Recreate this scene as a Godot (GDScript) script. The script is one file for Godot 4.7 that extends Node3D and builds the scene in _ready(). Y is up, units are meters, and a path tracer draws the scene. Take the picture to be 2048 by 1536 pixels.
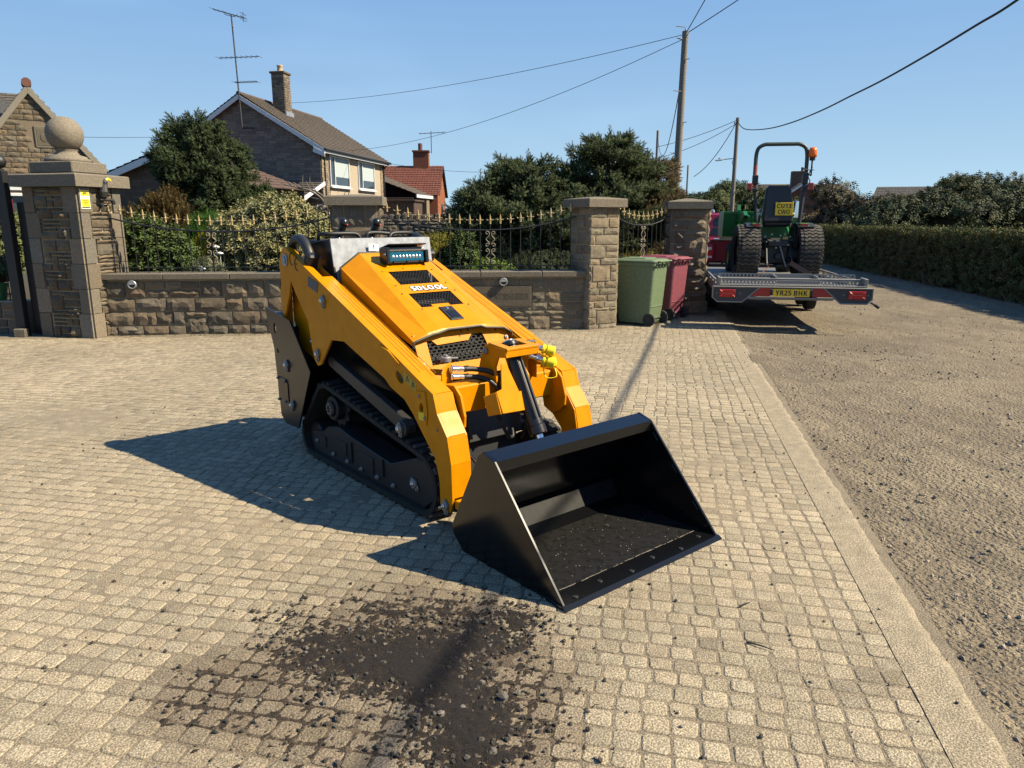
extends Node3D
# A yellow tracked mini loader on a sett-paved yard in front of a stone garden wall.

const UPV := Vector3(0, 1, 0)
var taken := {}
var mats := {}
var rng := RandomNumberGenerator.new()
var noise_a := FastNoiseLite.new()
var noise_b := FastNoiseLite.new()
var noise_c := FastNoiseLite.new()


# ---------------------------------------------------------------- mesh builder
class Mb:
	var v := PackedVector3Array()
	var n := PackedVector3Array()
	var c := PackedColorArray()
	var col := Color(1, 1, 1)
	var xf := Transform3D.IDENTITY

	func at(t: Transform3D) -> Mb:
		xf = t
		return self

	func tint(k: Color) -> Mb:
		col = k
		return self

	# corners counter-clockwise as seen from outside
	func tri(a: Vector3, b: Vector3, d: Vector3) -> void:
		var pa := xf * a
		var pb := xf * b
		var pd := xf * d
		var m := (pb - pa).cross(pd - pa).normalized()
		v.append(pa); v.append(pd); v.append(pb)
		n.append(m); n.append(m); n.append(m)
		c.append(col); c.append(col); c.append(col)

	func trin(a: Vector3, b: Vector3, d: Vector3, na: Vector3, nb: Vector3, nd: Vector3) -> void:
		v.append(xf * a); v.append(xf * d); v.append(xf * b)
		n.append((xf.basis * na).normalized()); n.append((xf.basis * nd).normalized()); n.append((xf.basis * nb).normalized())
		c.append(col); c.append(col); c.append(col)

	func quad(a: Vector3, b: Vector3, d: Vector3, e: Vector3) -> void:
		tri(a, b, d)
		tri(a, d, e)

	func quadn(a: Vector3, b: Vector3, d: Vector3, e: Vector3, na: Vector3, nb: Vector3, nd: Vector3, ne: Vector3) -> void:
		trin(a, b, d, na, nb, nd)
		trin(a, d, e, na, nd, ne)

	func box(m: Vector3, s: Vector3, bev := 0.0) -> Mb:
		var h := s * 0.5
		var b := minf(bev, minf(h.x, minf(h.y, h.z)) * 0.9)
		var axes := [Vector3(1, 0, 0), Vector3(0, 1, 0), Vector3(0, 0, 1)]
		for k in 3:
			var u: Vector3 = axes[(k + 1) % 3]
			var w: Vector3 = axes[(k + 2) % 3]
			var hu := h[(k + 1) % 3] - b
			var hw := h[(k + 2) % 3] - b
			for s1 in [1.0, -1.0]:
				var o: Vector3 = m + axes[k] * h[k] * s1
				var uu: Vector3 = u * s1
				quad(o - uu * hu - w * hw, o + uu * hu - w * hw, o + uu * hu + w * hw, o - uu * hu + w * hw)
		if b > 0.0:
			for k in 3:
				var u: int = (k + 1) % 3
				var w: int = (k + 2) % 3
				for su in [1.0, -1.0]:
					for sw in [1.0, -1.0]:
						var p := Vector3.ZERO
						var q := Vector3.ZERO
						p[u] = h[u] * su; p[w] = (h[w] - b) * sw
						q[u] = (h[u] - b) * su; q[w] = h[w] * sw
						var e := Vector3.ZERO
						e[k] = h[k] - b
						if su * sw > 0:
							quad(m + p - e, m + q - e, m + q + e, m + p + e)
						else:
							quad(m + q - e, m + p - e, m + p + e, m + q + e)
			for sx in [1.0, -1.0]:
				for sy in [1.0, -1.0]:
					for sz in [1.0, -1.0]:
						var px := m + Vector3(h.x * sx, (h.y - b) * sy, (h.z - b) * sz)
						var py := m + Vector3((h.x - b) * sx, h.y * sy, (h.z - b) * sz)
						var pz := m + Vector3((h.x - b) * sx, (h.y - b) * sy, h.z * sz)
						if sx * sy * sz > 0:
							tri(px, py, pz)
						else:
							tri(px, pz, py)
		return self

	# a polygon in the xy plane, extruded from z0 to z1, with a small chamfer
	func prism(poly: PackedVector2Array, z0: float, z1: float, bev := 0.0) -> Mb:
		var p := poly.duplicate()
		if Geometry2D.is_polygon_clockwise(p):
			p.reverse()
		var k := p.size()
		var q := p.duplicate()
		if bev > 0.0:
			for i in k:
				var d0 := (p[i] - p[(i + k - 1) % k]).normalized()
				var d1 := (p[(i + 1) % k] - p[i]).normalized()
				var n0 := Vector2(-d0.y, d0.x)
				var n1 := Vector2(-d1.y, d1.x)
				var mm := n0 + n1
				var ll := maxf(mm.length_squared(), 0.35)
				q[i] = p[i] + mm * (2.0 * bev / ll)
		var ix := Geometry2D.triangulate_polygon(q)
		for t in range(0, ix.size(), 3):
			var a := q[ix[t]]
			var b := q[ix[t + 1]]
			var d := q[ix[t + 2]]
			if (b - a).cross(d - a) < 0:
				var s := b
				b = d
				d = s
			tri(Vector3(a.x, a.y, z1), Vector3(b.x, b.y, z1), Vector3(d.x, d.y, z1))
			tri(Vector3(a.x, a.y, z0), Vector3(d.x, d.y, z0), Vector3(b.x, b.y, z0))
		for i in k:
			var j := (i + 1) % k
			var a := Vector3(p[i].x, p[i].y, z0 + bev)
			var b := Vector3(p[j].x, p[j].y, z0 + bev)
			var d := Vector3(p[j].x, p[j].y, z1 - bev)
			var e := Vector3(p[i].x, p[i].y, z1 - bev)
			quad(a, b, d, e)
			if bev > 0.0:
				quad(e, d, Vector3(q[j].x, q[j].y, z1), Vector3(q[i].x, q[i].y, z1))
				quad(Vector3(q[i].x, q[i].y, z0), Vector3(q[j].x, q[j].y, z0), b, a)
		return self

	# the polygon's points are (z, y); it spans x0..x1
	func plate(poly: PackedVector2Array, x0: float, x1: float, bev := 0.0) -> Mb:
		var keep := xf
		xf = keep * Transform3D(Basis(Vector3(0, 0, 1), Vector3(0, 1, 0), Vector3(-1, 0, 0)), Vector3.ZERO)
		prism(poly, -x1, -x0, bev)
		xf = keep
		return self

	func tube(path: PackedVector3Array, r: float, sides := 8, r_end := -1.0) -> Mb:
		var k := path.size()
		var up := Vector3(0.31, 0.9, 0.29)
		var rings := []
		var norms := []
		for i in k:
			var d: Vector3 = (path[mini(i + 1, k - 1)] - path[maxi(i - 1, 0)]).normalized()
			var a := d.cross(up)
			if a.length() < 0.05:
				a = d.cross(Vector3(1, 0, 0.1))
			a = a.normalized()
			var b := d.cross(a).normalized()
			up = -b
			var rr := r if r_end < 0 else lerpf(r, r_end, float(i) / (k - 1))
			var ring := PackedVector3Array()
			var nn := PackedVector3Array()
			for j in sides:
				var w := TAU * j / sides
				var m := a * cos(w) + b * sin(w)
				nn.append(m)
				ring.append(path[i] + m * rr)
			rings.append(ring)
			norms.append(nn)
		for i in k - 1:
			for j in sides:
				var l := (j + 1) % sides
				quadn(rings[i][j], rings[i][l], rings[i + 1][l], rings[i + 1][j], norms[i][j], norms[i][l], norms[i + 1][l], norms[i + 1][j])
		for j in sides:
			var l := (j + 1) % sides
			tri(path[0], rings[0][l], rings[0][j])
			tri(path[k - 1], rings[k - 1][j], rings[k - 1][l])
		return self

	func bar(a: Vector3, b: Vector3, r: float, sides := 8, r_end := -1.0) -> Mb:
		return tube(PackedVector3Array([a, b]), r, sides, r_end)

	# profile of (radius, height) about the y axis of frame t
	func lathe(prof: PackedVector2Array, segs := 16, smooth := false, t := Transform3D.IDENTITY) -> Mb:
		var keep := xf
		xf = keep * t
		var k := prof.size()
		var pn := []
		for i in k - 1:
			var d := (prof[i + 1] - prof[i]).normalized()
			pn.append(Vector2(d.y, -d.x))
		for i in k - 1:
			var m0: Vector2 = pn[i]
			var m1: Vector2 = pn[i]
			if smooth:
				m0 = (pn[maxi(i - 1, 0)] + pn[i]).normalized()
				m1 = (pn[mini(i + 1, k - 2)] + pn[i]).normalized()
			for j in segs:
				var w0 := TAU * j / segs
				var w1 := TAU * (j + 1) / segs
				var e0 := Vector3(cos(w0), 0, -sin(w0))
				var e1 := Vector3(cos(w1), 0, -sin(w1))
				var a := e0 * prof[i].x + UPV2 * prof[i].y
				var b := e1 * prof[i].x + UPV2 * prof[i].y
				var d2 := e1 * prof[i + 1].x + UPV2 * prof[i + 1].y
				var e := e0 * prof[i + 1].x + UPV2 * prof[i + 1].y
				var na := e0 * m0.x + UPV2 * m0.y
				var nb := e1 * m0.x + UPV2 * m0.y
				var nd := e1 * m1.x + UPV2 * m1.y
				var ne := e0 * m1.x + UPV2 * m1.y
				if prof[i].x > 1e-6:
					trin(a, b, d2, na, nb, nd)
				if prof[i + 1].x > 1e-6:
					trin(a, d2, e, na, nd, ne)
		xf = keep
		return self

	const UPV2 := Vector3(0, 1, 0)

	# a disc-ended cylinder from a to b
	func cyl(a: Vector3, b: Vector3, r: float, segs := 16, bev := 0.0) -> Mb:
		var h := a.distance_to(b)
		var y := (b - a).normalized()
		var x := y.cross(Vector3(0, 0, 1) if absf(y.z) < 0.9 else Vector3(1, 0, 0)).normalized()
		var z := x.cross(y)
		var p := PackedVector2Array([Vector2(0, 0), Vector2(r - bev, 0), Vector2(r, bev), Vector2(r, h - bev), Vector2(r - bev, h), Vector2(0, h)])
		if bev <= 0.0:
			p = PackedVector2Array([Vector2(0, 0), Vector2(r, 0), Vector2(r, h), Vector2(0, h)])
		return lathe(p, segs, false, Transform3D(Basis(x, y, z), a))

	func ball(m: Vector3, r: Vector3, rings := 10, segs := 16) -> Mb:
		for i in rings:
			for j in segs:
				var q := []
				for w in [[i, j], [i + 1, j], [i + 1, j + 1], [i, j + 1]]:
					var la: float = PI * w[0] / rings
					var lo: float = TAU * w[1] / segs
					q.append(Vector3(sin(la) * cos(lo), cos(la), -sin(la) * sin(lo)))
				quadn(m + q[0] * r, m + q[1] * r, m + q[2] * r, m + q[3] * r, q[0] / r, q[1] / r, q[2] / r, q[3] / r)
		return self

	# surface through rings of equal length
	func loft(rings: Array, closed := true, cap := true) -> Mb:
		var k: int = rings[0].size()
		for i in rings.size() - 1:
			for j in (k if closed else k - 1):
				var l := (j + 1) % k
				quad(rings[i][j], rings[i][l], rings[i + 1][l], rings[i + 1][j])
		if cap:
			for e in [[0, -1], [rings.size() - 1, 1]]:
				var m := Vector3.ZERO
				for p in rings[e[0]]:
					m += p / k
				for j in k:
					var l := (j + 1) % k
					if e[1] > 0:
						tri(m, rings[e[0]][j], rings[e[0]][l])
					else:
						tri(m, rings[e[0]][l], rings[e[0]][j])
		return self

	func mesh() -> ArrayMesh:
		var a := []
		a.resize(Mesh.ARRAY_MAX)
		a[Mesh.ARRAY_VERTEX] = v
		a[Mesh.ARRAY_NORMAL] = n
		a[Mesh.ARRAY_COLOR] = c
		var m := ArrayMesh.new()
		if v.size() > 0:
			m.add_surface_from_arrays(Mesh.PRIMITIVE_TRIANGLES, a)
		return m


# ---------------------------------------------------------------- scene helpers
func numbered(called: String) -> String:
	var k: int = taken.get(called, 0)
	taken[called] = k + 1
	return called if k == 0 else "%s_%03d" % [called, k]


func tag(o: Node3D, label: String, category: String, group := "", kind := "") -> Node3D:
	if label != "":
		o.set_meta("label", label)
	if category != "":
		o.set_meta("category", category)
	if group != "":
		o.set_meta("group", group)
	if kind != "":
		o.set_meta("kind", kind)
	return o


func thing(called: String, label: String, category: String, pos := Vector3.ZERO, turn := 0.0, group := "") -> Node3D:
	var o := Node3D.new()
	o.name = numbered(called)
	add_child(o, true)
	o.position = pos
	o.rotation.y = turn
	return tag(o, label, category, group)


func put(called: String, mb, m: Material, parent: Node3D = null, pos := Vector3.ZERO) -> MeshInstance3D:
	var o := MeshInstance3D.new()
	o.mesh = mb.mesh() if mb is Mb else mb
	o.material_override = m
	o.position = pos
	if parent == null:
		o.name = numbered(called)
		add_child(o, true)
	else:
		var k := 0
		var nm := called
		while parent.has_node(nm):
			k += 1
			nm = "%s_%03d" % [called, k]
		o.name = nm
		parent.add_child(o, true)
	return o


func struct(called: String, mb, m: Material) -> MeshInstance3D:
	var o := put(called, mb, m)
	o.set_meta("kind", "structure")
	return o


func V(x: float, y: float, z: float) -> Vector3:
	return Vector3(x, y, z)


func P2(a: Array) -> PackedVector2Array:
	var r := PackedVector2Array()
	for i in range(0, a.size(), 2):
		r.append(Vector2(a[i], a[i + 1]))
	return r


func P3(a: Array) -> PackedVector3Array:
	var r := PackedVector3Array()
	for i in range(0, a.size(), 3):
		r.append(Vector3(a[i], a[i + 1], a[i + 2]))
	return r


func smooth_path(p: PackedVector3Array, per := 6) -> PackedVector3Array:
	var r := PackedVector3Array()
	for i in p.size() - 1:
		var a := p[maxi(i - 1, 0)]
		var d := p[mini(i + 2, p.size() - 1)]
		for k in per:
			r.append(p[i].cubic_interpolate(p[i + 1], a, d, float(k) / per))
	r.append(p[p.size() - 1])
	return r


func mark(parent: Node3D, s: String, w: float, h: float, t: Transform3D, m: Material, called := "lettering", bold := true, serif := false, depth := 0.002) -> MeshInstance3D:
	var tm := TextMesh.new()
	var f := SystemFont.new()
	f.font_names = PackedStringArray(["Droid Serif" if serif else "Droid Sans"])
	f.font_weight = 700 if bold else 400
	tm.font = f
	tm.text = s
	tm.font_size = 48
	tm.pixel_size = 0.01
	tm.depth = 0.02
	tm.curve_step = 2.0
	var bb := tm.get_aabb()
	var o := put(called, tm, m, parent)
	var sc := Vector3(w / bb.size.x, h / bb.size.y, depth / 0.02)
	var mid := bb.get_center()
	o.transform = t * Transform3D(Basis.from_scale(sc), -mid * sc)
	return o


# ---------------------------------------------------------------- materials (base colours are linear)
func ntex(freq: float, lo: float, hi: float, seed_: int, kind := FastNoiseLite.TYPE_SIMPLEX_SMOOTH, oct := 4, warp := 0.0, size := 512) -> NoiseTexture2D:
	var f := FastNoiseLite.new()
	f.seed = seed_
	f.noise_type = kind
	f.frequency = freq
	f.fractal_octaves = oct
	if warp > 0.0:
		f.domain_warp_enabled = true
		f.domain_warp_amplitude = warp
	var t := NoiseTexture2D.new()
	t.width = size
	t.height = size
	t.seamless = true
	t.noise = f
	var g := Gradient.new()
	g.set_color(0, Color(lo, lo, lo))
	g.set_color(1, Color(hi, hi, hi))
	t.color_ramp = g
	return t


func mat(called: String, r: float, g: float, b: float, rough := 0.6, metal := 0.0) -> StandardMaterial3D:
	if mats.has(called):
		return mats[called]
	var m := StandardMaterial3D.new()
	m.resource_name = called
	m.albedo_color = Color(r, g, b).linear_to_srgb()
	m.roughness = rough
	m.metallic = metal
	m.vertex_color_use_as_albedo = true
	mats[called] = m
	return m


# a material with grain: tex multiplies the colour, bump gives fine relief (cm)
func grain(m: StandardMaterial3D, tex: Texture2D, per_m: float, bump: Texture2D = null, cm := 0.0, world := true) -> StandardMaterial3D:
	m.albedo_texture = tex
	m.uv1_triplanar = true
	m.uv1_world_triplanar = world
	m.uv1_scale = Vector3.ONE * per_m
	m.uv1_triplanar_sharpness = 4.0
	if bump:
		m.heightmap_enabled = true
		m.heightmap_texture = bump
		m.heightmap_scale = cm
	return m


# a second, finer layer of grain that multiplies the first
func fine_layer(m: StandardMaterial3D, tex: Texture2D, per_m: float) -> void:
	m.detail_enabled = true
	m.detail_blend_mode = BaseMaterial3D.BLEND_MODE_MUL
	m.detail_albedo = tex
	m.detail_uv_layer = BaseMaterial3D.DETAIL_UV_2
	m.uv2_triplanar = true
	m.uv2_world_triplanar = true
	m.uv2_scale = Vector3.ONE * per_m


func vary(a: float) -> float:
	return rng.randf_range(1.0 - a, 1.0 + a)


# cuts a round hole into an outline, joined to it by a hair-thin slit
func bored(poly: PackedVector2Array, c: Vector2, rx: float, ry: float, tilt := 0.0, n := 20) -> PackedVector2Array:
	if Geometry2D.is_polygon_clockwise(poly):
		poly.reverse()
	var best := 0
	for i in poly.size():
		if poly[i].distance_to(c) < poly[best].distance_to(c):
			best = i
	var to := (poly[best] - c)
	var a0 := to.rotated(-tilt).angle()
	var out := PackedVector2Array()
	for i in poly.size():
		out.append(poly[i])
		if i == best:
			for k in n + 1:
				var w := a0 - TAU * (k * 0.998 + n * 0.001) / n
				out.append(c + Vector2(cos(w) * rx, sin(w) * ry).rotated(tilt))
			out.append(poly[i] + (poly[(i + 1) % poly.size()] - poly[i]).normalized() * 0.0004)
	return out


# ---------------------------------------------------------------- foliage
func mm(called: String, parent: Node3D, mesh: Mesh, m: Material, places: Array, tints: Array) -> MultiMeshInstance3D:
	var k := MultiMesh.new()
	k.transform_format = MultiMesh.TRANSFORM_3D
	k.use_colors = true
	k.mesh = mesh
	k.instance_count = places.size()
	for i in places.size():
		k.set_instance_transform(i, places[i])
		k.set_instance_color(i, tints[i])
	var o := MultiMeshInstance3D.new()
	o.multimesh = k
	o.material_override = m
	if parent == null:
		o.name = numbered(called)
		add_child(o, true)
	else:
		o.name = called
		parent.add_child(o, true)
	o.set_meta("kind", "stuff")
	return o


# a twig with pointed leaves; length 1
func sprig(leaves: int, leaf_len: float, leaf_w: float, seed_: int, droop := 0.0, spread := 0.9) -> ArrayMesh:
	var r := RandomNumberGenerator.new()
	r.seed = seed_
	var b := Mb.new()
	for i in leaves:
		var t := (i + 0.6) / leaves
		var w := i * 2.4 + r.randf() * 0.6
		var o := Vector3(0, t, 0) + Vector3(cos(w), 0, sin(w)) * 0.05
		var d := (Vector3(cos(w), 0, sin(w)) * spread + Vector3(0, r.randf_range(0.2, 0.9) - droop, 0)).normalized()
		var s := d.cross(Vector3(r.randf_range(-0.4, 0.4), 1, r.randf_range(-0.4, 0.4))).normalized()
		var nn := s.cross(d).normalized()
		var l := leaf_len * r.randf_range(0.75, 1.2)
		var ww := leaf_w * r.randf_range(0.8, 1.2)
		var g := r.randf_range(0.75, 1.2)
		b.tint(Color(g, g, g))
		var mid := o + d * l * 0.5 - nn * l * 0.06
		var tip := o + d * l - nn * l * 0.22
		b.tri(o, mid + s * ww, tip)
		b.tri(o, tip, mid - s * ww)
	b.tint(Color(0.5, 0.4, 0.3))
	b.bar(Vector3.ZERO, Vector3(0, 0.9, 0), 0.012, 3)
	return b.mesh()


# a spruce twig bristling with needles; length 1
func needle_sprig(rows: int, seed_: int, needle := 0.16, side := 0) -> ArrayMesh:
	var r := RandomNumberGenerator.new()
	r.seed = seed_
	var b := Mb.new()
	var stems := [[Vector3.ZERO, Vector3(0, 1, 0)]]
	for i in side:
		var w := i * 2.4
		stems.append([Vector3(0, 0.25 + 0.5 * i / side, 0), (Vector3(cos(w), 0.8, sin(w) * 0.5)).normalized() * 0.45])
	for s in stems:
		var d: Vector3 = s[1]
		var nd := d.normalized()
		var x := nd.cross(Vector3(0.3, 0.2, 1)).normalized()
		var z := nd.cross(x)
		var cnt := int(rows * d.length())
		for i in cnt:
			for k in 4:
				var w := k * TAU / 4 + i * 0.9 + r.randf() * 0.5
				var o: Vector3 = s[0] + d * ((i + r.randf()) / cnt)
				var e := (x * cos(w) + z * sin(w)) * 0.8 + nd * 0.75
				var t := o + e.normalized() * needle * r.randf_range(0.7, 1.15)
				var q := e.cross(nd).normalized() * 0.016
				var g := r.randf_range(0.7, 1.25)
				b.tint(Color(g, g, g))
				b.tri(o - q, o + q, t)
		b.tint(Color(0.9, 0.7, 0.5))
		b.bar(s[0], s[0] + d, 0.012, 3)
	return b.mesh()


func lean_to(dir: Vector3, at: Vector3, size: float, spin: float) -> Transform3D:
	var y := dir.normalized()
	var x := y.cross(Vector3(0.13, 0.21, 0.97)).normalized()
	var z := x.cross(y)
	var b := Basis(x, y, z) * Basis(Vector3(0, 1, 0), spin)
	return Transform3D(b.scaled_local(Vector3.ONE * size), at)


# a crown: twigs spread through lumpy ellipsoids. lobes: [centre, radii, weight]
func crown(called: String, parent: Node3D, mesh: Mesh, m: Material, lobes: Array, n: int, size: float, tint: Color, seed_: int, up := 0.35, wild := 0.5) -> MultiMeshInstance3D:
	var r := RandomNumberGenerator.new()
	r.seed = seed_
	var places := []
	var tints := []
	var total := 0.0
	for l in lobes:
		total += l[2]
	for l in lobes:
		var k := int(n * l[2] / total)
		for i in k:
			var d := Vector3(r.randfn(), r.randfn(), r.randfn()).normalized()
			if d.y < -0.25:
				d.y = -d.y
			var rr := pow(r.randf(), 0.38)
			var lump: float = 1.0 + 0.3 * noise_a.get_noise_3d(d.x * 90 + l[0].x * 31, d.y * 90, d.z * 90 + l[0].z * 31)
			var p: Vector3 = l[0] + d * l[1] * rr * lump
			var dir := d * (1.0 - up) + Vector3(0, up, 0) + Vector3(r.randfn(), r.randfn(), r.randfn()) * wild * 0.5
			var g := r.randf_range(0.7, 1.3)
			var h := r.randf_range(-0.12, 0.12)
			places.append(lean_to(dir, p, size * r.randf_range(0.7, 1.3), r.randf() * TAU))
			tints.append(Color(tint.r * g * (1 + h), tint.g * g, tint.b * g * (1 - h)))
	return mm(called, parent, mesh, m, places, tints)


# a tapered trunk with limbs reaching into the lobes
func woody(called: String, parent: Node3D, m: Material, foot: Vector3, r0: float, lobes: Array, seed_: int) -> void:
	var r := RandomNumberGenerator.new()
	r.seed = seed_
	var b := Mb.new()
	var top := Vector3.ZERO
	for l in lobes:
		top += l[0] / lobes.size()
	var fork := foot.lerp(top, 0.45)
	b.tube(smooth_path(PackedVector3Array([foot, foot.lerp(fork, 0.5) + Vector3(r.randf_range(-0.1, 0.1), 0, r.randf_range(-0.1, 0.1)), fork]), 4), r0, 7, r0 * 0.65)
	for l in lobes:
		for k in 3:
			var e: Vector3 = l[0] + Vector3(r.randf_range(-0.6, 0.6), r.randf_range(-0.1, 0.7), r.randf_range(-0.6, 0.6)) * l[1]
			b.tube(smooth_path(PackedVector3Array([fork, fork.lerp(e, 0.5) + Vector3(0, 0.1, 0), e]), 3), r0 * 0.5, 5, r0 * 0.08)
	put(called, b, m, parent)


# ---------------------------------------------------------------- the picture
func _ready() -> void:
	rng.seed = 20
	noise_a.seed = 3
	noise_b.seed = 11
	noise_b.frequency = 0.5
	noise_b.fractal_octaves = 4
	noise_c.seed = 29
	noise_c.frequency = 4.0
	noise_c.fractal_octaves = 3

	var cam := Camera3D.new()
	cam.name = "camera"
	cam.fov = 55.81
	cam.position = Vector3(0, 1.65, 0)
	cam.rotation_degrees = Vector3(-12.82, 0, 0)
	cam.near = 0.05
	cam.far = 2000.0
	add_child(cam)

	var we := WorldEnvironment.new()
	we.name = "surroundings"
	var env := Environment.new()
	env.background_mode = Environment.BG_SKY
	var sm := ProceduralSkyMaterial.new()
	sm.sky_top_color = Color(0.043, 0.125, 0.300).linear_to_srgb()
	sm.sky_horizon_color = Color(0.225, 0.325, 0.385).linear_to_srgb()
	sm.sky_curve = 0.17
	sm.ground_bottom_color = Color(0.10, 0.085, 0.06).linear_to_srgb()
	sm.ground_horizon_color = Color(0.20, 0.22, 0.22).linear_to_srgb()
	sm.sky_cover = wisps()
	sm.sky_cover_modulate = Color(1, 1, 1, 0.5)
	sm.sun_angle_max = 12.0
	sm.sun_curve = 0.05
	var sky := Sky.new()
	sky.sky_material = sm
	env.sky = sky
	env.tonemap_mode = Environment.TONE_MAPPER_LINEAR
	env.tonemap_exposure = 2.35
	env.sdfgi_enabled = true
	env.ssao_enabled = true
	env.ssil_enabled = true
	we.environment = env
	add_child(we)

	var sun := DirectionalLight3D.new()
	sun.name = "sun"
	sun.light_energy = 1.6
	sun.light_color = Color(1.0, 0.94, 0.82)
	sun.light_angular_distance = 0.5
	sun.shadow_enabled = true
	add_child(sun)
	# the sun stands to the right, a little behind the camera, 44 degrees up
	sun.look_at_from_position(Vector3(0.716, 0.691, 0.1), Vector3.ZERO)

	make_materials()
	ground()
	paving()
	walls()
	railings()
	houses()
	poles_and_wires()
	loader()
	wheelie_bins()
	trailer()
	tractor()
	pickup()
	greenery()
	odds_and_ends()


func wisps() -> ImageTexture:
	var w := 512
	var h := 256
	var im := Image.create(w, h, false, Image.FORMAT_RGBA8)
	var f := FastNoiseLite.new()
	f.seed = 8
	f.frequency = 0.9
	f.fractal_octaves = 5
	for y in h:
		var la := PI * (y + 0.5) / h
		for x in w:
			var lo := TAU * (x + 0.5) / w
			var d := Vector3(sin(la) * cos(lo), cos(la), sin(la) * sin(lo))
			var q := f.get_noise_3d(d.x * 1.5, d.y * 8.0, d.z * 1.5)
			var a := clampf((q - 0.12) * 1.2, 0, 1) * 0.22 * clampf(d.y * 6.0, 0, 1)
			im.set_pixel(x, y, Color(0.72, 0.78, 0.84, a))
	return ImageTexture.create_from_image(im)


func make_materials() -> void:
	var fine := ntex(0.06, 0.74, 1.12, 5)
	var speck := ntex(0.16, 0.62, 1.15, 6, FastNoiseLite.TYPE_SIMPLEX, 3)
	var coarse := ntex(0.02, 0.70, 1.1, 7, FastNoiseLite.TYPE_SIMPLEX_SMOOTH, 5, 20.0)
	var hb := ntex(0.05, 0.0, 1.0, 8, FastNoiseLite.TYPE_SIMPLEX_SMOOTH, 5)
	var hs := ntex(0.12, 0.0, 1.0, 9, FastNoiseLite.TYPE_CELLULAR, 3)
	var broad := ntex(0.012, 0.84, 1.0, 51, FastNoiseLite.TYPE_SIMPLEX_SMOOTH, 6, 25.0, 1024)
	var gritty := ntex(0.085, 0.46, 1.0, 52, FastNoiseLite.TYPE_SIMPLEX, 4, 0.0, 1024)
	var pits := ntex(0.10, 0.0, 1.0, 53, FastNoiseLite.TYPE_SIMPLEX, 5, 0.0, 1024)
	grain(mat("sett_concrete", 1, 1, 1, 0.93), broad, 0.9, pits, 0.30)
	fine_layer(mats["sett_concrete"], gritty, 0.93)
	grain(mat("joint_dirt", 1, 1, 1, 0.97), broad, 0.7, pits, 0.35)
	fine_layer(mats["joint_dirt"], gritty, 1.15)
	grain(mat("soil", 1, 1, 1, 0.97), ntex(0.08, 0.4, 1.1, 54, FastNoiseLite.TYPE_SIMPLEX, 5), 2.0, pits, 1.6)
	fine_layer(mats["soil"], gritty, 1.3)
	grain(mat("road_dust", 1, 1, 1, 0.97), broad, 0.33, ntex(0.035, 0.0, 1.0, 58, FastNoiseLite.TYPE_SIMPLEX, 6, 0.0, 1024), 2.2)
	mats["road_dust"].uv1_scale = Vector3.ONE * 0.6
	fine_layer(mats["road_dust"], gritty, 0.71)
	grain(mat("pebble", 1, 1, 1, 0.9), fine, 6.0)
	grain(mat("sandstone", 1, 1, 1, 0.93), ntex(0.02, 0.86, 1.0, 56, FastNoiseLite.TYPE_SIMPLEX, 5, 20.0), 1.3, pits, 1.6)
	fine_layer(mats["sandstone"], gritty, 1.0)
	grain(mat("mortar", 0.38, 0.305, 0.205, 0.95), fine, 3.0, hs, 0.4)
	grain(mat("coping_stone", 1, 1, 1, 0.9), ntex(0.03, 0.80, 1.0, 57, FastNoiseLite.TYPE_SIMPLEX, 5, 30.0), 1.2, pits, 0.35)
	fine_layer(mats["coping_stone"], gritty, 0.8)
	grain(mat("field", 0.05, 0.07, 0.025, 0.95), coarse, 0.15)
	grain(mat("garden_soil", 0.06, 0.05, 0.03, 0.97), speck, 1.0, hs, 2.0)
	grain(mat("bark", 0.09, 0.07, 0.05, 0.95), speck, 2.0, hb, 1.5)
	mat("black_iron", 0.014, 0.014, 0.015, 0.45, 0.2)
	mat("gilt", 0.36, 0.27, 0.13, 0.45, 0.25)
	mat("scroll_iron", 0.22, 0.185, 0.13, 0.6, 0.1)
	# machine
	var ypaint := mat("yellow_paint", 0.52, 0.196, 0.0005, 0.45)
	ypaint.metallic_specular = 0.28
	grain(ypaint, ntex(0.012, 0.93, 1.0, 17, FastNoiseLite.TYPE_SIMPLEX, 6, 40.0), 1.1, hb, 0.006, false)
	ypaint.roughness_texture = ntex(0.02, 0.72, 1.0, 55, FastNoiseLite.TYPE_SIMPLEX, 6, 40.0)
	grain(mat("black_paint", 0.008, 0.008, 0.0085, 0.30), ntex(0.03, 0.8, 1.1, 18), 2.0, ntex(0.02, 0.0, 1.0, 19), 0.010, false)
	grain(mat("satin_black", 0.009, 0.009, 0.0095, 0.55), fine, 2.0, null, 0.0, false)
	grain(mat("bucket_black", 0.004, 0.0042, 0.005, 0.17), ntex(0.05, 0.75, 1.2, 20), 3.0, ntex(0.012, 0.0, 1.0, 21), 0.005, false)
	mat("slat_black", 0.007, 0.007, 0.007, 0.65).metallic_specular = 0.3
	mat("worn_floor", 0.0095, 0.0092, 0.009, 0.6).metallic_specular = 0.3
	grain(mats["worn_floor"], ntex(0.02, 0.5, 1.6, 22, FastNoiseLite.TYPE_SIMPLEX, 5, 30.0), 1.6, hb, 0.05, false)
	grain(mat("track_rubber", 1, 1, 1, 0.85), speck, 5.0, hb, 0.2, false)
	grain(mat("tyre_rubber", 1, 1, 1, 0.85), fine, 4.0, null, 0.0, false)
	var galv := grain(mat("galvanised", 0.36, 0.375, 0.40, 0.42, 0.5), ntex(0.02, 0.80, 1.0, 23, FastNoiseLite.TYPE_SIMPLEX_SMOOTH, 4, 30.0), 1.6, ntex(0.02, 0, 1, 24), 0.03, false)
	galv.metallic_specular = 0.5
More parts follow.
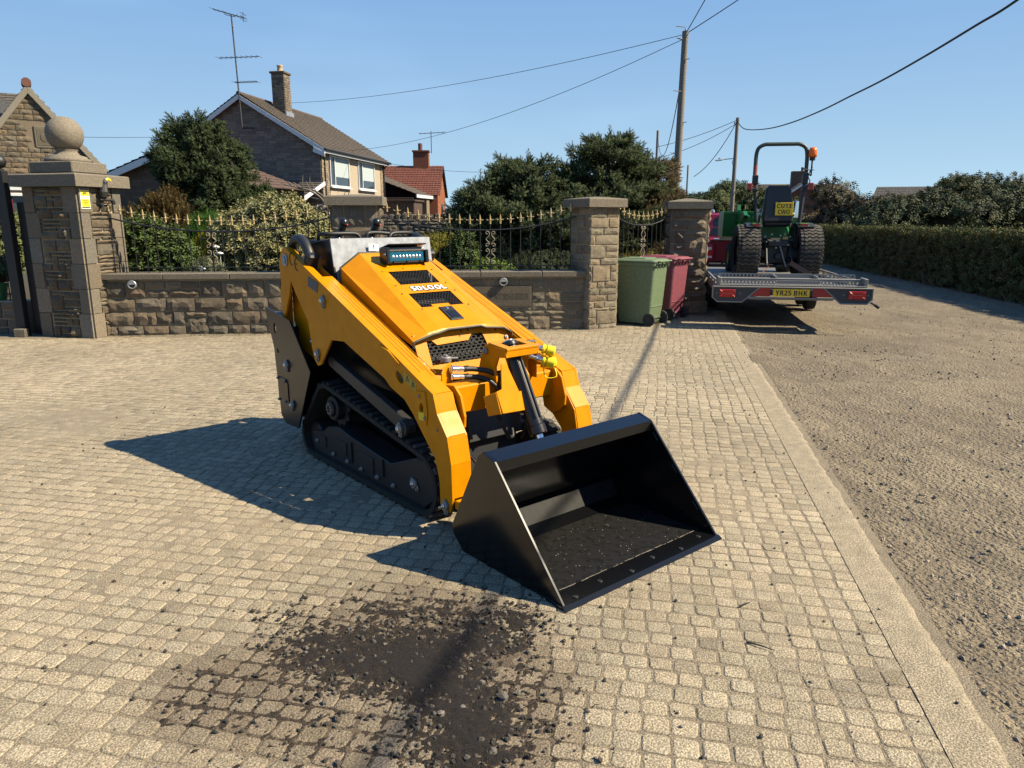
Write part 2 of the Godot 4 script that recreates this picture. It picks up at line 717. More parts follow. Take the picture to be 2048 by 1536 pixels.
	grain(mat("zinc_steel", 0.27, 0.255, 0.235, 0.55, 0.5), fine, 4.0, null, 0.0, false)
	mat("bright_steel", 0.66, 0.65, 0.63, 0.25, 0.95)
	mat("chrome", 0.8, 0.8, 0.8, 0.1, 1.0)
	mat("hose_rubber", 0.012, 0.012, 0.012, 0.5)
	mat("cap_yellow", 0.78, 0.56, 0.01, 0.4)
	mat("aerial_grey", 0.06, 0.062, 0.066, 0.5, 0.4)
	mat("lens_blue", 0.010, 0.10, 0.17, 0.12, 0.35)
	mat("white_print", 0.8, 0.8, 0.78, 0.6)
	mat("black_print", 0.012, 0.012, 0.012, 0.6)
	mat("label_grey", 0.05, 0.05, 0.05, 0.45)
	mat("warning_yellow", 0.66, 0.47, 0.02, 0.5)
	mat("red_button", 0.55, 0.02, 0.02, 0.4)
	# vehicles
	mat("plate_yellow", 0.72, 0.47, 0.015, 0.45)
	mat("tail_red", 0.42, 0.012, 0.015, 0.2)
	mat("board_red", 0.32, 0.02, 0.012, 0.5)
	mat("board_grey", 0.035, 0.035, 0.037, 0.6)
	mat("deck_grey", 0.12, 0.12, 0.115, 0.6, 0.2)
	mat("strap_orange", 0.45, 0.13, 0.05, 0.8)
	mat("tractor_green", 0.008, 0.11, 0.022, 0.4)
	mat("tractor_black", 0.012, 0.012, 0.014, 0.5)
	mat("tractor_yellow", 0.6, 0.4, 0.01, 0.4)
	mat("amber", 0.75, 0.13, 0.005, 0.2)
	mat("car_red", 0.15, 0.006, 0.014, 0.25)
	mat("car_silver", 0.35, 0.36, 0.37, 0.3, 0.6)
	mat("car_glass", 0.01, 0.012, 0.014, 0.06)
	grain(mat("bin_green", 0.115, 0.160, 0.085, 0.55), ntex(0.02, 0.88, 1.05, 25), 1.5, null, 0.0, false)
	grain(mat("bin_maroon", 0.185, 0.045, 0.062, 0.55), ntex(0.02, 0.85, 1.06, 26), 1.5, null, 0.0, false)
	# houses
	grain(mat("house_stone", 1, 1, 1, 0.93), speck, 1.4, hb, 1.5)
	grain(mat("roof_tile", 1, 1, 1, 0.9), coarse, 0.7)
	grain(mat("render_cream", 0.42, 0.35, 0.26, 0.92), speck, 1.2, hs, 0.6)
	mat("white_upvc", 0.50, 0.51, 0.52, 0.4)
	mat("curtain", 0.30, 0.35, 0.37, 0.9)
	mat("pane", 0.03, 0.04, 0.05, 0.06)
	mat("opening_shade", 0.035, 0.03, 0.028, 0.7)  # near-black colour painted as the shade in the garage opening
	mat("radiator_metal", 0.07, 0.07, 0.072, 0.6, 0.3)
	mat("brown_wood", 0.06, 0.032, 0.02, 0.7)
	mat("red_door", 0.10, 0.012, 0.014, 0.4)
	grain(mat("red_brick", 1, 1, 1, 0.92), speck, 1.5)
	grain(mat("pole_wood", 0.20, 0.175, 0.15, 0.9), ntex(0.03, 0.7, 1.1, 27), 1.3)
	mat("wire_black", 0.01, 0.01, 0.01, 0.6)
	mat("alu", 0.4, 0.41, 0.42, 0.4, 0.7)
	# leaves
	for l in [["leaf", 0.62], ["needle", 0.75]]:
		var m := mat(l[0], 1, 1, 1, l[1])
		m.backlight_enabled = true
		m.backlight = Color(0.28, 0.30, 0.10)
		m.metallic_specular = 0.22


# ---------------------------------------------------------------- ground
const EDGE := Vector2(1.602, -2.017)          # where the paving's edge starts
const ALONG := Vector2(0.2000, -0.9798)       # along that edge, away from the camera
const ACROSS := Vector2(-0.9798, -0.2000)     # from the edge into the yard


func yard(u: float, w: float) -> Vector2:     # u metres into the yard, w metres along its edge
	return EDGE + ACROSS * u + ALONG * w


func edge_x(z: float) -> float:
	return EDGE.x + (z - EDGE.y) * ALONG.x / ALONG.y


const SOIL := [[-0.98, -2.78, 0.16], [-0.8, -2.58, 0.19], [-0.63, -2.51, 0.22], [-0.47, -2.48, 0.24], [-0.36, -2.51, 0.22], [-0.21, -2.56, 0.20], [-0.05, -2.63, 0.16], [0.08, -2.76, 0.15], [-0.36, -2.37, 0.16], [-0.22, -2.27, 0.2], [-0.13, -2.17, 0.21], [-0.13, -2.04, 0.19], [-0.14, -1.9, 0.18], [-0.52, -2.84, 0.12], [-0.25, -2.84, 0.14], [-0.02, -2.82, 0.12]]
const BROWN := [[-0.5, -2.75, 0.55], [-0.2, -2.6, 0.5], [-0.7, -2.35, 0.42], [-0.95, -2.25, 0.36], [-0.25, -2.1, 0.36], [0.05, -2.35, 0.28], [0.02, -2.0, 0.3], [-1.15, -2.3, 0.2], [-0.55, -2.1, 0.25]]


func patch(list: Array, x: float, z: float) -> float:
	var s := 0.0
	for p in list:
		var d: float = Vector2(x - p[0], z - p[1]).length() / p[2]
		if d < 1.6:
			s += exp(-d * d * 1.6)
	return s


func ground() -> void:
	var b := Mb.new()
	b.quad(V(-700, -0.12, 700), V(700, -0.12, 700), V(700, -0.12, -1400), V(-700, -0.12, -1400))
	struct("ground", b, mats["field"])

	# the unsurfaced lane: one sheet, finer near the camera
	b = Mb.new()
	var rows := []
	var z := 3.0
	while z > -70.0:
		var cols := []
		var step := clampf(0.012 * absf(z) + 0.012, 0.035, 1.2)
		var x0 := edge_x(z) - 0.06 if z > -13.5 else 3.5 + 0.16 * (-z - 13.5)
		var x1 := 13.5 + 0.13 * maxf(0.0, -z - 10.0)
		for i in 131:
			var t := pow(float(i) / 130, 1.5)
			var x := lerpf(x0, x1, t)
			var big := noise_b.get_noise_2d(x * 0.9, z * 0.9)
			var mid := noise_b.get_noise_2d(x * 5.0 + 40, z * 5.0)
			var rut := noise_b.get_noise_2d((x - 0.16 * z) * 11.0, z * 1.3 + 70)
			var y := big * 0.026 + mid * 0.006 + rut * 0.007 - 0.032
			y = lerpf(-0.012, y, clampf((x - x0) / 0.35, 0, 1))
			for h in [[4.3, -9.2, 0.55, 0.05], [4.18, -7.96, 0.5, 0.03], [2.72, -4.9, 0.09, 0.03], [6.2, -9.0, 0.5, 0.03]]:
				var d: float = Vector2((x - h[0]) * 0.6, z - h[1]).length() / h[2]
				y -= h[3] * exp(-d * d) - h[3] * 0.35 * exp(-(d - 1.6) * (d - 1.6) * 3.0)
			var k := clampf(0.5 + big * 0.8 + mid * 0.6 + rut * 0.9, 0, 1)
			var col := Color(0.27, 0.212, 0.138).lerp(Color(0.41, 0.33, 0.215), k)
			cols.append([V(x, y, z), col])
		rows.append(cols)
		z -= step
	for j in rows.size() - 1:
		for i in 130:
			b.tint(rows[j][i][1])
			b.quad(rows[j][i][0], rows[j][i + 1][0], rows[j + 1][i + 1][0], rows[j + 1][i][0])
	smooth_sheet(b, rows)
	var road := struct("gravel_road", b, mats["road_dust"])

	# loose stones on the lane
	var stones := []
	var tints := []
	for i in 46000:
		var zz := -1.2 - pow(rng.randf(), 1.7) * 22.0
		var xx := edge_x(zz) + 0.02 + pow(rng.randf(), 1.25) * (2.2 + 0.5 * absf(zz))
		var dens := noise_b.get_noise_2d(xx * 0.9 + 9, zz * 0.9) + 0.6 * noise_b.get_noise_2d(xx * 3.0, zz * 3.0)
		for h in [[4.3, -9.2, 1.3], [4.6, -8.1, 1.0], [5.6, -9.0, 1.2]]:
			dens += 0.7 * exp(-pow(Vector2(xx - h[0], zz - h[1]).length() / h[2], 2.0))
		if dens < rng.randf_range(-0.6, 0.45):
			continue
		var s := 0.0022 + pow(rng.randf(), 9.0) * 0.014
		var yy := lane_y(xx, zz)
		stones.append(Transform3D(Basis.from_euler(Vector3(rng.randf() * 6, rng.randf() * 6, rng.randf() * 6)).scaled_local(Vector3(s, s * 0.7, s * rng.randf_range(0.7, 1.3))), V(xx, yy + s * 0.2, zz)))
		var g := rng.randf_range(0.10, 0.36)
		tints.append(Color(g * 1.05, g * 0.86, g * 0.64))
	mm("pebbles", road, rock(3), mats["pebble"], stones, tints)


func lane_y(x: float, z: float) -> float:
	var x0 := edge_x(z) - 0.06
	var y := noise_b.get_noise_2d(x * 0.9, z * 0.9) * 0.026 + noise_b.get_noise_2d(x * 5.0 + 40, z * 5.0) * 0.006 + noise_b.get_noise_2d((x - 0.16 * z) * 11.0, z * 1.3 + 70) * 0.007 - 0.032
	return lerpf(-0.012, y, clampf((x - x0) / 0.35, 0, 1))


# gives a grid mesh made with quad() the normals of its surface
func smooth_sheet(b: Mb, rows: Array) -> void:
	var nn := []
	var jn := rows.size()
	var inn: int = rows[0].size()
	for j in jn:
		var l := PackedVector3Array()
		for i in inn:
			var dx: Vector3 = rows[j][mini(i + 1, inn - 1)][0] - rows[j][maxi(i - 1, 0)][0]
			var dz: Vector3 = rows[mini(j + 1, jn - 1)][i][0] - rows[maxi(j - 1, 0)][i][0]
			l.append(dx.cross(dz).normalized())
		nn.append(l)
	var at := 0
	for j in jn - 1:
		for i in inn - 1:
			for q in [[j, i], [j + 1, i + 1], [j, i + 1], [j, i], [j + 1, i], [j + 1, i + 1]]:
				b.n[at] = nn[q[0]][q[1]]
				b.c[at] = rows[q[0]][q[1]][1]
				at += 1


func rock(seed_: int) -> ArrayMesh:
	var r := RandomNumberGenerator.new()
	r.seed = seed_
	var b := Mb.new()
	var p := []
	for j in 4:
		var l := []
		for i in 6:
			var la := PI * (j + 0.5) / 4
			var lo := TAU * (i + 0.5 * (j % 2)) / 6
			l.append(Vector3(sin(la) * cos(lo), cos(la), -sin(la) * sin(lo)) * r.randf_range(0.72, 1.15))
		p.append(l)
	p.reverse()
	b.loft(p)
	return b.mesh()


func paving() -> void:
	# the dirt the setts are bedded in; it also lies over them in dusty places
	var b := Mb.new()
	var rows := []
	var w := -3.5
	while w < 11.6:
		var cols := []
		for i in 150:
			var u := -0.02 + 16.0 * pow(float(i) / 149, 1.15)
			var p := yard(u, w)
			cols.append(bed(p.x, p.y))
		rows.append(cols)
		w += clampf(0.05 + 0.008 * (w + 3), 0.05, 0.2)
	for j in rows.size() - 1:
		for i in 149:
			b.quad(rows[j][i + 1][0], rows[j][i][0], rows[j + 1][i][0], rows[j + 1][i + 1][0])
	flip_sheet(b, rows)
	var yd := struct("yard_paving", b, mats["joint_dirt"])

	# spilled dark soil, a finer sheet
	b = Mb.new()
	rows = []
	for j in 150:
		var cols := []
		for i in 190:
			var x := -1.7 + i * 0.0115
			var zz := -1.55 - j * 0.0115
			var q := bed(x, zz)
			var s := patch(SOIL, x, zz)
			var nz := noise_c.get_noise_2d(x * 3.2, zz * 3.2)
			var nf := noise_c.get_noise_2d(x * 14.0, zz * 14.0)
			var nh := noise_c.get_noise_2d(x * 40.0, zz * 40.0)
			var t := s * 0.80 + nz * 1.05 + nf * 0.75 + nh * 0.5 - 0.68
			var br := patch(BROWN, x, zz) * 1.1 + nz * 0.55 + nf * 0.55 + nh * 0.3
			var y := -0.0052 + clampf(t, -0.3, 1.0) * 0.011 + clampf(br - 0.55, -0.5, 0.9) * 0.0075 + nh * 0.0038
			var col: Color = Color(0.235, 0.155, 0.090).lerp(Color(0.052, 0.034, 0.022), clampf(t * 1.25 + 0.5 + nf * 0.5 + nh * 0.3, 0, 1))
			if br < 0.12:
				y -= 0.012
			cols.append([V(x, y, zz), col])
			q.clear()
		rows.append(cols)
	for j in rows.size() - 1:
		for i in 189:
			b.quad(rows[j][i][0], rows[j][i + 1][0], rows[j + 1][i + 1][0], rows[j + 1][i][0])
	smooth_sheet(b, rows)
	var soil := put("spilled_soil", b, mats["soil"], yd)
	soil.set_meta("kind", "stuff")
	var stones := []
	var tints := []
	for i in 16000:
		var x := rng.randf_range(-1.9, 0.6)
		var zz := rng.randf_range(-3.1, -1.6)
		var s := patch(SOIL, x, zz) * 0.9 + patch(BROWN, x, zz) * 0.25 + noise_c.get_noise_2d(x * 2.5, zz * 2.5) * 0.6
		if s < rng.randf_range(0.15, 1.3):
			continue
		var r := 0.0020 + pow(rng.randf(), 4.0) * 0.0095
		stones.append(Transform3D(Basis.from_euler(Vector3(rng.randf() * 6, rng.randf() * 6, rng.randf() * 6)).scaled_local(Vector3(r, r * 0.75, r * rng.randf_range(0.7, 1.3))), V(x, 0.0 + r * 0.5, zz)))
		var g := rng.randf_range(0.025, 0.085) if rng.randf() < 0.86 else rng.randf_range(0.07, 0.17)
		tints.append(Color(g, g * 0.84, g * 0.66))
	for i in 2600:
		var q := yard(pow(rng.randf(), 1.3) * 6.0, -1.0 + pow(rng.randf(), 1.6) * 9.0)
		var r := 0.0014 + pow(rng.randf(), 9.0) * 0.007
		stones.append(Transform3D(Basis.from_euler(Vector3(rng.randf() * 6, rng.randf() * 6, 0)).scaled_local(Vector3.ONE * r), V(q.x, r * 0.4, q.y)))
		var g := rng.randf_range(0.02, 0.16)
		tints.append(Color(g, g * 0.9, g * 0.78))
	mm("pebbles", yd, rock(5), mats["pebble"], stones, tints)
	for s in [[-0.03, -2.24, 0.021, 0.20], [0.02, -2.27, 0.012, 0.25], [-0.10, -2.03, 0.015, 0.12], [-0.08, -2.45, 0.014, 0.15], [-0.19, -2.36, 0.012, 0.22], [-0.24, -2.16, 0.014, 0.3], [-0.17, -2.19, 0.013, 0.28], [-0.06, -1.98, 0.014, 0.2], [-0.14, -1.95, 0.013, 0.16]]:
		var o := put("stone", rock(int(s[2] * 1e5)), mats["pebble"], yd, V(s[0], s[2] * 0.55, s[1]))
		o.scale = Vector3(s[2], s[2] * 0.8, s[2] * 1.1)
		o.rotation.y = s[0] * 60
		tint_mesh(o, Color(s[3] * 0.5, s[3] * 0.44, s[3] * 0.37))

	# the plain concrete edging beside the lane, its edge ragged
	b = Mb.new()
	rows = []
	for j in 300:
		var ww := -3.0 + j * 0.0487
		var rag := noise_c.get_noise_1d(ww * 1.4) * 0.022 + noise_c.get_noise_1d(ww * 11) * 0.011
		var cols := []
		for i in 7:
			var u := lerpf(0.214, rag, float(i) / 6)
			var p := yard(u, ww)
			var y := 0.001 + noise_c.get_noise_2d(p.x * 3, p.y * 3) * 0.002
			if i == 6:
				y = -0.035
				p = yard(rag - 0.02, ww)
			var g := 0.95 + noise_c.get_noise_2d(p.x * 2, p.y * 2) * 0.2
			cols.append([V(p.x, y, p.y), Color(0.55 * g, 0.455 * g, 0.31 * g)])
		rows.append(cols)
	for j in rows.size() - 1:
		for i in 6:
			b.quad(rows[j][i][0], rows[j][i + 1][0], rows[j + 1][i + 1][0], rows[j + 1][i][0])
	smooth_sheet(b, rows)
	put("concrete_edging", b, mats["sett_concrete"], yd)

	# the setts, laid in rows square to that edge
	var list := []
	var row := -2.2
	var jrow := 0
	while row < 10.6:
		var dv := rng.randf_range(0.080, 0.096)
		var uu := 0.212
		while uu < 14.0:
			var du := rng.randf_range(0.089, 0.100)
			var c := yard(uu + du * 0.5, row + dv * 0.5)
			var dep := -c.y * 0.975 + 0.366
			if dep > 0.9 and absf(c.x) / dep < 0.72 + 1.1 / dep and in_yard(c):
				list.append([c, du, dv, uu, row, Vector2(c.x, c.y - 0.1).length()])
			uu += du
		row += dv
		jrow += 1
	# the nearest in view are parts of their own
	var order := []
	for s in list:
		var cc: Vector2 = s[0]
		var dep := -cc.y * 0.975 + 0.366
		var up := (-1.65 * 0.975 - cc.y * -0.2219 * -1.0) / dep
		var seen: bool = absf(cc.x) / dep < 0.70 and up > -0.53
		if seen:
			order.append(s)
	order.sort_custom(func(a, d): return a[5] < d[5])
	var own := {}
	for k in mini(300, order.size()):
		own[order[k]] = true
	var rest := Mb.new()
	for s in list:
		if own.has(s):
			var one := Mb.new()
			sett(one, s, true)
			put("sett", one, mats["sett_concrete"], yd)
		else:
			sett(rest, s, s[5] < 6.0)
	var o := put("setts", rest, mats["sett_concrete"], yd)
	o.set_meta("kind", "stuff")


func tint_mesh(o: MeshInstance3D, k: Color) -> void:
	var a := (o.mesh as ArrayMesh).surface_get_arrays(0)
	var c: PackedColorArray = a[Mesh.ARRAY_COLOR]
	c.fill(k)
	a[Mesh.ARRAY_COLOR] = c
	var m := ArrayMesh.new()
	m.add_surface_from_arrays(Mesh.PRIMITIVE_TRIANGLES, a)
	o.mesh = m


func in_yard(c: Vector2) -> bool:
	# short of the dirt strip along the wall foot
	return c.y > -10.2 - (c.x + 5.9) * 0.092 or (c.x > 1.7 and c.y > -11.1 - (c.x - 1.6) * 1.15)


func bed(x: float, z: float) -> Array:
	var dusty := noise_b.get_noise_2d(x * 1.1 + 5, z * 1.1) + 0.5 * noise_b.get_noise_2d(x * 4.0, z * 4.0 + 20)
	var u := (Vector2(x, z) - EDGE).dot(ACROSS)
	dusty = lerpf(minf(dusty, 0.1), dusty, clampf((u - 0.25) / 0.4, 0.0, 1.0))
	var br := patch(BROWN, x, z)
	var y := -0.0024 + clampf(dusty - 0.20, -0.1, 0.6) * 0.008 + noise_c.get_noise_2d(x * 4, z * 4) * 0.0013
	y += 0.0016 * (1.0 - clampf(absf(u - 0.214) / 0.05, 0.0, 1.0))
	if not in_yard(Vector2(x, z)):
		y = 0.002 + noise_b.get_noise_2d(x * 3, z * 3) * 0.012
	var g := 1.0 + dusty * 0.25
	var col := Color(0.385 * g, 0.312 * g, 0.212 * g).lerp(Color(0.11, 0.072, 0.042), clampf(br * 0.8 - 0.2, 0, 0.8))
	return [V(x, y, z), col]


func flip_sheet(b: Mb, rows: Array) -> void:
	var jn := rows.size()
	var inn: int = rows[0].size()
	var nn := []
	for j in jn:
		var l := PackedVector3Array()
		for i in inn:
			var dx: Vector3 = rows[j][mini(i + 1, inn - 1)][0] - rows[j][maxi(i - 1, 0)][0]
			var dz: Vector3 = rows[mini(j + 1, jn - 1)][i][0] - rows[maxi(j - 1, 0)][i][0]
			l.append(dz.cross(dx).normalized())
		nn.append(l)
	var at := 0
	for j in jn - 1:
		for i in inn - 1:
			for q in [[j, i + 1], [j + 1, i], [j, i], [j, i + 1], [j + 1, i + 1], [j + 1, i]]:
				b.n[at] = nn[q[0]][q[1]]
				b.c[at] = rows[q[0]][q[1]][1]
				at += 1


func sett(b: Mb, s: Array, fine: bool) -> void:
	var du: float = s[1] - rng.randf_range(0.006, 0.012)
	var dv: float = s[2] - rng.randf_range(0.006, 0.012)
	var bow := noise_b.get_noise_2d(s[3] * 0.9, s[4] * 0.35) * 0.022
	var bow2 := noise_b.get_noise_2d(s[3] * 0.4 + 30, s[4] * 0.9) * 0.017 * clampf((s[3] - 0.25) / 0.8, 0.0, 1.0)
	var m: Vector2 = yard(s[3] + s[1] * 0.5 + bow2, s[4] + s[2] * 0.5 + bow)
	var lift := rng.randf_range(-0.0013, 0.0013)
	var tx := rng.randf_range(-0.0009, 0.0009)
	var tz := rng.randf_range(-0.0009, 0.0009)
	var big := noise_b.get_noise_2d(m.x * 0.7, m.y * 0.7 + 11)
	var g := (1.0 + big * 0.26) * vary(0.14) * (0.80 if rng.randf() < 0.06 else 1.0)
	var warm := rng.randf_range(-0.018, 0.022)
	var k := Color(0.575 * g * (1 + warm), 0.478 * g, 0.325 * g * (1 - warm))
	var br := patch(BROWN, m.x, m.y) if m.y > -3.6 and m.x < 1.2 and m.x > -1.8 else 0.0
	k = k.lerp(Color(0.15, 0.100, 0.060), clampf(br * 0.6 - 0.1 + rng.randf_range(-0.15, 0.15), 0, 0.6))
	b.tint(k)
	var ring := []
	var corners := [[-1, -0.72], [-0.72, -1], [0.72, -1], [1, -0.72], [1, 0.72], [0.72, 1], [-0.72, 1], [-1, 0.72]] if fine else [[-1, -1], [1, -1], [1, 1], [-1, 1]]
	var outer := []
	for q in corners:
		var ju := rng.randf_range(-0.004, 0.003)
		var jv := rng.randf_range(-0.004, 0.003)
		var pu: float = q[0] * (du * 0.5 + ju)
		var pv: float = q[1] * (dv * 0.5 + jv)
		var o := m + ACROSS * pu + ALONG * pv
		var inn := m + ACROSS * pu * 0.90 + ALONG * pv * 0.90
		outer.append(V(o.x, -0.0022 + lift, o.y))
		ring.append(V(inn.x, lift + pu * tx * 20 + pv * tz * 20, inn.y))
	outer.reverse()
	ring.reverse()
	var kk := corners.size()
	var top := V(m.x, lift + 0.0012, m.y)
	for i in kk:
		var l := (i + 1) % kk
		b.tri(top, ring[i], ring[l])
		b.quad(ring[i], outer[i], outer[l], ring[l])
		if fine:
			var d0: Vector3 = outer[i] - V(0, 0.01, 0)
			var d1: Vector3 = outer[l] - V(0, 0.01, 0)
			b.quad(outer[i], d0, d1, outer[l])


# ---------------------------------------------------------------- stonework
func stone_mesh(w: float, h: float, deep: float, bulge: float, k: Color, rough := 1.0) -> ArrayMesh:
	var b := Mb.new()
	b.tint(k)
	var nx := clampi(int(w / 0.075) + 1, 2, 5)
	var ny := clampi(int(h / 0.065) + 1, 2, 4)
	var g := []
	for j in ny + 1:
		var l := []
		for i in nx + 1:
			var x := w * i / nx
			var y := h * j / ny
			var z := deep
			if i == 0 or j == 0 or i == nx or j == ny:
				z = deep * rng.randf_range(0.55, 1.0) if rough > 0.3 else deep
				var e := 0.006 * rough
				if i == 0: x += rng.randf_range(0, e)
				if i == nx: x -= rng.randf_range(0, e)
				if j == 0: y += rng.randf_range(0, e)
				if j == ny: y -= rng.randf_range(0, e)
			else:
				z += bulge * rng.randf_range(0.1, 1.0)
				x += w / nx * rng.randf_range(-0.22, 0.22) * rough
				y += h / ny * rng.randf_range(-0.22, 0.22) * rough
			l.append(V(x, y, z))
		g.append(l)
	for j in ny:
		for i in nx:
			if (i + j) % 2 == 0:
				b.quad(g[j][i], g[j][i + 1], g[j + 1][i + 1], g[j + 1][i])
			else:
				b.tri(g[j][i], g[j][i + 1], g[j + 1][i])
				b.tri(g[j][i + 1], g[j + 1][i + 1], g[j + 1][i])
	for i in nx:
		b.quad(V(g[0][i].x, g[0][i].y, -0.01), V(g[0][i + 1].x, g[0][i + 1].y, -0.01), g[0][i + 1], g[0][i])
		b.quad(V(g[ny][i + 1].x, g[ny][i + 1].y, -0.01), V(g[ny][i].x, g[ny][i].y, -0.01), g[ny][i], g[ny][i + 1])
	for j in ny:
		b.quad(V(g[j + 1][0].x, g[j + 1][0].y, -0.01), V(g[j][0].x, g[j][0].y, -0.01), g[j][0], g[j + 1][0])
		b.quad(V(g[j][nx].x, g[j][nx].y, -0.01), V(g[j + 1][nx].x, g[j + 1][nx].y, -0.01), g[j + 1][nx], g[j][nx])
	return b.mesh()


func stone_tint(base: Color) -> Color:
	var g := vary(0.24)
	var w := rng.randf_range(-0.08, 0.08)
	return Color(base.r * g * (1 + w), base.g * g, base.b * g * (1 - w))


# irregular squared stones filling a face: x along, y up, z outwards
func masonry(parent: Node3D, t: Transform3D, w: float, h: float, unit: float, ws: Vector2i, hs: Vector2i, deep: float, bulge: float, base: Color, keep_out := [], m: Material = null, joint := 0.015) -> void:
	var nx := int(round(w / unit))
	var ny := int(round(h / unit))
	var ux := w / nx
	var uy := h / ny
	var full := {}
	var owner_of := {}
	for r in keep_out:
		for i in nx:
			for j in ny:
				var cx := (i + 0.5) * ux
				var cy := (j + 0.5) * uy
				if cx > r[0] and cx < r[1] and cy > r[2] and cy < r[3]:
					full[Vector2i(i, j)] = true
	var band := 0
	var until := 0
	var split := 0
	for j in ny:
		if j >= until:
			band = j
			var bh := rng.randi_range(maxi(hs.x, (hs.x + hs.y) / 2), hs.y)
			until = ny if ny - j - bh < hs.x else j + bh
		for i in nx:
			if full.has(Vector2i(i, j)):
				continue
			var want_w := rng.randi_range(ws.x, ws.y)
			if i == 0:
				want_w = rng.randi_range(maxi(1, ws.x / 2), ws.y)
			split = until - j
			if j == band and split >= 2 * hs.x and rng.randf() < 0.42:
				split = rng.randi_range(hs.x, split - hs.x)
			elif j == band and until + hs.x < ny and rng.randf() < 0.10:
				split += hs.x
			var gw := 0
			while gw < want_w and i + gw < nx and not full.has(Vector2i(i + gw, j)):
				gw += 1
			# break the joint with the course below
			var tries := 0
			while tries < 2 and j > 0 and i + gw < nx and gw > ws.x and owner_of.get(Vector2i(i + gw - 1, j - 1), -1) != owner_of.get(Vector2i(i + gw, j - 1), -1):
				gw -= 1
				tries += 1
			var gap := 0
			while i + gw + gap < nx and not full.has(Vector2i(i + gw + gap, j)) and gap < ws.x:
				gap += 1
			if gap > 0 and gap < ws.x and gap <= 2:
				gw += gap
			var gh := 0
			while gh < split and j + gh < ny:
				var free := true
				for k in gw:
					if full.has(Vector2i(i + k, j + gh)):
						free = false
				if not free:
					break
				gh += 1
			for a in gw:
				for c in gh:
					full[Vector2i(i + a, j + c)] = true
					owner_of[Vector2i(i + a, j + c)] = i * 1000 + j
			var o := put("stone", stone_mesh(gw * ux - joint, gh * uy - joint, deep * rng.randf_range(0.6, 1.3), bulge, stone_tint(base)), m if m else mats["sandstone"], parent)
			o.transform = t * Transform3D(Basis(), V(i * ux + joint * 0.5, j * uy + joint * 0.5, 0))


# dressed corner blocks up one edge of a face
func quoins(parent: Node3D, t: Transform3D, x0: float, x1s: Array, h: float, rows: int, from_right: bool, base: Color) -> Array:
	var out := []
	var rh := h / rows
	for k in rows:
		var w: float = x1s[k % x1s.size()]
		var a := x0 - w if from_right else x0
		var o := put("quoin", stone_mesh(w - 0.008, rh - 0.008, 0.022, 0.002, stone_tint(base), 0.2), mats["coping_stone"], parent)
		o.transform = t * Transform3D(Basis(), V(a + 0.004, k * rh + 0.004, 0))
		out.append([a, a + w, k * rh, (k + 1) * rh])
	return out


func cap_slab(parent: Node3D, m: Vector3, sx: float, sz: float, th: float, rise: float, k: Color, called := "cap") -> void:
	var b := Mb.new()
	b.tint(k)
	var rings := []
	for q in [[0.0, 0.0], [0.0, th - 0.012], [0.012, th], [sx * 0.42, th + rise]]:
		var hx: float = sx * 0.5 - q[0]
		var hz: float = maxf(sz * 0.5 - q[0], 0.02)
		rings.append([m + V(-hx, q[1], hz), m + V(hx, q[1], hz), m + V(hx, q[1], -hz), m + V(-hx, q[1], -hz)])
	b.loft(rings)
	put(called, b, mats["coping_stone"], parent)


func face_front() -> Transform3D:
	return Transform3D.IDENTITY


func face_left(d: float) -> Transform3D:
	return Transform3D(Basis(V(0, 0, 1), UPV, V(-1, 0, 0)), V(0, 0, -d))


func face_right(w: float) -> Transform3D:
	return Transform3D(Basis(V(0, 0, -1), UPV, V(1, 0, 0)), V(w, 0, 0))


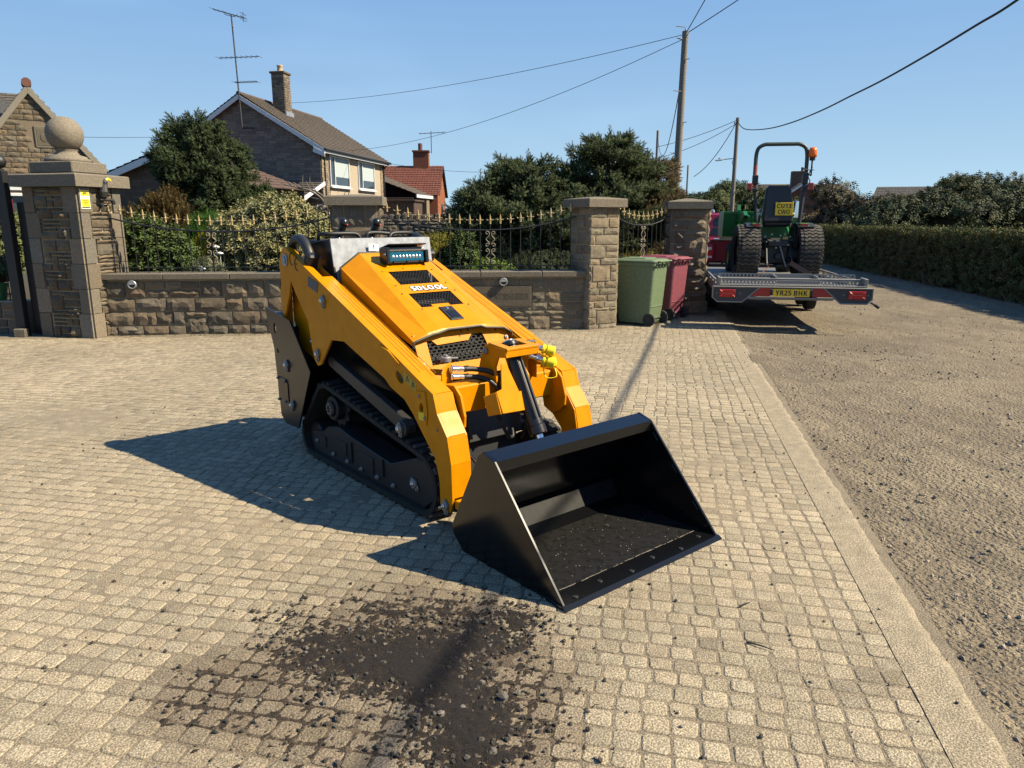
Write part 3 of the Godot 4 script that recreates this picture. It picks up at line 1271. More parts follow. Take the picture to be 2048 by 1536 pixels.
func walls() -> void:
	var brown := Color(0.448, 0.352, 0.243)
	var buff := Color(0.512, 0.410, 0.275)
	var mortar: Material = mats["mortar"]
	# --- the long garden wall
	var gw := thing("garden_wall", "low sandstone garden wall behind the loader with flat coping and a carved name stone", "wall", V(-5.87, 0, -10.43), deg_to_rad(5.2))
	var core := Mb.new()
	core.box(V(3.55, 0.38, -0.19), V(7.1, 0.88, 0.36))
	put("wall_core", core, mortar, gw)
	masonry(gw, Transform3D(Basis(), V(0.0, -0.02, 0)), 3.3, 0.80, 0.04, Vector2i(5, 11), Vector2i(3, 6), 0.022, 0.024, brown)
	var plate := [[5.19 - 3.95, 6.19 - 3.95, 0.34 + 0.02, 0.665 + 0.03]]
	masonry(gw, Transform3D(Basis(), V(3.95, -0.02, 0)), 3.05, 0.80, 0.04, Vector2i(4, 10), Vector2i(2, 4), 0.014, 0.016, buff, plate)
	var x := 0.0
	while x < 7.0:
		var l := minf(rng.randf_range(0.75, 1.05), 7.04 - x)
		var b := Mb.new()
		b.tint(Color(0.294, 0.250, 0.188) * vary(0.12))
		b.box(V(x + l * 0.5, 0.845, -0.17), V(l - 0.006, 0.085, 0.47), 0.008)
		put("coping_slab", b, mats["coping_stone"], gw)
		x += l
	var nb := Mb.new()
	nb.tint(Color(0.21, 0.172, 0.12))
	nb.box(V(5.69, 0.515, 0.012), V(0.985, 0.305, 0.04), 0.006)
	var ns := put("name_stone", nb, mats["coping_stone"], gw)
	mark(ns, "VIEW NURSERIES", 0.80, 0.088, Transform3D(Basis(), V(5.74, 0.515, 0.0325)), mat("carved_letters", 0.05, 0.042, 0.03, 0.95), "carved_lettering", true, true)
	# middle pillar, built into the wall
	var mp := thing("wall_pillar", "squat rock-faced stone pillar in the middle of the garden wall, behind the loader's control levers", "pillar", V(-2.585, 0, -10.66), deg_to_rad(5.2), "")
	core = Mb.new()
	core.box(V(0.325, 0.92, -0.325), V(0.64, 1.85, 0.64))
	put("pillar_core", core, mortar, mp)
	masonry(mp, face_front(), 0.65, 1.84, 0.06, Vector2i(3, 6), Vector2i(2, 4), 0.028, 0.026, Color(0.35, 0.29, 0.22))
	masonry(mp, face_right(0.65), 0.65, 1.84, 0.06, Vector2i(3, 6), Vector2i(2, 4), 0.028, 0.026, Color(0.35, 0.29, 0.22))
	masonry(mp, face_left(0.65), 0.65, 1.84, 0.06, Vector2i(4, 6), Vector2i(3, 4), 0.028, 0.026, Color(0.35, 0.29, 0.22))
	cap_slab(mp, V(0.325, 1.842, -0.325), 0.82, 0.82, 0.13, 0.03, Color(0.338, 0.294, 0.225))
	# right pillar at the corner
	var rp := thing("wall_pillar", "tall squared-stone pillar at the wall's corner beside the green wheelie bin", "pillar", V(1.159, 0, -10.96), deg_to_rad(29.4))
	core = Mb.new()
	core.box(V(0.265, 0.90, -0.265), V(0.525, 1.86, 0.525))
	put("pillar_core", core, mortar, rp)
	var pale := Color(0.576, 0.461, 0.307)
	masonry(rp, Transform3D(Basis(), V(0, -0.02, 0)), 0.53, 1.84, 0.05, Vector2i(3, 7), Vector2i(2, 3), 0.013, 0.013, pale)
	masonry(rp, Transform3D(face_left(0.53).basis, V(0, -0.02, -0.53)), 0.53, 1.84, 0.05, Vector2i(3, 7), Vector2i(2, 3), 0.013, 0.013, pale)
	masonry(rp, face_right(0.53), 0.53, 1.84, 0.06, Vector2i(4, 7), Vector2i(3, 4), 0.020, 0.022, pale)
	cap_slab(rp, V(0.265, 1.822, -0.265), 0.70, 0.70, 0.125, 0.03, Color(0.338, 0.281, 0.206))
	# far pillar by the trailer
	var fp := thing("wall_pillar", "dark rough stone pillar between the maroon bin and the trailer", "pillar", V(2.77, 0, -12.93), deg_to_rad(-6.0))
	core = Mb.new()
	core.box(V(0.31, 0.90, -0.26), V(0.615, 1.86, 0.515))
	put("pillar_core", core, mortar, fp)
	masonry(fp, Transform3D(Basis(), V(0, -0.02, 0)), 0.62, 1.84, 0.06, Vector2i(3, 6), Vector2i(2, 4), 0.034, 0.055, brown)
	masonry(fp, Transform3D(face_right(0.62).basis, V(0.62, -0.02, 0)), 0.52, 1.84, 0.06, Vector2i(3, 6), Vector2i(2, 4), 0.034, 0.05, brown)
	masonry(fp, Transform3D(face_left(0.52).basis, V(0, -0.02, -0.52)), 0.52, 1.84, 0.06, Vector2i(4, 7), Vector2i(3, 5), 0.024, 0.03, brown)
	cap_slab(fp, V(0.31, 1.822, -0.26), 0.76, 0.68, 0.13, 0.05, Color(0.312, 0.263, 0.194))
	# low wall behind the bins
	var bw := thing("bin_wall", "short low stone wall behind the two wheelie bins", "wall", V(1.50, 0, -11.50), deg_to_rad(50.0))
	core = Mb.new()
	core.box(V(0.98, 0.38, -0.17), V(1.95, 0.88, 0.32))
	put("wall_core", core, mortar, bw)
	masonry(bw, Transform3D(Basis(), V(0, -0.02, 0)), 1.95, 0.80, 0.065, Vector2i(3, 7), Vector2i(2, 4), 0.024, 0.026, brown)
	for k in 2:
		var b := Mb.new()
		b.tint(Color(0.294, 0.250, 0.188))
		b.box(V(0.49 + k * 0.975, 0.845, -0.16), V(0.968, 0.085, 0.44), 0.008)
		put("coping_slab", b, mats["coping_stone"], bw)
	# gate pillar with the stone ball
	var gp := thing("gate_pillar", "broad stone gate pillar topped by a large stone ball, with a yellow notice on it", "pillar", V(-6.77, 0, -10.38), deg_to_rad(-14.5))
	core = Mb.new()
	core.box(V(0.45, 1.03, -0.375), V(0.89, 2.14, 0.74))
	put("pillar_core", core, mortar, gp)
	var grey := Color(0.36, 0.305, 0.23)
	var taken_front := quoins(gp, face_front(), 0.0, [0.20, 0.24, 0.18], 2.08, 6, false, grey)
	taken_front += quoins(gp, face_front(), 0.9, [0.20, 0.16, 0.24], 2.08, 6, true, grey)
	masonry(gp, face_front(), 0.9, 2.08, 0.055, Vector2i(2, 5), Vector2i(1, 3), 0.022, 0.06, Color(0.36, 0.29, 0.20), taken_front)
	var fr := face_right(0.9)
	var taken_right := quoins(gp, fr, 0.0, [0.20, 0.16, 0.22], 2.08, 6, false, Color(0.36, 0.305, 0.23))
	taken_right += quoins(gp, fr, 0.75, [0.18, 0.22, 0.16], 2.08, 6, true, Color(0.36, 0.305, 0.23))
	masonry(gp, fr, 0.75, 2.08, 0.055, Vector2i(3, 7), Vector2i(1, 3), 0.018, 0.022, Color(0.36, 0.29, 0.20), taken_right)
	cap_slab(gp, V(0.45, 2.082, -0.375), 1.12, 0.97, 0.165, 0.05, Color(0.350, 0.300, 0.225))
	var b2 := Mb.new()
	b2.tint(Color(0.350, 0.300, 0.225))
	b2.box(V(0.45, 2.345, -0.375), V(0.72, 0.15, 0.62), 0.012)
	put("plinth", b2, mats["coping_stone"], gp)
	b2 = Mb.new()
	b2.tint(Color(0.400, 0.344, 0.256))
	b2.lathe(P2([0.0, 0.0, 0.29, 0.0, 0.29, 0.045, 0.25, 0.06, 0.245, 0.08, 0.16, 0.105, 0.13, 0.15, 0.15, 0.18]), 28, true)
	put("ball_neck", b2, mats["coping_stone"], gp, V(0.45, 2.42, -0.375))
	b2 = Mb.new()
	b2.tint(Color(0.413, 0.350, 0.263))
	b2.ball(Vector3.ZERO, Vector3.ONE * 0.238, 24, 36)
	put("stone_ball", b2, mats["coping_stone"], gp, V(0.45, 2.80, -0.375))
	# notice
	var s := thing("notice", "small yellow and white notice fixed under the gate pillar's cap", "sign", gp.transform * V(0.924, 1.92, -0.10), gp.rotation.y + PI / 2)
	b2 = Mb.new()
	b2.box(V(0, 0, 0.003), V(0.155, 0.27, 0.006), 0.001)
	put("sign_board", b2, mats["white_print"], s)
	b2 = Mb.new()
	b2.box(V(0, 0.075, 0.0072), V(0.14, 0.075, 0.002))
	b2.box(V(0, -0.055, 0.0072), V(0.14, 0.105, 0.002))
	put("yellow_field", b2, mats["warning_yellow"], s)
	b2 = Mb.new()
	b2.box(V(0, 0.125, 0.0074), V(0.145, 0.014, 0.002))
	for k in 8:
		b2.box(V(-0.06 + k * 0.0172, 0.027 - 0.007 * (k % 2), 0.0074), V(0.0086, 0.007, 0.002))
	b2.box(V(0, 0.0155, 0.0074), V(0.14, 0.003, 0.002))
	for k in 3:
		b2.box(V(0, -0.025 - k * 0.022, 0.0088), V(0.085 - 0.016 * k, 0.007, 0.002))
	b2.box(V(0, -0.118, 0.0074), V(0.14, 0.014, 0.002))
	b2.box(V(0, 0.075, 0.0088), V(0.05, 0.016, 0.002))
	b2.box(V(-0.02, 0.062, 0.0088), V(0.01, 0.02, 0.002))
	put("print", b2, mats["black_print"], s)
	# low wall on the far side of the gateway
	var lw := thing("low_wall", "shaded low stone wall left of the black gate post, below the garden", "wall", V(-10.6, 0, -10.6), 0.0)
	core = Mb.new()
	core.box(V(1.75, 0.2, -0.15), V(3.5, 0.55, 0.3))
	put("wall_core", core, mortar, lw)
	masonry(lw, Transform3D(Basis(), V(0, -0.03, 0)), 3.5, 0.5, 0.06, Vector2i(4, 8), Vector2i(2, 4), 0.02, 0.02, brown)
	# wall lights
	for q in [[0.44, "round metal wall light at the left end of the garden wall"], [5.76, "round metal wall light above the carved name stone"]]:
		var wl := thing("wall_light", q[1], "light", gw.transform * V(q[0], 0.735, 0.055), gw.rotation.y, "round wall lights")
		b2 = Mb.new()
		b2.lathe(P2([0.0, -0.04, 0.062, -0.04, 0.062, 0.012, 0.056, 0.022, 0.048, 0.022, 0.045, 0.010, 0.0, 0.006]), 24, false, Transform3D(Basis(V(1, 0, 0), V(0, 0, 1), V(0, -1, 0)), Vector3.ZERO))
		put("housing", b2, mats["alu"], wl)
		b2 = Mb.new()
		b2.prism(P2([-0.047, 0.002, -0.034, 0.032, 0.0, 0.047, 0.034, 0.032, 0.047, 0.002]), 0.008, 0.02, 0.002)
		put("hood", b2, mats["alu"], wl)
		b2 = Mb.new()
		b2.cyl(V(0, 0, 0.006), V(0, 0, 0.010), 0.043, 20)
		put("glass", b2, mats["car_glass"], wl)
	# garden ground behind the walls
	var gg := Mb.new()
	var poly := P2([-40, -10.9, -7.6, -10.9, -5.9, -10.75, 1.2, -11.4, 2.8, -13.2, 3.2, -13.6, 9.0, -48, -60, -48, -60, -10.9])
	gg.xf = Transform3D(Basis(V(1, 0, 0), V(0, 0, 1), V(0, -1, 0)), Vector3.ZERO)
	var flipped := PackedVector2Array()
	for p in poly:
		flipped.append(Vector2(p.x, p.y))
	gg.prism(flipped, -0.42, 0.1)
	struct("garden_ground", gg, mats["garden_soil"])
	# gate
	var gl := thing("gate_post", "black steel gate post with a ball on top, left of the gate pillar", "gate post", V(-7.06, 0, -10.40), deg_to_rad(-10))
	b2 = Mb.new()
	b2.box(V(0, 1.15, 0), V(0.15, 2.3, 0.10), 0.006)
	put("post", b2, mats["satin_black"], gl)
	b2 = Mb.new()
	b2.lathe(P2([0.0, 0.0, 0.05, 0.0, 0.05, 0.02, 0.03, 0.03, 0.03, 0.05]), 16)
	b2.ball(V(0, 0.12, 0), Vector3.ONE * 0.092, 14, 20)
	put("ball_finial", b2, mats["satin_black"], gl, V(0, 2.3, 0))
	b2 = Mb.new()
	b2.box(V(0.16, 0.95, -0.12), V(0.14, 1.86, 0.05), 0.006)
	put("gate_edge", b2, mats["satin_black"], gl)
	var gs := Mb.new()
	gs.tint(Color(0.36, 0.31, 0.23))
	gs.box(V(0, 0.06, 0), V(0.17, 0.125, 0.10), 0.012)
	tag(put("gate_stop", gs, mats["sandstone"], null, V(-7.02, 0, -10.28)), "pale broken stone block at the foot of the black gate post", "block")


# ---------------------------------------------------------------- wrought railings
func finial(fleur: bool) -> Mb:
	var b := Mb.new()
	b.lathe(P2([0.0, 0.0, 0.013, 0.0, 0.016, 0.012, 0.010, 0.02, 0.018, 0.036, 0.013, 0.055, 0.020, 0.062, 0.011, 0.07, 0.015, 0.085, 0.0, 0.150]), 8, true)
	if fleur:
		for s in [-1.0, 1.0]:
			b.tube(smooth_path(PackedVector3Array([V(0, 0.045, 0), V(s * 0.022, 0.064, 0), V(s * 0.042, 0.060, 0), V(s * 0.054, 0.074, 0)]), 3), 0.010, 6, 0.004)
			b.ball(V(0, 0.066, s * 0.012), Vector3.ONE * 0.009, 5, 6)
	return b


func railing(called: String, label: String, p0: Vector3, p1: Vector3, count: int, h_end: float, h_mid: float, gilded: bool, scroll: Array) -> void:
	var l := p0.distance_to(p1)
	var turn := atan2(-(p1.z - p0.z), p1.x - p0.x)
	var o := thing(called, label, "railing", p0, turn)
	var iron: Material = mats["black_iron"]
	var b := Mb.new()
	b.box(V(l * 0.5, 0.07, 0), V(l, 0.012, 0.035), 0.002)
	put("bottom_rail", b, iron, o)
	var path := PackedVector3Array()
	for i in 25:
		var t := i / 24.0
		path.append(V(l * t, h_mid + (h_end - h_mid) * pow(absf(2 * t - 1), 2.2), 0))
	b = Mb.new()
	b.tube(path, 0.011, 6)
	put("top_rail", b, iron, o)
	var f := finial(true).mesh()
	var spots := [0, 0]
	for i in count:
		var t := (i + 0.5) / count
		var x := l * t
		var h := h_mid + (h_end - h_mid) * pow(absf(2 * t - 1), 2.2) + 0.085
		if scroll.has(i):
			h = h
		b = Mb.new()
		b.bar(V(0, 0, 0), V(0, h, 0), 0.0075, 6)
		var bar := put("bar", b, iron, o, V(x, 0, 0))
		put("finial", f, mats["gilt"] if gilded else iron, bar, V(0, h, 0))
		if i % 9 == 1:
			b = Mb.new()
			b.bar(V(0, -0.06, 0), V(0, 0.08, 0), 0.009, 6)
			put("foot", b, iron, bar)
	for q in scroll:
		var x: float = l * (q + 0.5) / count
		var top := h_mid + (h_end - h_mid) * pow(absf(2 * (q + 0.5) / count - 1), 2.2)
		b = Mb.new()
		var hh := top - 0.085
		for sd in [-1.0, 1.0]:
			for half in [[0.0, 0.5], [0.5, 1.0]]:
				var a: float = 0.08 + hh * half[0]
				var c: float = 0.08 + hh * half[1]
				var pts := PackedVector3Array()
				for k in 11:
					var w := PI * 0.9 - (10 - k) * 0.62
					var rr := 0.010 + 0.0022 * k
					pts.append(V(sd * (0.048 + cos(w) * rr), a + 0.040 + sin(w) * rr, 0.012))
				pts.append(V(sd * 0.024, a + 0.085, 0.012))
				pts.append(V(sd * 0.068, (a + c) * 0.5, 0.012))
				pts.append(V(sd * 0.024, c - 0.085, 0.012))
				for k in 11:
					var w := PI * 1.1 - k * 0.62
					var rr := 0.032 - 0.0022 * k
					pts.append(V(sd * (0.048 + cos(w) * rr), c - 0.040 + sin(w) * rr, 0.012))
				b.tube(smooth_path(pts, 2), 0.0062, 5)
		put("scrollwork", b, mats["scroll_iron"], o, V(x, 0, 0))


func railings() -> void:
	var d := V(0.9959, 0, -0.0906)
	var o := V(-5.87, 0.888, -10.60)
	railing("railing", "black gilt-tipped railing with dipped top on the garden wall, before the leafy bushes", o + d * 0.05, o + d * 3.28, 21, 0.80, 0.585, true, [9])
	railing("railing", "black gilt-tipped railing with dipped top between the middle and corner pillars", o + d * 3.97, o + d * 6.86, 19, 0.80, 0.60, true, [10])
	railing("railing", "short black railing with gilt finials above the wall behind the wheelie bins", V(1.55, 0.888, -11.65), V(2.82, 0.888, -13.12), 13, 0.86, 0.66, true, [6])


# ---------------------------------------------------------------- the loader (x across, y up, z forwards; the bucket's lip is at z = 0)
func pin(parent: Node3D, at: Vector3, dir: Vector3, r: float, called := "pin") -> void:
	var b := Mb.new()
	b.cyl(at, at + dir * 0.016, r, 14, 0.003)
	b.cyl(at, at + dir * 0.024, r * 0.5, 6, 0.002)
	put(called, b, mats["zinc_steel"], parent)


# a pin with its oval locking plate, on a plate facing +-x
func lock_pin(parent: Node3D, x: float, y: float, z: float, s: float, r := 0.026, tilt := 0.25) -> void:
	var b := Mb.new()
	var d := V(s, 0, 0)
	b.cyl(V(x, y, z), V(x, y, z) + d * 0.018, r, 16, 0.003)
	b.cyl(V(x, y, z), V(x, y, z) + d * 0.024, r * 0.45, 10, 0.002)
	var pl := PackedVector2Array()
	for k in 20:
		var w := TAU * k / 20
		var c := Vector2(0, 0.018 if sin(w) > 0 else -0.034)
		pl.append(Vector2(z, y) + (c + Vector2(cos(w) * 0.62, sin(w) * 0.7) * r).rotated(tilt))
	b.plate(pl, minf(x + s * 0.004, x + s * 0.009), maxf(x + s * 0.004, x + s * 0.009), 0.001)
	var q := Vector2(z, y) + Vector2(0, -0.042).rotated(tilt)
	b.cyl(V(x, q.y, q.x), V(x, q.y, q.x) + d * 0.018, 0.008, 6, 0.002)
	var lk := put("locking_pin", b, mats["zinc_steel"], parent)
	b = Mb.new()
	b.cyl(V(x, y, z), V(x, y, z) + d * 0.027, r * 0.5, 12, 0.003)
	b.ball(V(x + s * 0.027, y, z), Vector3.ONE * r * 0.22, 5, 8)
	put("grease_nipple", b, mats["bright_steel"], lk)


func slot_grille(parent: Node3D, t: Transform3D, w: float, h: float, nx: int, ny: int) -> void:
	var b := Mb.new()
	b.xf = t
	var cw := w / nx
	var ch := h / ny
	var web := ch * 0.30
	for j in ny + 1:
		b.box(V(0, -h * 0.5 + j * ch, 0), V(w, web, 0.003))
	for j in ny:
		for i in nx + 1:
			var x := -w * 0.5 + (i + (0.5 if j % 2 == 1 else 0.0)) * cw
			if x > w * 0.5:
				continue
			var y := -h * 0.5 + (j + 0.5) * ch
			b.box(V(x, y, 0), V(cw * 0.30, ch - web, 0.003))
			for s in [[-1, -1], [-1, 1], [1, -1], [1, 1]]:
				var p := V(x + s[0] * cw * 0.15, y + s[1] * (ch - web) * 0.5, 0.0012)
				var q := p + V(s[0] * cw * 0.09, 0, 0)
				var e := p - V(0, s[1] * (ch - web) * 0.3, 0)
				if s[0] * s[1] < 0:
					b.tri(p, e, q)
				else:
					b.tri(p, q, e)
	put("slotted_mesh", b, mats["slat_black"], parent)


func loader() -> void:
	var M := thing("mini_loader", "yellow and black tracked mini loader with a wide black bucket lowered onto the paving", "loader", V(0.67, 0.0, -3.19), deg_to_rad(40.0))
	var yel: Material = mats["yellow_paint"]
	var blk: Material = mats["black_paint"]
	var sat: Material = mats["satin_black"]
	var b: Mb

	# ---- undercarriage
	for s in [-1.0, 1.0]:
		track(M, s)

	# ---- chassis
	b = Mb.new()
	b.plate(P2([-2.85, 0.2, -2.85, 1.20, -2.45, 1.16, -1.56, 0.86, -1.47, 0.72, -1.36, 0.62, -1.30, 0.34, -1.45, 0.17]), -0.255, 0.255, 0.006)
	put("chassis", b, blk, M)
	b = Mb.new()
	b.plate(P2([-2.80, 0.64, -2.80, 1.16, -2.40, 1.12, -1.62, 0.86, -1.52, 0.72, -1.50, 0.60]), -0.335, -0.258, 0.004)
	b.plate(P2([-2.80, 0.64, -2.80, 1.16, -2.40, 1.12, -1.62, 0.86, -1.52, 0.72, -1.50, 0.60]), 0.258, 0.335, 0.004)
	put("side_skirt", b, blk, M)
	# front plates seen under the crossbeam
	b = Mb.new()
	b.xf = Transform3D(Basis(V(1, 0, 0), -0.22), V(0, 0.50, -1.285))
	b.box(V(0, 0, 0), V(0.52, 0.26, 0.012), 0.003)
	b.box(V(-0.15, -0.05, 0.012), V(0.02, 0.12, 0.05), 0.003)
	b.xf = Transform3D.IDENTITY
	b.box(V(0, 0.27, -1.31), V(0.50, 0.20, 0.03), 0.004)
	put("front_plate", b, mat("front_plate_grey", 0.03, 0.031, 0.034, 0.42), M)
	b = Mb.new()
	b.tube(smooth_path(P3([0.215, 0.66, -1.24, 0.235, 0.6, -1.20, 0.235, 0.42, -1.19, 0.225, 0.34, -1.22])), 0.013, 8)
	b.tube(smooth_path(P3([-0.045, 0.56, -1.13, -0.05, 0.52, -1.08, -0.02, 0.44, -1.05, 0.02, 0.43, -1.06, 0.03, 0.47, -1.08])), 0.011, 8)
	put("guard_hoop", b, sat, M)
	b = Mb.new()
	b.tube(smooth_path(P3([-0.16, 0.30, -1.22, -0.15, 0.26, -1.17, -0.15, 0.22, -1.18, -0.16, 0.20, -1.22])), 0.011, 7)
	put("tie_down_ring", b, mats["bright_steel"], M)

	# ---- lift arms
	for s in [-1.0, 1.0]:
		lift_arm(M, s)

	# ---- crossbeam between the arms
	b = Mb.new()
	b.box(V(0, 0.688, -1.165), V(0.785, 0.155, 0.13), 0.008)
	var beam := put("crossbeam", b, yel, M)
	for s in [-1.0, 1.0]:
		b = Mb.new()
		b.plate(P2([-1.23, 0.765, -1.075, 0.782, -1.02, 0.735, -0.985, 0.63, -0.99, 0.57, -1.03, 0.53, -1.10, 0.50, -1.17, 0.53, -1.19, 0.63]), s * 0.37 - 0.008, s * 0.37 + 0.008, 0.002)
		put("gusset", b, yel, beam)
		b = Mb.new()
		b.box(V(s * 0.36, 0.772, -1.24), V(0.07, 0.012, 0.05), 0.002)
		put("stop_pad", b, yel, beam)

	# ---- tilt cylinder bracket
	b = Mb.new()
	for s in [-1.0, 1.0]:
		b.plate(P2([-1.27, 0.68, -1.235, 0.82, -1.20, 0.935, -1.165, 0.965, -1.12, 0.965, -1.00, 0.955, -0.985, 0.91, -1.06, 0.90, -1.085, 0.84, -1.075, 0.76, -1.12, 0.68]), 0.035 + s * 0.115 - 0.007, 0.035 + s * 0.115 + 0.007, 0.002)
	var bracket := put("tilt_bracket", b, yel, M)
	b = Mb.new()
	var t3 := Transform3D(Basis(V(1, 0, 0), 0.10), V(0.035, 0.955, -1.06))
	b.xf = t3
	# top bridge in four pieces, leaving the round opening the cylinder passes through
	b.box(V(0, 0.004, 0.052), V(0.236, 0.014, 0.044), 0.002)
	b.box(V(0, 0.004, -0.078), V(0.236, 0.014, 0.03), 0.002)
	b.box(V(-0.092, 0.0038, -0.015), V(0.052, 0.0136, 0.098), 0.002)
	b.box(V(0.092, 0.0038, -0.015), V(0.052, 0.0136, 0.098), 0.002)
	b.xf = Transform3D.IDENTITY
	b.box(V(0.035, 0.932, -0.995), V(0.236, 0.05, 0.012), 0.003)
	put("top_bridge", b, yel, bracket)
	b = Mb.new()
	for s in [-1.0, 1.0]:
		b.plate(P2([-1.13, 0.60, -1.13, 0.78, -1.07, 0.82, -1.035, 0.78, -1.03, 0.70, -1.06, 0.60]), 0.035 + s * 0.085 - 0.006, 0.035 + s * 0.085 + 0.006, 0.002)
	put("cheek_plate", b, yel, bracket)
	pin(bracket, V(-0.088, 0.925, -1.165), V(-1, 0, 0), 0.020)
	# cylinder: barrel, tie tubes, rod
	var top := V(0.035, 0.935, -1.10)
	var low := V(0.05, 0.30, -0.77)
	var dir := (low - top).normalized()
	b = Mb.new()
	b.cyl(top - dir * 0.02, top + dir * 0.50, 0.046, 24, 0.004)
	b.cyl(top - dir * 0.035, top - dir * 0.005, 0.052, 24, 0.006)
	b.cyl(top + dir * 0.46, top + dir * 0.515, 0.052, 24, 0.005)
	var cylr := put("tilt_cylinder", b, blk, M)
	b = Mb.new()
	for s in [-0.016, 0.016]:
		b.bar(top + V(s - 0.005, 0.0, 0.052) + dir * 0.06, top + V(s - 0.005, 0.0, 0.052) + dir * 0.40, 0.010, 8)
	put("feed_pipe", b, blk, cylr)
	b = Mb.new()
	b.cyl(top + dir * 0.5, low, 0.021, 18)
	put("piston_rod", b, mats["chrome"], cylr)
	b = Mb.new()
	b.cyl(top - dir * 0.046, top - dir * 0.036, 0.036, 20, 0.003)
	put("end_cap", b, mats["bright_steel"], cylr)
	b = Mb.new()
	b.cyl(low + V(-0.045, 0.015, -0.01), low + V(0.045, 0.015, -0.01), 0.04, 16, 0.004)
	put("rod_eye", b, blk, cylr)
	# folded shield in front of the hoses
	b = Mb.new()
	b.xf = Transform3D(Basis(V(0, 1, 0), 0.10) * Basis(V(1, 0, 0), -0.35), V(-0.075, 0.72, -0.955))
	b.prism(P2([-0.105, -0.10, 0.115, -0.115, 0.125, -0.005, 0.055, -0.002, 0.012, 0.16, -0.028, 0.165, -0.070, 0.03, -0.115, 0.022]), -0.004, 0.004, 0.002)
	var sh := put("hose_shield", b, yel, M)
	b = Mb.new()
	b.xf = Transform3D(Basis(V(0, 1, 0), 0.10) * Basis(V(1, 0, 0), -0.35), V(-0.075, 0.72, -0.955)) * Transform3D(Basis(UPV, -1.05), V(-0.113, -0.04, -0.001))
	b.prism(P2([-0.075, -0.055, 0.0, -0.06, 0.0, 0.062, -0.075, 0.055]), -0.004, 0.004, 0.002)
	put("shield_flange", b, yel, sh)
	# hoses and their bulkhead plate
	b = Mb.new()
	b.xf = Transform3D(Basis(UPV, 0.5), V(-0.315, 0.80, -1.22))
	b.prism(P2([-0.075, -0.05, 0.055, -0.05, 0.055, 0.045, 0.03, 0.075, -0.045, 0.062, -0.075, 0.03]), -0.004, 0.004, 0.002)
	var hp := put("hose_bracket", b, yel, M)
	b = Mb.new()
	for k in 2:
		var y := 0.845 - 0.045 * k
		b.cyl(V(-0.30, y, -1.195), V(-0.262, y - 0.003, -1.185), 0.017, 6, 0.002)
		b.cyl(V(-0.262, y - 0.003, -1.185), V(-0.235, y - 0.006, -1.175), 0.014, 12, 0.002)
		b.cyl(V(-0.31, y, -1.20), V(-0.30, y, -1.195), 0.022, 6, 0.002)
	put("hose_fitting", b, mats["bright_steel"], hp)
	for k in 2:
		b = Mb.new()
		var y := 0.845 - 0.045 * k
		var e := V(-0.015 - 0.045 * k, 0.66 - 0.02 * k, -1.035 + 0.02 * k)
		b.tube(smooth_path(PackedVector3Array([V(-0.238, y - 0.006, -1.175), V(-0.17, y - 0.012, -1.155), V(-0.09 - 0.02 * k, y - 0.035, -1.11), V(-0.03 - 0.03 * k, y - 0.10, -1.06), e])), 0.0145, 10)
		for q in 4:
			var c := V(-0.236 + q * 0.008, y - 0.006, -1.175)
			b.cyl(c, c + V(0.005, 0, 0.001), 0.018, 12, 0.001)
		put("hydraulic_hose", b, mats["hose_rubber"], M)
	b = Mb.new()
	b.tube(smooth_path(P3([-0.30, 0.86, -1.35, -0.24, 0.865, -1.37, -0.15, 0.86, -1.36])), 0.016, 8)
	b.tube(smooth_path(P3([0.16, 0.90, -1.25, 0.24, 0.93, -1.22, 0.31, 0.93, -1.20])), 0.014, 8)
	b.tube(smooth_path(P3([0.13, 0.84, -1.25, 0.17, 0.87, -1.18, 0.19, 0.88, -1.12])), 0.014, 8)
	put("hydraulic_hose", b, mats["hose_rubber"], M)
	b = Mb.new()
	b.cyl(V(-0.27, 0.865, -1.30), V(-0.27, 0.895, -1.30), 0.032, 16, 0.004)
	b.cyl(V(-0.27, 0.895, -1.30), V(-0.27, 0.905, -1.30), 0.014, 6, 0.001)
	put("grease_cap", b, mats["zinc_steel"], M)

	# ---- quick couplers with yellow caps
	b = Mb.new()
	b.plate(P2([-1.15, 0.75, -1.15, 0.925, -1.09, 0.955, -1.06, 0.94, -1.06, 0.75]), 0.196, 0.204, 0.001)
	put("coupler_bracket", b, yel, M)
	for q in [[0.155, 0.945, -1.10, 0.262, 0.905, -0.985], [0.150, 0.885, -1.09, 0.245, 0.845, -0.985]]:
		var a := V(q[0], q[1], q[2])
		var e := V(q[3], q[4], q[5])
		var u := (e - a).normalized()
		b = Mb.new()
		b.cyl(a, a + u * 0.03, 0.018, 6, 0.002)
		b.cyl(a + u * 0.03, a + u * 0.055, 0.014, 14)
		b.cyl(a + u * 0.055, a + u * 0.075, 0.020, 6, 0.002)
		b.cyl(a + u * 0.075, a + u * 0.10, 0.016, 14)
		var cp := put("quick_coupler", b, mats["bright_steel"], M)
		b = Mb.new()
		b.cyl(a + u * 0.096, a + u * 0.112, 0.029, 20, 0.003)
		b.cyl(a + u * 0.112, a + u * 0.122, 0.022, 20)
		b.cyl(a + u * 0.122, a + u * 0.172, 0.031, 20, 0.005)
		b.tube(smooth_path(PackedVector3Array([a + u * 0.17 + V(0.0, -0.028, 0), a + u * 0.18 + V(-0.015, -0.07, 0.015), a + u * 0.14 + V(-0.03, -0.085, 0), a + u * 0.10 + V(0, -0.03, 0)])), 0.0035, 6)
		put("dust_cap", b, mats["cap_yellow"], cp)

	engine_cover(M)
	console(M)
	bucket(M)

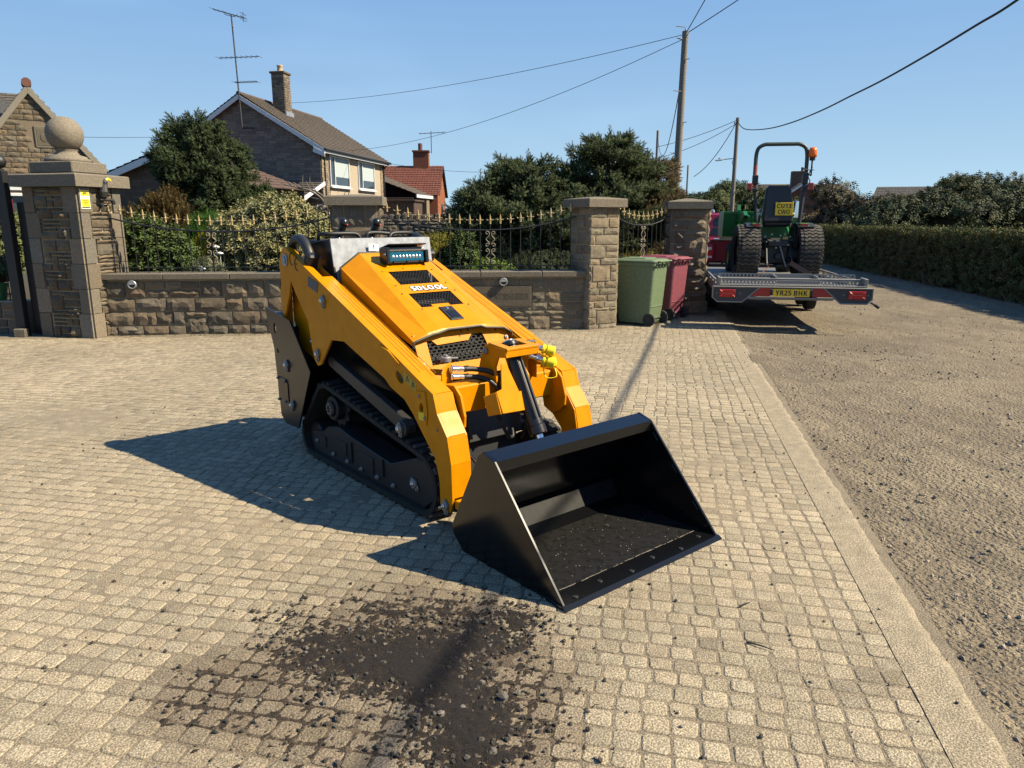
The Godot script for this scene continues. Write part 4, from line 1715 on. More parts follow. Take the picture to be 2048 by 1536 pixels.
	# ---- rear panels
	for s in [-1.0, 1.0]:
		b = Mb.new()
		var side := bored(P2([-3.26, 1.02, -2.84, 0.965, -2.55, 0.645, -2.80, 0.20, -3.01, 0.19, -3.09, 0.24, -3.14, 0.74]), Vector2(-3.10, 0.88), 0.022, 0.038)
		side = bored(side, Vector2(-3.07, 0.72), 0.017, 0.017)
		b.plate(side, minf(s * 0.512, s * 0.524), maxf(s * 0.512, s * 0.524), 0.0)
		var rp := put("rear_panel", b, blk, M)
		rp.position = V(s * 0.024, 0.005, 0.06)
		b = Mb.new()
		b.plate(P2([-3.10, 0.35, -3.10, 0.53, -2.96, 0.53, -2.93, 0.50, -2.93, 0.35]), minf(s * 0.5245, s * 0.530), maxf(s * 0.5245, s * 0.530), 0.001)
		put("access_cover", b, blk, rp)
		for h in [[-3.09, 0.52], [-2.97, 0.51], [-3.09, 0.36], [-2.98, 0.36]]:
			pin(rp, V(s * 0.530, h[1], h[0]), V(s * 0.6, 0, 0), 0.010, "bolt")
		lock_pin(rp, s * 0.5245, 0.64, -2.92, s, 0.030, 0.1)
		lock_pin(rp, s * 0.5245, 0.36, -2.865, s, 0.026, -0.3)
		b = Mb.new()
		b.cyl(V(s * 0.47, 0.97, -3.06), V(s * 0.512, 0.97, -3.06), 0.034, 18, 0.004)
		put("pivot_boss", b, mats["zinc_steel"], rp)
	b = Mb.new()
	b.box(V(0, 0.58, -2.98), V(1.02, 0.66, 0.24), 0.01)
	b.box(V(0, 0.22, -3.12), V(0.80, 0.03, 0.36), 0.004)
	put("rear_body", b, blk, M)


func track(M: Node3D, s: float) -> void:
	var pts := PackedVector2Array()
	var wheels := [[-2.39, 0.405, 0.165], [-2.66, 0.155, 0.125], [-1.265, 0.205, 0.175]]
	for w in wheels:
		for k in 40:
			pts.append(Vector2(w[0], w[1]) + Vector2(cos(TAU * k / 40), sin(TAU * k / 40)) * w[2])
	var hull := Geometry2D.convex_hull(pts)
	hull.remove_at(hull.size() - 1)
	# even steps round the loop
	var per := 0.0
	for i in hull.size():
		per += hull[i].distance_to(hull[(i + 1) % hull.size()])
	var cnt := 110
	var loop := PackedVector2Array()
	var nrm := PackedVector2Array()
	var i0 := 0
	var acc := 0.0
	for k in cnt:
		var want := per * k / cnt
		while acc + hull[i0 % hull.size()].distance_to(hull[(i0 + 1) % hull.size()]) < want:
			acc += hull[i0 % hull.size()].distance_to(hull[(i0 + 1) % hull.size()])
			i0 += 1
		var a := hull[i0 % hull.size()]
		var d := hull[(i0 + 1) % hull.size()]
		loop.append(a + (d - a).normalized() * (want - acc))
	for k in cnt:
		var d := (loop[(k + 1) % cnt] - loop[(k + cnt - 1) % cnt]).normalized()
		nrm.append(Vector2(d.y, -d.x))
	var x0 := minf(s * 0.275, s * 0.50)
	var x1 := maxf(s * 0.275, s * 0.50)
	var b := Mb.new()
	b.tint(Color(0.012, 0.0118, 0.0115))
	for k in cnt:
		var l := (k + 1) % cnt
		var a := loop[k]
		var d := loop[l]
		var ao := a + nrm[k] * 0.010
		var dd := d + nrm[l] * 0.010
		var ai := a - nrm[k] * 0.018
		var di := d - nrm[l] * 0.018
		b.quad(V(x1, ao.y, ao.x), V(x1, dd.y, dd.x), V(x0, dd.y, dd.x), V(x0, ao.y, ao.x))
		b.quad(V(x0, ai.y, ai.x), V(x0, di.y, di.x), V(x1, di.y, di.x), V(x1, ai.y, ai.x))
		b.quad(V(x1, ai.y, ai.x), V(x1, di.y, di.x), V(x1, dd.y, dd.x), V(x1, ao.y, ao.x))
		b.quad(V(x0, ao.y, ao.x), V(x0, dd.y, dd.x), V(x0, di.y, di.x), V(x0, ai.y, ai.x))
	var tr := Node3D.new()
	tr.name = "track" if s < 0 else "track_001"
	M.add_child(tr, true)
	put("belt", b, mats["track_rubber"], tr)
	# lugs: each a chunky block with a notched outer end, dusty where it has rolled on dirt
	for k in range(0, cnt, 2):
		var a := loop[k]
		var n2 := nrm[k]
		var tg := Vector2(-n2.y, n2.x)
		b = Mb.new()
		var g := 0.012 + 0.12 * clampf(rng.randf() - 0.35, 0, 1) * (1.6 if a.x > -1.35 else 0.12)
		b.tint(Color(g, g * 0.93, g * 0.84))
		var fr := Basis(V(s, 0, 0), V(0, n2.y, n2.x), V(s, 0, 0).cross(V(0, n2.y, n2.x)))
		b.xf = Transform3D(fr, V(s * 0.3875, a.y, a.x))
		if (k / 2) % 2 == 0:
			b.box(V(0.055, 0.0185, 0), V(0.108, 0.020, 0.040), 0.005)
			b.box(V(-0.052, 0.0165, 0.004), V(0.10, 0.016, 0.024), 0.004)
		else:
			b.box(V(-0.055, 0.0185, 0), V(0.108, 0.020, 0.040), 0.005)
			b.box(V(0.052, 0.0165, 0.004), V(0.104, 0.016, 0.026), 0.004)
		put("lug", b, mats["track_rubber"], tr)
	# frame, sprocket, rollers
	b = Mb.new()
	var fx0 := minf(s * 0.30, s * 0.468)
	var fx1 := maxf(s * 0.30, s * 0.468)
	b.plate(P2([-2.66, 0.05, -2.70, 0.12, -2.66, 0.20, -2.52, 0.22, -2.44, 0.27, -2.28, 0.30, -2.10, 0.27, -1.62, 0.22, -1.33, 0.33, -1.20, 0.335, -1.14, 0.24, -1.16, 0.12, -1.26, 0.05]), fx0, fx1, 0.006)
	put("track_frame", b, mats["satin_black"], tr)
	b = Mb.new()
	for q in [[-2.52, 0.15, 0.10, 0.08], [-2.25, 0.17, 0.16, 0.09], [-1.92, 0.15, 0.20, 0.10]]:
		b.box(V(s * 0.471, q[1], q[0]), V(0.012, q[3], q[2]), 0.003)
	b.box(V(s * 0.474, 0.17, -2.10), V(0.014, 0.14, 0.012), 0.002)
	b.box(V(s * 0.474, 0.17, -1.70), V(0.014, 0.11, 0.012), 0.002)
	put("frame_rib", b, mats["satin_black"], tr)
	b = Mb.new()
	var gear := PackedVector2Array()
	for k in 44:
		var r := 0.142 if (k % 4) < 2 else 0.118
		gear.append(Vector2(-2.39, 0.405) + Vector2(cos(TAU * k / 44), sin(TAU * k / 44)) * r)
	b.plate(gear, minf(s * 0.37, s * 0.40), maxf(s * 0.37, s * 0.40), 0.003)
	b.cyl(V(s * 0.33, 0.405, -2.39), V(s * 0.455, 0.405, -2.39), 0.085, 28, 0.008)
	b.cyl(V(s * 0.455, 0.405, -2.39), V(s * 0.472, 0.405, -2.39), 0.055, 24, 0.006)
	put("sprocket", b, mats["satin_black"], tr)
	b = Mb.new()
	for k in 9:
		var w := TAU * k / 9
		var c := V(s * 0.455, 0.405 + sin(w) * 0.033, -2.39 + cos(w) * 0.033)
		b.cyl(c + V(s * 0.017, 0, 0), c + V(s * 0.024, 0, 0), 0.008, 6)
	put("hub_bolts", b, mats["zinc_steel"], tr)
	b = Mb.new()
	b.cyl(V(s * 0.29, 0.205, -1.265), V(s * 0.455, 0.205, -1.265), 0.150, 32, 0.01)
	b.cyl(V(s * 0.29, 0.155, -2.66), V(s * 0.455, 0.155, -2.66), 0.10, 28, 0.01)
	for z in [-2.36, -2.16, -1.97, -1.77, -1.58]:
		b.cyl(V(s * 0.30, 0.085, z), V(s * 0.462, 0.085, z), 0.062, 20, 0.006)
	put("rollers", b, mats["satin_black"], tr)
	for z in [-2.60, -2.36, -2.16, -1.97, -1.77, -1.58]:
		pin(tr, V(s * 0.468, 0.095 + (0.04 if z < -2.5 else 0.0), z), V(s, 0, 0), 0.015, "roller_bolt")
	lock_pin(tr, s * 0.468, 0.175, -1.35, s, 0.030, 0.9)


func lift_arm(M: Node3D, s: float) -> void:
	var yel: Material = mats["yellow_paint"]
	var b := Mb.new()
	var outline := P2([-3.03, 1.46, -2.55, 1.272, -1.65, 0.92, -1.24, 0.75, -1.175, 0.725, -1.14, 0.62, -1.05, 0.51, -1.015, 0.36, -1.01, 0.16, -1.025, 0.095, -1.065, 0.06, -1.105, 0.075, -1.125, 0.11, -1.13, 0.24, -1.165, 0.36, -1.28, 0.47, -1.38, 0.57, -1.47, 0.64, -1.62, 0.685, -1.68, 0.725, -2.18, 0.885, -2.36, 0.872, -2.50, 0.72, -2.535, 0.68, -2.585, 0.665, -2.63, 0.70, -2.66, 0.78, -2.70, 0.96, -2.88, 1.14, -2.945, 1.225, -3.00, 1.10, -3.12, 0.91, -3.145, 1.13, -3.115, 1.20, -3.13, 1.34, -3.09, 1.42])
	outline = bored(outline, Vector2(-1.515, 0.762), 0.046, 0.028, -0.6)
	outline = bored(outline, Vector2(-1.283, 0.628), 0.017, 0.024)
	b.plate(outline, minf(s * 0.438, s * 0.452), maxf(s * 0.438, s * 0.452), 0.0)
	var seat_t := Transform3D(Basis.from_scale(V(1, 0.961, 0.961)), V(s * 0.072, 0.065, 0.071))
	var arm := put("lift_arm", b, yel, M)
	arm.transform = seat_t
	b = Mb.new()
	b.plate(P2([-2.75, 1.34, -1.65, 0.91, -1.24, 0.74, -1.18, 0.715, -1.14, 0.62, -1.05, 0.50, -1.02, 0.36, -1.015, 0.16, -1.13, 0.18, -1.165, 0.36, -1.28, 0.47, -1.47, 0.64, -1.62, 0.70, -2.18, 0.90, -2.6, 1.02]), minf(s * 0.322, s * 0.332), maxf(s * 0.322, s * 0.332), 0.002)
	put("inner_plate", b, yel, arm)
	# top flange, following the upper edge down to the tip
	var edge := P2([-3.02, 1.452, -2.62, 1.296, -2.55, 1.268, -1.65, 0.915, -1.24, 0.745, -1.18, 0.72, -1.145, 0.62, -1.055, 0.51, -1.02, 0.36, -1.015, 0.17])
	b = Mb.new()
	for i in range(2, edge.size() - 1):
		var a := edge[i]
		var d := edge[i + 1]
		var q := (d - a)
		var nn := Vector2(-q.y, q.x).normalized() * -0.0045
		var w := 0.34 if i < 7 else 0.36
		var poly := PackedVector2Array([a + nn, d + nn, d - nn, a - nn])
		b.plate(poly, minf(s * 0.3325, s * 0.4375), maxf(s * 0.3325, s * 0.4375), 0.0)
		w = 0.0
	# its rear part narrows with a step
	b.plate(P2([-3.02, 1.458, -2.62, 1.30, -2.55, 1.272, -2.55, 1.262, -3.02, 1.446]), minf(s * 0.40, s * 0.4375), maxf(s * 0.40, s * 0.4375), 0.0)
	put("top_flange", b, yel, arm)
	b = Mb.new()
	b.xf = Transform3D(Basis(V(1, 0, 0), atan2(0.3525, 0.90) ), V(s * 0.385, 1.02, -1.9))
	for k in 2:
		b.box(V(s * (0.006 - 0.05 * k), 0.013, 0.05 * k), V(0.0025, 0.003, 1.15))
	put("flange_seam", b, mat("yellow_edge", 0.28, 0.10, 0.003, 0.5), arm)
	# raised lug where the boom narrows
	b = Mb.new()
	b.plate(P2([-1.72, 0.925, -1.62, 0.905, -1.50, 0.845, -1.58, 0.83, -1.63, 0.86]), minf(s * 0.453, s * 0.462), maxf(s * 0.453, s * 0.462), 0.001)
	put("boom_lug", b, yel, arm)
	# indicator bracket near the knee
	b = Mb.new()
	b.plate(bored(P2([-1.335, 0.715, -1.245, 0.725, -1.225, 0.60, -1.24, 0.535, -1.305, 0.53, -1.335, 0.58]), Vector2(-1.283, 0.628), 0.020, 0.028), minf(s * 0.4525, s * 0.459), maxf(s * 0.4525, s * 0.459), 0.0)
	var ib := put("eye_plate", b, yel, arm)
	b = Mb.new()
	b.plate(P2([-1.31, 0.555, -1.255, 0.56, -1.255, 0.605, -1.31, 0.60]), minf(s * 0.4595, s * 0.461), maxf(s * 0.4595, s * 0.461))
	put("sticker", b, mats["warning_yellow"], ib)
	for h in [[-1.30, 0.69], [-1.25, 0.575]]:
		pin(ib, V(s * 0.459, h[1], h[0]), V(s * 0.4, 0, 0), 0.010, "bolt")
	# warning sticker
	b = Mb.new()
	b.plate(P2([-1.455, 0.805, -1.335, 0.755, -1.345, 0.705, -1.465, 0.752]), minf(s * 0.4522, s * 0.4532), maxf(s * 0.4522, s * 0.4532))
	var st := put("warning_sticker", b, mat("sticker_ochre", 0.35, 0.24, 0.02, 0.5), arm)
	b = Mb.new()
	for q in [[-1.43, 0.765], [-1.37, 0.742]]:
		for k in 3:
			var w0 := PI * 0.5 + TAU * k / 3
			var w1 := PI * 0.5 + TAU * (k + 1) / 3
			var a := Vector2(q[0], q[1]) + Vector2(cos(w0), sin(w0)) * 0.02
			var d := Vector2(q[0], q[1]) + Vector2(cos(w1), sin(w1)) * 0.02
			b.bar(V(s * 0.4532, a.y, a.x), V(s * 0.4532, d.y, d.x), 0.002, 4)
		b.bar(V(s * 0.4532, q[1] + 0.01, q[0]), V(s * 0.4532, q[1] - 0.005, q[0]), 0.002, 4)
	put("pictogram", b, mats["black_print"], st)
	# rating plate
	if s < 0:
		b = Mb.new()
		b.plate(P2([-2.655, 1.272, -2.505, 1.238, -2.525, 1.168, -2.665, 1.205]), -0.4545, -0.4525, 0.0)
		var np := put("rating_plate", b, mats["label_grey"], arm)
		b = Mb.new()
		for k in 6:
			var y := 1.262 - k * 0.0115
			b.bar(V(-0.4547, y, -2.645 - 0.001 * k), V(-0.4547, y - 0.031, -2.52 - 0.002 * k), 0.0012, 4)
		put("rating_lines", b, mats["zinc_steel"], np)
		b = Mb.new()
		# the CE mark: two open arcs
		for q in [[-2.895, 1.378, 0.045], [-2.815, 1.345, 0.045]]:
			var arc := PackedVector3Array()
			for k in 13:
				var w := PI * 0.5 + PI * k / 12
				arc.append(V(-0.4525, q[1] + sin(w) * q[2], q[0] + cos(w) * q[2] * 0.9))
			b.tube(arc, 0.0045, 4)
		b.bar(V(-0.4525, 1.345, -2.855), V(-0.4525, 1.345, -2.825), 0.0045, 4)
		put("approval_mark", b, mats["black_print"], arm)
	lock_pin(arm, s * 0.4525, 1.125, -2.44, s, 0.030, 0.15)
	lock_pin(arm, s * 0.4525, 0.75, -2.565, s, 0.028, 0.05)
	lock_pin(arm, s * 0.4525, 0.118, -1.068, s, 0.028, 0.25)
	b = Mb.new()
	b.cyl(V(s * 0.4525, 1.365, -3.015), V(s * 0.462, 1.365, -3.015), 0.045, 24, 0.003)
	b.cyl(V(s * 0.462, 1.365, -3.015), V(s * 0.470, 1.365, -3.015), 0.026, 20, 0.003)
	put("pivot_cap", b, mats["galvanised"], arm)
	pin(arm, V(s * 0.4525, 0.53, -1.14), V(s * 0.3, 0, 0), 0.008, "bolt")
	# toe plates at the tip
	b = Mb.new()
	b.plate(P2([-1.13, 0.11, -1.015, 0.17, -0.965, 0.165, -0.955, 0.10, -1.02, 0.055, -1.10, 0.06]), minf(s * 0.34, s * 0.354), maxf(s * 0.34, s * 0.354), 0.002)
	b.box(V(s * 0.395, 0.135, -0.985), V(0.085, 0.05, 0.05), 0.004)
	put("toe", b, yel, arm)
	# inner rear post
	b = Mb.new()
	b.plate(P2([-3.13, 1.20, -2.95, 1.26, -2.78, 1.10, -2.69, 0.80, -2.80, 0.66, -3.02, 0.72, -3.13, 0.92]), minf(s * 0.36, s * 0.372), maxf(s * 0.36, s * 0.372), 0.002)
	b.plate(P2([-3.16, 0.80, -3.145, 1.15, -3.11, 1.21, -3.10, 1.20, -3.13, 1.14, -3.145, 0.80]), minf(s * 0.372, s * 0.437), maxf(s * 0.372, s * 0.437), 0.001)
	var post := put("rear_post", b, yel, M)
	post.transform = seat_t
	lock_pin(post, s * 0.373, 0.80, -2.80, s, 0.026, 0.4)
	# black follower link between arm and track
	b = Mb.new()
	b.plate(P2([-2.555, 0.715, -2.51, 0.735, -1.56, 0.485, -1.525, 0.46, -1.53, 0.41, -1.57, 0.385, -1.62, 0.405, -2.54, 0.665]), minf(s * 0.345, s * 0.395), maxf(s * 0.345, s * 0.395), 0.004)
	var fl := put("follower_link", b, mat("link_grey", 0.022, 0.021, 0.020, 0.5), M)
	fl.transform = seat_t
	b = Mb.new()
	b.cyl(V(s * 0.39, 0.435, -1.57), V(s * 0.425, 0.435, -1.57), 0.052, 24, 0.008)
	put("link_boss", b, mat("link_grey", 0.035, 0.033, 0.031, 0.5), fl)
	lock_pin(fl, s * 0.425, 0.44, -1.57, s, 0.030, 0.2)
	# lift cylinder behind the boom
	b = Mb.new()
	b.cyl(V(s * 0.385, 0.78, -2.52), V(s * 0.385, 1.12, -2.95), 0.034, 18, 0.004)
	put("lift_cylinder", b, mats["black_paint"], M).transform = seat_t
	# hose loop over the rear pivot
	b = Mb.new()
	b.tube(smooth_path(P3([s * 0.385, 1.40, -3.05, s * 0.39, 1.475, -3.01, s * 0.39, 1.512, -2.93, s * 0.39, 1.50, -2.85, s * 0.39, 1.45, -2.78, s * 0.39, 1.385, -2.74])), 0.034, 14)
	var lp := put("hose_loop", b, mats["hose_rubber"], M)
	lp.transform = seat_t
	b = Mb.new()
	b.xf = Transform3D(Basis(V(1, 0, 0), 0.45), V(s * 0.39, 1.365, -2.735))
	b.box(V(0, 0, 0), V(0.075, 0.12, 0.075), 0.012)
	put("hose_clamp", b, mats["satin_black"], lp)
	pin(lp, V(s * 0.43, 1.395, -2.75), V(s * 0.5, 0, 0), 0.011, "bolt")


func engine_cover(M: Node3D) -> void:
	var yel: Material = mats["yellow_paint"]
	var b := Mb.new()
	var rear := [Vector2(-0.362, 1.185), Vector2(-0.362, 1.338), Vector2(-0.225, 1.43), Vector2(-0.165, 1.43), Vector2(0.165, 1.43), Vector2(0.225, 1.43), Vector2(0.362, 1.338), Vector2(0.362, 1.185)]
	var frnt := [Vector2(-0.362, 0.935), Vector2(-0.362, 0.965), Vector2(-0.262, 1.005), Vector2(-0.165, 1.022), Vector2(0.165, 1.022), Vector2(0.262, 1.005), Vector2(0.362, 0.965), Vector2(0.362, 0.935)]
	var zr := -2.335
	var zf := -1.492
	var pt := func(i: int, t: float) -> Vector3:
		var p: Vector2 = rear[i].lerp(frnt[i], t)
		return V(p.x, p.y, lerpf(zr, zf, t))
	for i in 7:
		if i == 3:
			continue
		b.quad(pt.call(i, 0.0), pt.call(i, 1.0), pt.call(i + 1, 1.0), pt.call(i + 1, 0.0))
	# the middle strip, cut round the two grille openings
	var g1 := Vector2(0.272, 0.452)
	var g2 := Vector2(0.568, 0.745)
	var cut := func(t0: float, t1: float, x0: float, x1: float) -> void:
		var q := func(x: float, t: float) -> Vector3: return V(x, lerpf(1.43, 1.022, t), lerpf(zr, zf, t))
		b.quad(q.call(x0, t0), q.call(x0, t1), q.call(x1, t1), q.call(x1, t0))
	cut.call(0.0, g1.x, -0.165, 0.165)
	cut.call(g1.x, g1.y, -0.165, -0.150)
	cut.call(g1.x, g1.y, 0.150, 0.165)
	cut.call(g1.y, g2.x, -0.165, 0.165)
	cut.call(g2.x, g2.y, -0.165, -0.158)
	cut.call(g2.x, g2.y, 0.158, 0.165)
	cut.call(g2.y - 0.028, g2.y, -0.075, 0.055)
	cut.call(g2.y, 1.0, -0.165, 0.165)
	# rolled front lip
	for i in range(1, 6):
		b.quad(pt.call(i, 1.0), pt.call(i, 1.0) + V(0, -0.016, 0.010), pt.call(i + 1, 1.0) + V(0, -0.016, 0.010), pt.call(i + 1, 1.0))
	var hood := put("engine_cover", b, yel, M)
	# dark rubber seal round the lip and the rear edge
	b = Mb.new()
	var lip := PackedVector3Array()
	for q in [[-0.365, 0.93], [-0.365, 0.962], [-0.335, 0.972], [-0.23, 0.998], [-0.19, 1.002], [-0.12, 1.018], [0.12, 1.018], [0.16, 1.004], [0.30, 0.990], [0.365, 0.955], [0.365, 0.93]]:
		lip.append(V(q[0], q[1] - 0.004, zf + 0.010))
	b.tube(lip, 0.0075, 6)
	put("lip_seal", b, mat("seal_grey", 0.03, 0.032, 0.022, 0.6), hood)
	b = Mb.new()
	var rim := PackedVector3Array()
	for i in 8:
		rim.append(V(rear[i].x, rear[i].y, zr - 0.006))
	b.tube(rim, 0.0085, 6)
	put("rear_seal", b, mat("seal_grey", 0.03, 0.032, 0.022, 0.6), hood)
	# grilles sit just below the openings, over a dark engine bay
	var slope := (V(0, 1.022, zf) - V(0, 1.43, zr)).normalized()
	var up := V(1, 0, 0).cross(-slope).normalized()
	if up.y < 0:
		up = -up
	for g in [[g1, 0.32, 14, 11], [g2, 0.335, 15, 11]]:
		var m: float = (g[0].x + g[0].y) * 0.5
		var len: float = (g[0].y - g[0].x) * V(0, 1.022, zf).distance_to(V(0, 1.43, zr))
		var c := V(0, lerpf(1.43, 1.022, m), lerpf(zr, zf, m)) - up * 0.006
		var t := Transform3D(Basis(V(1, 0, 0), -slope, up), c)
		slot_grille(hood, t, g[1], len + 0.01, g[2], g[3])
		b = Mb.new()
		b.xf = t
		for q in 9:
			b.box(V(0, -len * 0.5 + len * q / 8.0, -0.075), V(0.32, 0.008, 0.05), 0.001)
		b.box(V(0, 0, -0.115), V(0.32, len + 0.02, 0.03))
		put("radiator_fins", b, mats["radiator_metal"], hood)
	# screws round the openings
	for q in [[-0.19, 0.27], [-0.19, 0.46], [0.19, 0.27], [0.19, 0.46], [-0.02, 0.24], [0.0, 0.48], [-0.2, 0.565], [0.2, 0.565], [-0.165, 0.765], [0.19, 0.755], [0.0, 0.548], [0.0, 0.765]]:
		var c := V(q[0], lerpf(1.43, 1.022, q[1]), lerpf(zr, zf, q[1]))
		b = Mb.new()
		b.cyl(c, c + up * 0.002, 0.0055, 8)
		put("screw", b, mats["black_print"], hood)
	# maker's name
	var lt := Transform3D(Basis(V(1, 0, 0), -slope, up), V(0.025, lerpf(1.43, 1.022, 0.512), lerpf(zr, zf, 0.512)))
	for k in 12:
		var w := TAU * k / 12
		mark(hood, "SDLOOL", 0.258, 0.048, lt * Transform3D(Basis(), V(cos(w) * 0.0065, sin(w) * 0.0065, 0.0006)), mats["black_print"], "letter_outline", true, false, 0.001)
	mark(hood, "SDLOOL", 0.258, 0.048, lt * Transform3D(Basis(), V(0, 0, 0.0022)), mats["white_print"], "maker_lettering", true, false, 0.001)
	# latch
	var m2 := 0.845
	var t4 := Transform3D(Basis(V(1, 0, 0), -slope, up), V(0.0, lerpf(1.43, 1.022, m2), lerpf(zr, zf, m2)))
	b = Mb.new()
	b.xf = t4
	b.box(V(0, 0, 0.004), V(0.100, 0.150, 0.009), 0.004)
	var la := put("hood_latch", b, mats["satin_black"], hood)
	b = Mb.new()
	b.xf = t4
	b.box(V(0.004, -0.022, 0.009), V(0.070, 0.085, 0.006), 0.003)
	put("latch_paddle", b, mats["black_paint"], la)
	b = Mb.new()
	b.xf = t4
	b.cyl(V(0, 0.05, 0.008), V(0, 0.05, 0.013), 0.010, 14, 0.002)
	put("lock_barrel", b, mats["bright_steel"], la)
	# radiator face below the lip: plates round a slotted opening
	b = Mb.new()
	var ff := Transform3D(Basis(V(1, 0, 0), -0.42), V(0, 0.875, -1.475))
	b.xf = ff
	b.prism(P2([-0.345, -0.155, -0.262, -0.155, -0.262, 0.085, -0.225, 0.085, -0.195, 0.055, 0.035, 0.062, 0.07, 0.098, 0.150, 0.098, 0.190, -0.06, 0.345, -0.06, 0.345, 0.13, -0.345, 0.13]), -0.004, 0.004, 0.001)
	b.prism(P2([-0.262, -0.155, 0.345, -0.155, 0.345, -0.062, -0.262, -0.0622]), -0.004, 0.0038, 0.001)
	var face := put("radiator_face", b, yel, M)
	slot_grille(face, ff * Transform3D(Basis(), V(-0.04, 0.02, -0.006)), 0.47, 0.18, 13, 9)
	b = Mb.new()
	b.xf = ff
	for q in 14:
		b.box(V(-0.03, -0.09 + q * 0.0155, -0.05), V(0.48, 0.005, 0.03), 0.001)
	b.box(V(-0.03, 0.01, -0.08), V(0.5, 0.22, 0.01))
	put("radiator_core", b, mats["radiator_metal"], face)
	for q in [[-0.30, 0.115], [-0.02, 0.095], [0.0, 0.122], [0.05, 0.122], [0.26, 0.105], [-0.15, -0.10], [0.12, -0.1]]:
		b = Mb.new()
		b.xf = ff
		b.cyl(V(q[0], q[1], 0.004), V(q[0], q[1], 0.006), 0.006, 8)
		put("screw", b, mats["black_print"], face)
	pin(face, ff * V(-0.325, -0.05, 0.004), ff.basis * V(0, 0, 0.7), 0.014, "bolt")
	pin(face, ff * V(0.325, 0.05, 0.004), ff.basis * V(0, 0, 0.7), 0.014, "bolt")


func console(M: Node3D) -> void:
	var b := Mb.new()
	# galvanised sloping front
	b.xf = Transform3D(Basis(V(1, 0, 0), -0.17), V(0, 1.34, -2.395))
	b.prism(P2([-0.385, -0.18, 0.385, -0.18, 0.385, 0.188, -0.385, 0.188]), -0.006, 0.006, 0.002)
	var c := put("console_front", b, mats["galvanised"], M)
	b = Mb.new()
	b.box(V(-0.085, 1.462, -2.393), V(0.075, 0.045, 0.004), 0.001)
	put("tag_plate", b, mats["white_print"], c)
	mark(c, "!", 0.008, 0.03, Transform3D(Basis(), V(-0.085, 1.466, -2.3905)), mats["black_print"], "tag_print", true, false, 0.001)
	for s in [-1.0, 1.0]:
		b = Mb.new()
		b.plate(P2([-2.435, 1.522, -2.80, 1.485, -2.86, 1.00, -2.20, 0.92, -2.16, 1.18, -2.345, 1.17]), minf(s * 0.372, s * 0.386), maxf(s * 0.372, s * 0.386), 0.002)
		var sp := put("console_side", b, mats["black_paint"], M)
		for q in [[-2.62, 1.40], [-2.56, 1.40]]:
			pin(sp, V(s * 0.386, q[1], q[0]), V(s * 0.3, 0, 0), 0.009, "bolt")
	b = Mb.new()
	b.box(V(0, 1.50, -2.62), V(0.745, 0.02, 0.34), 0.004)
	b.box(V(0, 1.25, -2.79), V(0.74, 0.5, 0.02), 0.004)
	put("control_deck", b, mats["satin_black"], M)
	for q in [[-0.215, -2.56, -0.10], [0.035, -2.56, 0.04]]:
		b = Mb.new()
		b.tube(smooth_path(P3([q[0] - 0.025, 1.50, q[1] - 0.04, q[0] - 0.018, 1.54, q[1] - 0.03, q[0] - 0.006, 1.585, q[1] - 0.01, q[0], 1.62, q[1]])), 0.022, 12, 0.027)
		b.ball(V(q[0] + 0.003, 1.625, q[1] + 0.004), V(0.031, 0.033, 0.032), 10, 14)
		b.lathe(P2([0.042, 0.0, 0.036, 0.012, 0.022, 0.03, 0.018, 0.05]), 14, true, Transform3D(Basis(), V(q[0] - 0.025, 1.505, q[1] - 0.04)))
		var jl := put("control_lever", b, mats["black_paint"], M)
		b = Mb.new()
		b.ball(V(q[0] + 0.014, 1.612, q[1] + 0.033), V(0.006, 0.006, 0.004), 6, 8)
		put("thumb_button", b, mats["red_button"], jl)
	var bars := [
		P3([-0.35, 1.50, -2.66, -0.375, 1.54, -2.61, -0.385, 1.553, -2.55, -0.34, 1.555, -2.50, -0.20, 1.555, -2.49, -0.155, 1.548, -2.485, -0.135, 1.52, -2.48, -0.132, 1.48, -2.48]),
		P3([-0.085, 1.48, -2.49, -0.080, 1.535, -2.49, -0.06, 1.556, -2.49, 0.02, 1.558, -2.50, 0.08, 1.553, -2.50, 0.105, 1.55, -2.5]),
		P3([0.085, 1.48, -2.48, 0.095, 1.53, -2.48, 0.13, 1.553, -2.49, 0.22, 1.556, -2.50, 0.30, 1.553, -2.52, 0.33, 1.545, -2.58, 0.335, 1.50, -2.64])]
	for p in bars:
		b = Mb.new()
		b.tube(smooth_path(p), 0.013, 10)
		put("hand_rail", b, mats["satin_black"], M)
	# work light
	b = Mb.new()
	var wl := Transform3D(Basis(V(1, 0, 0), -0.12).scaled(Vector3.ONE * 1.14), V(0.03, 1.365, -2.175))
	b.xf = wl
	b.box(V(0, 0.045, -0.018), V(0.235, 0.066, 0.05), 0.006)
	for k in 7:
		b.box(V(0, 0.02 + k * 0.009, -0.046), V(0.22, 0.004, 0.018), 0.001)
	b.box(V(-0.132, 0.045, -0.005), V(0.022, 0.095, 0.085), 0.004)
	b.box(V(0.132, 0.035, -0.005), V(0.022, 0.075, 0.075), 0.004)
	var lb := put("work_light", b, mats["black_paint"], M)
	b = Mb.new()
	b.xf = wl * Transform3D(Basis(V(1, 0, 0), -0.12), V(-0.005, 0.10, 0.0))
	b.box(V(0, 0, 0), V(0.255, 0.006, 0.10), 0.002)
	b.box(V(-0.125, -0.04, -0.03), V(0.006, 0.08, 0.05), 0.001)
	b.box(V(0, -0.02, -0.048), V(0.25, 0.05, 0.005), 0.001)
	put("visor", b, mats["black_paint"], lb)
	b = Mb.new()
	b.xf = wl
	b.cyl(V(-0.12, 0.078, 0.008), V(0.12, 0.078, 0.008), 0.014, 12, 0.002)
	for k in 5:
		b.box(V(-0.09 + k * 0.045, 0.060, 0.012), V(0.004, 0.014, 0.004))
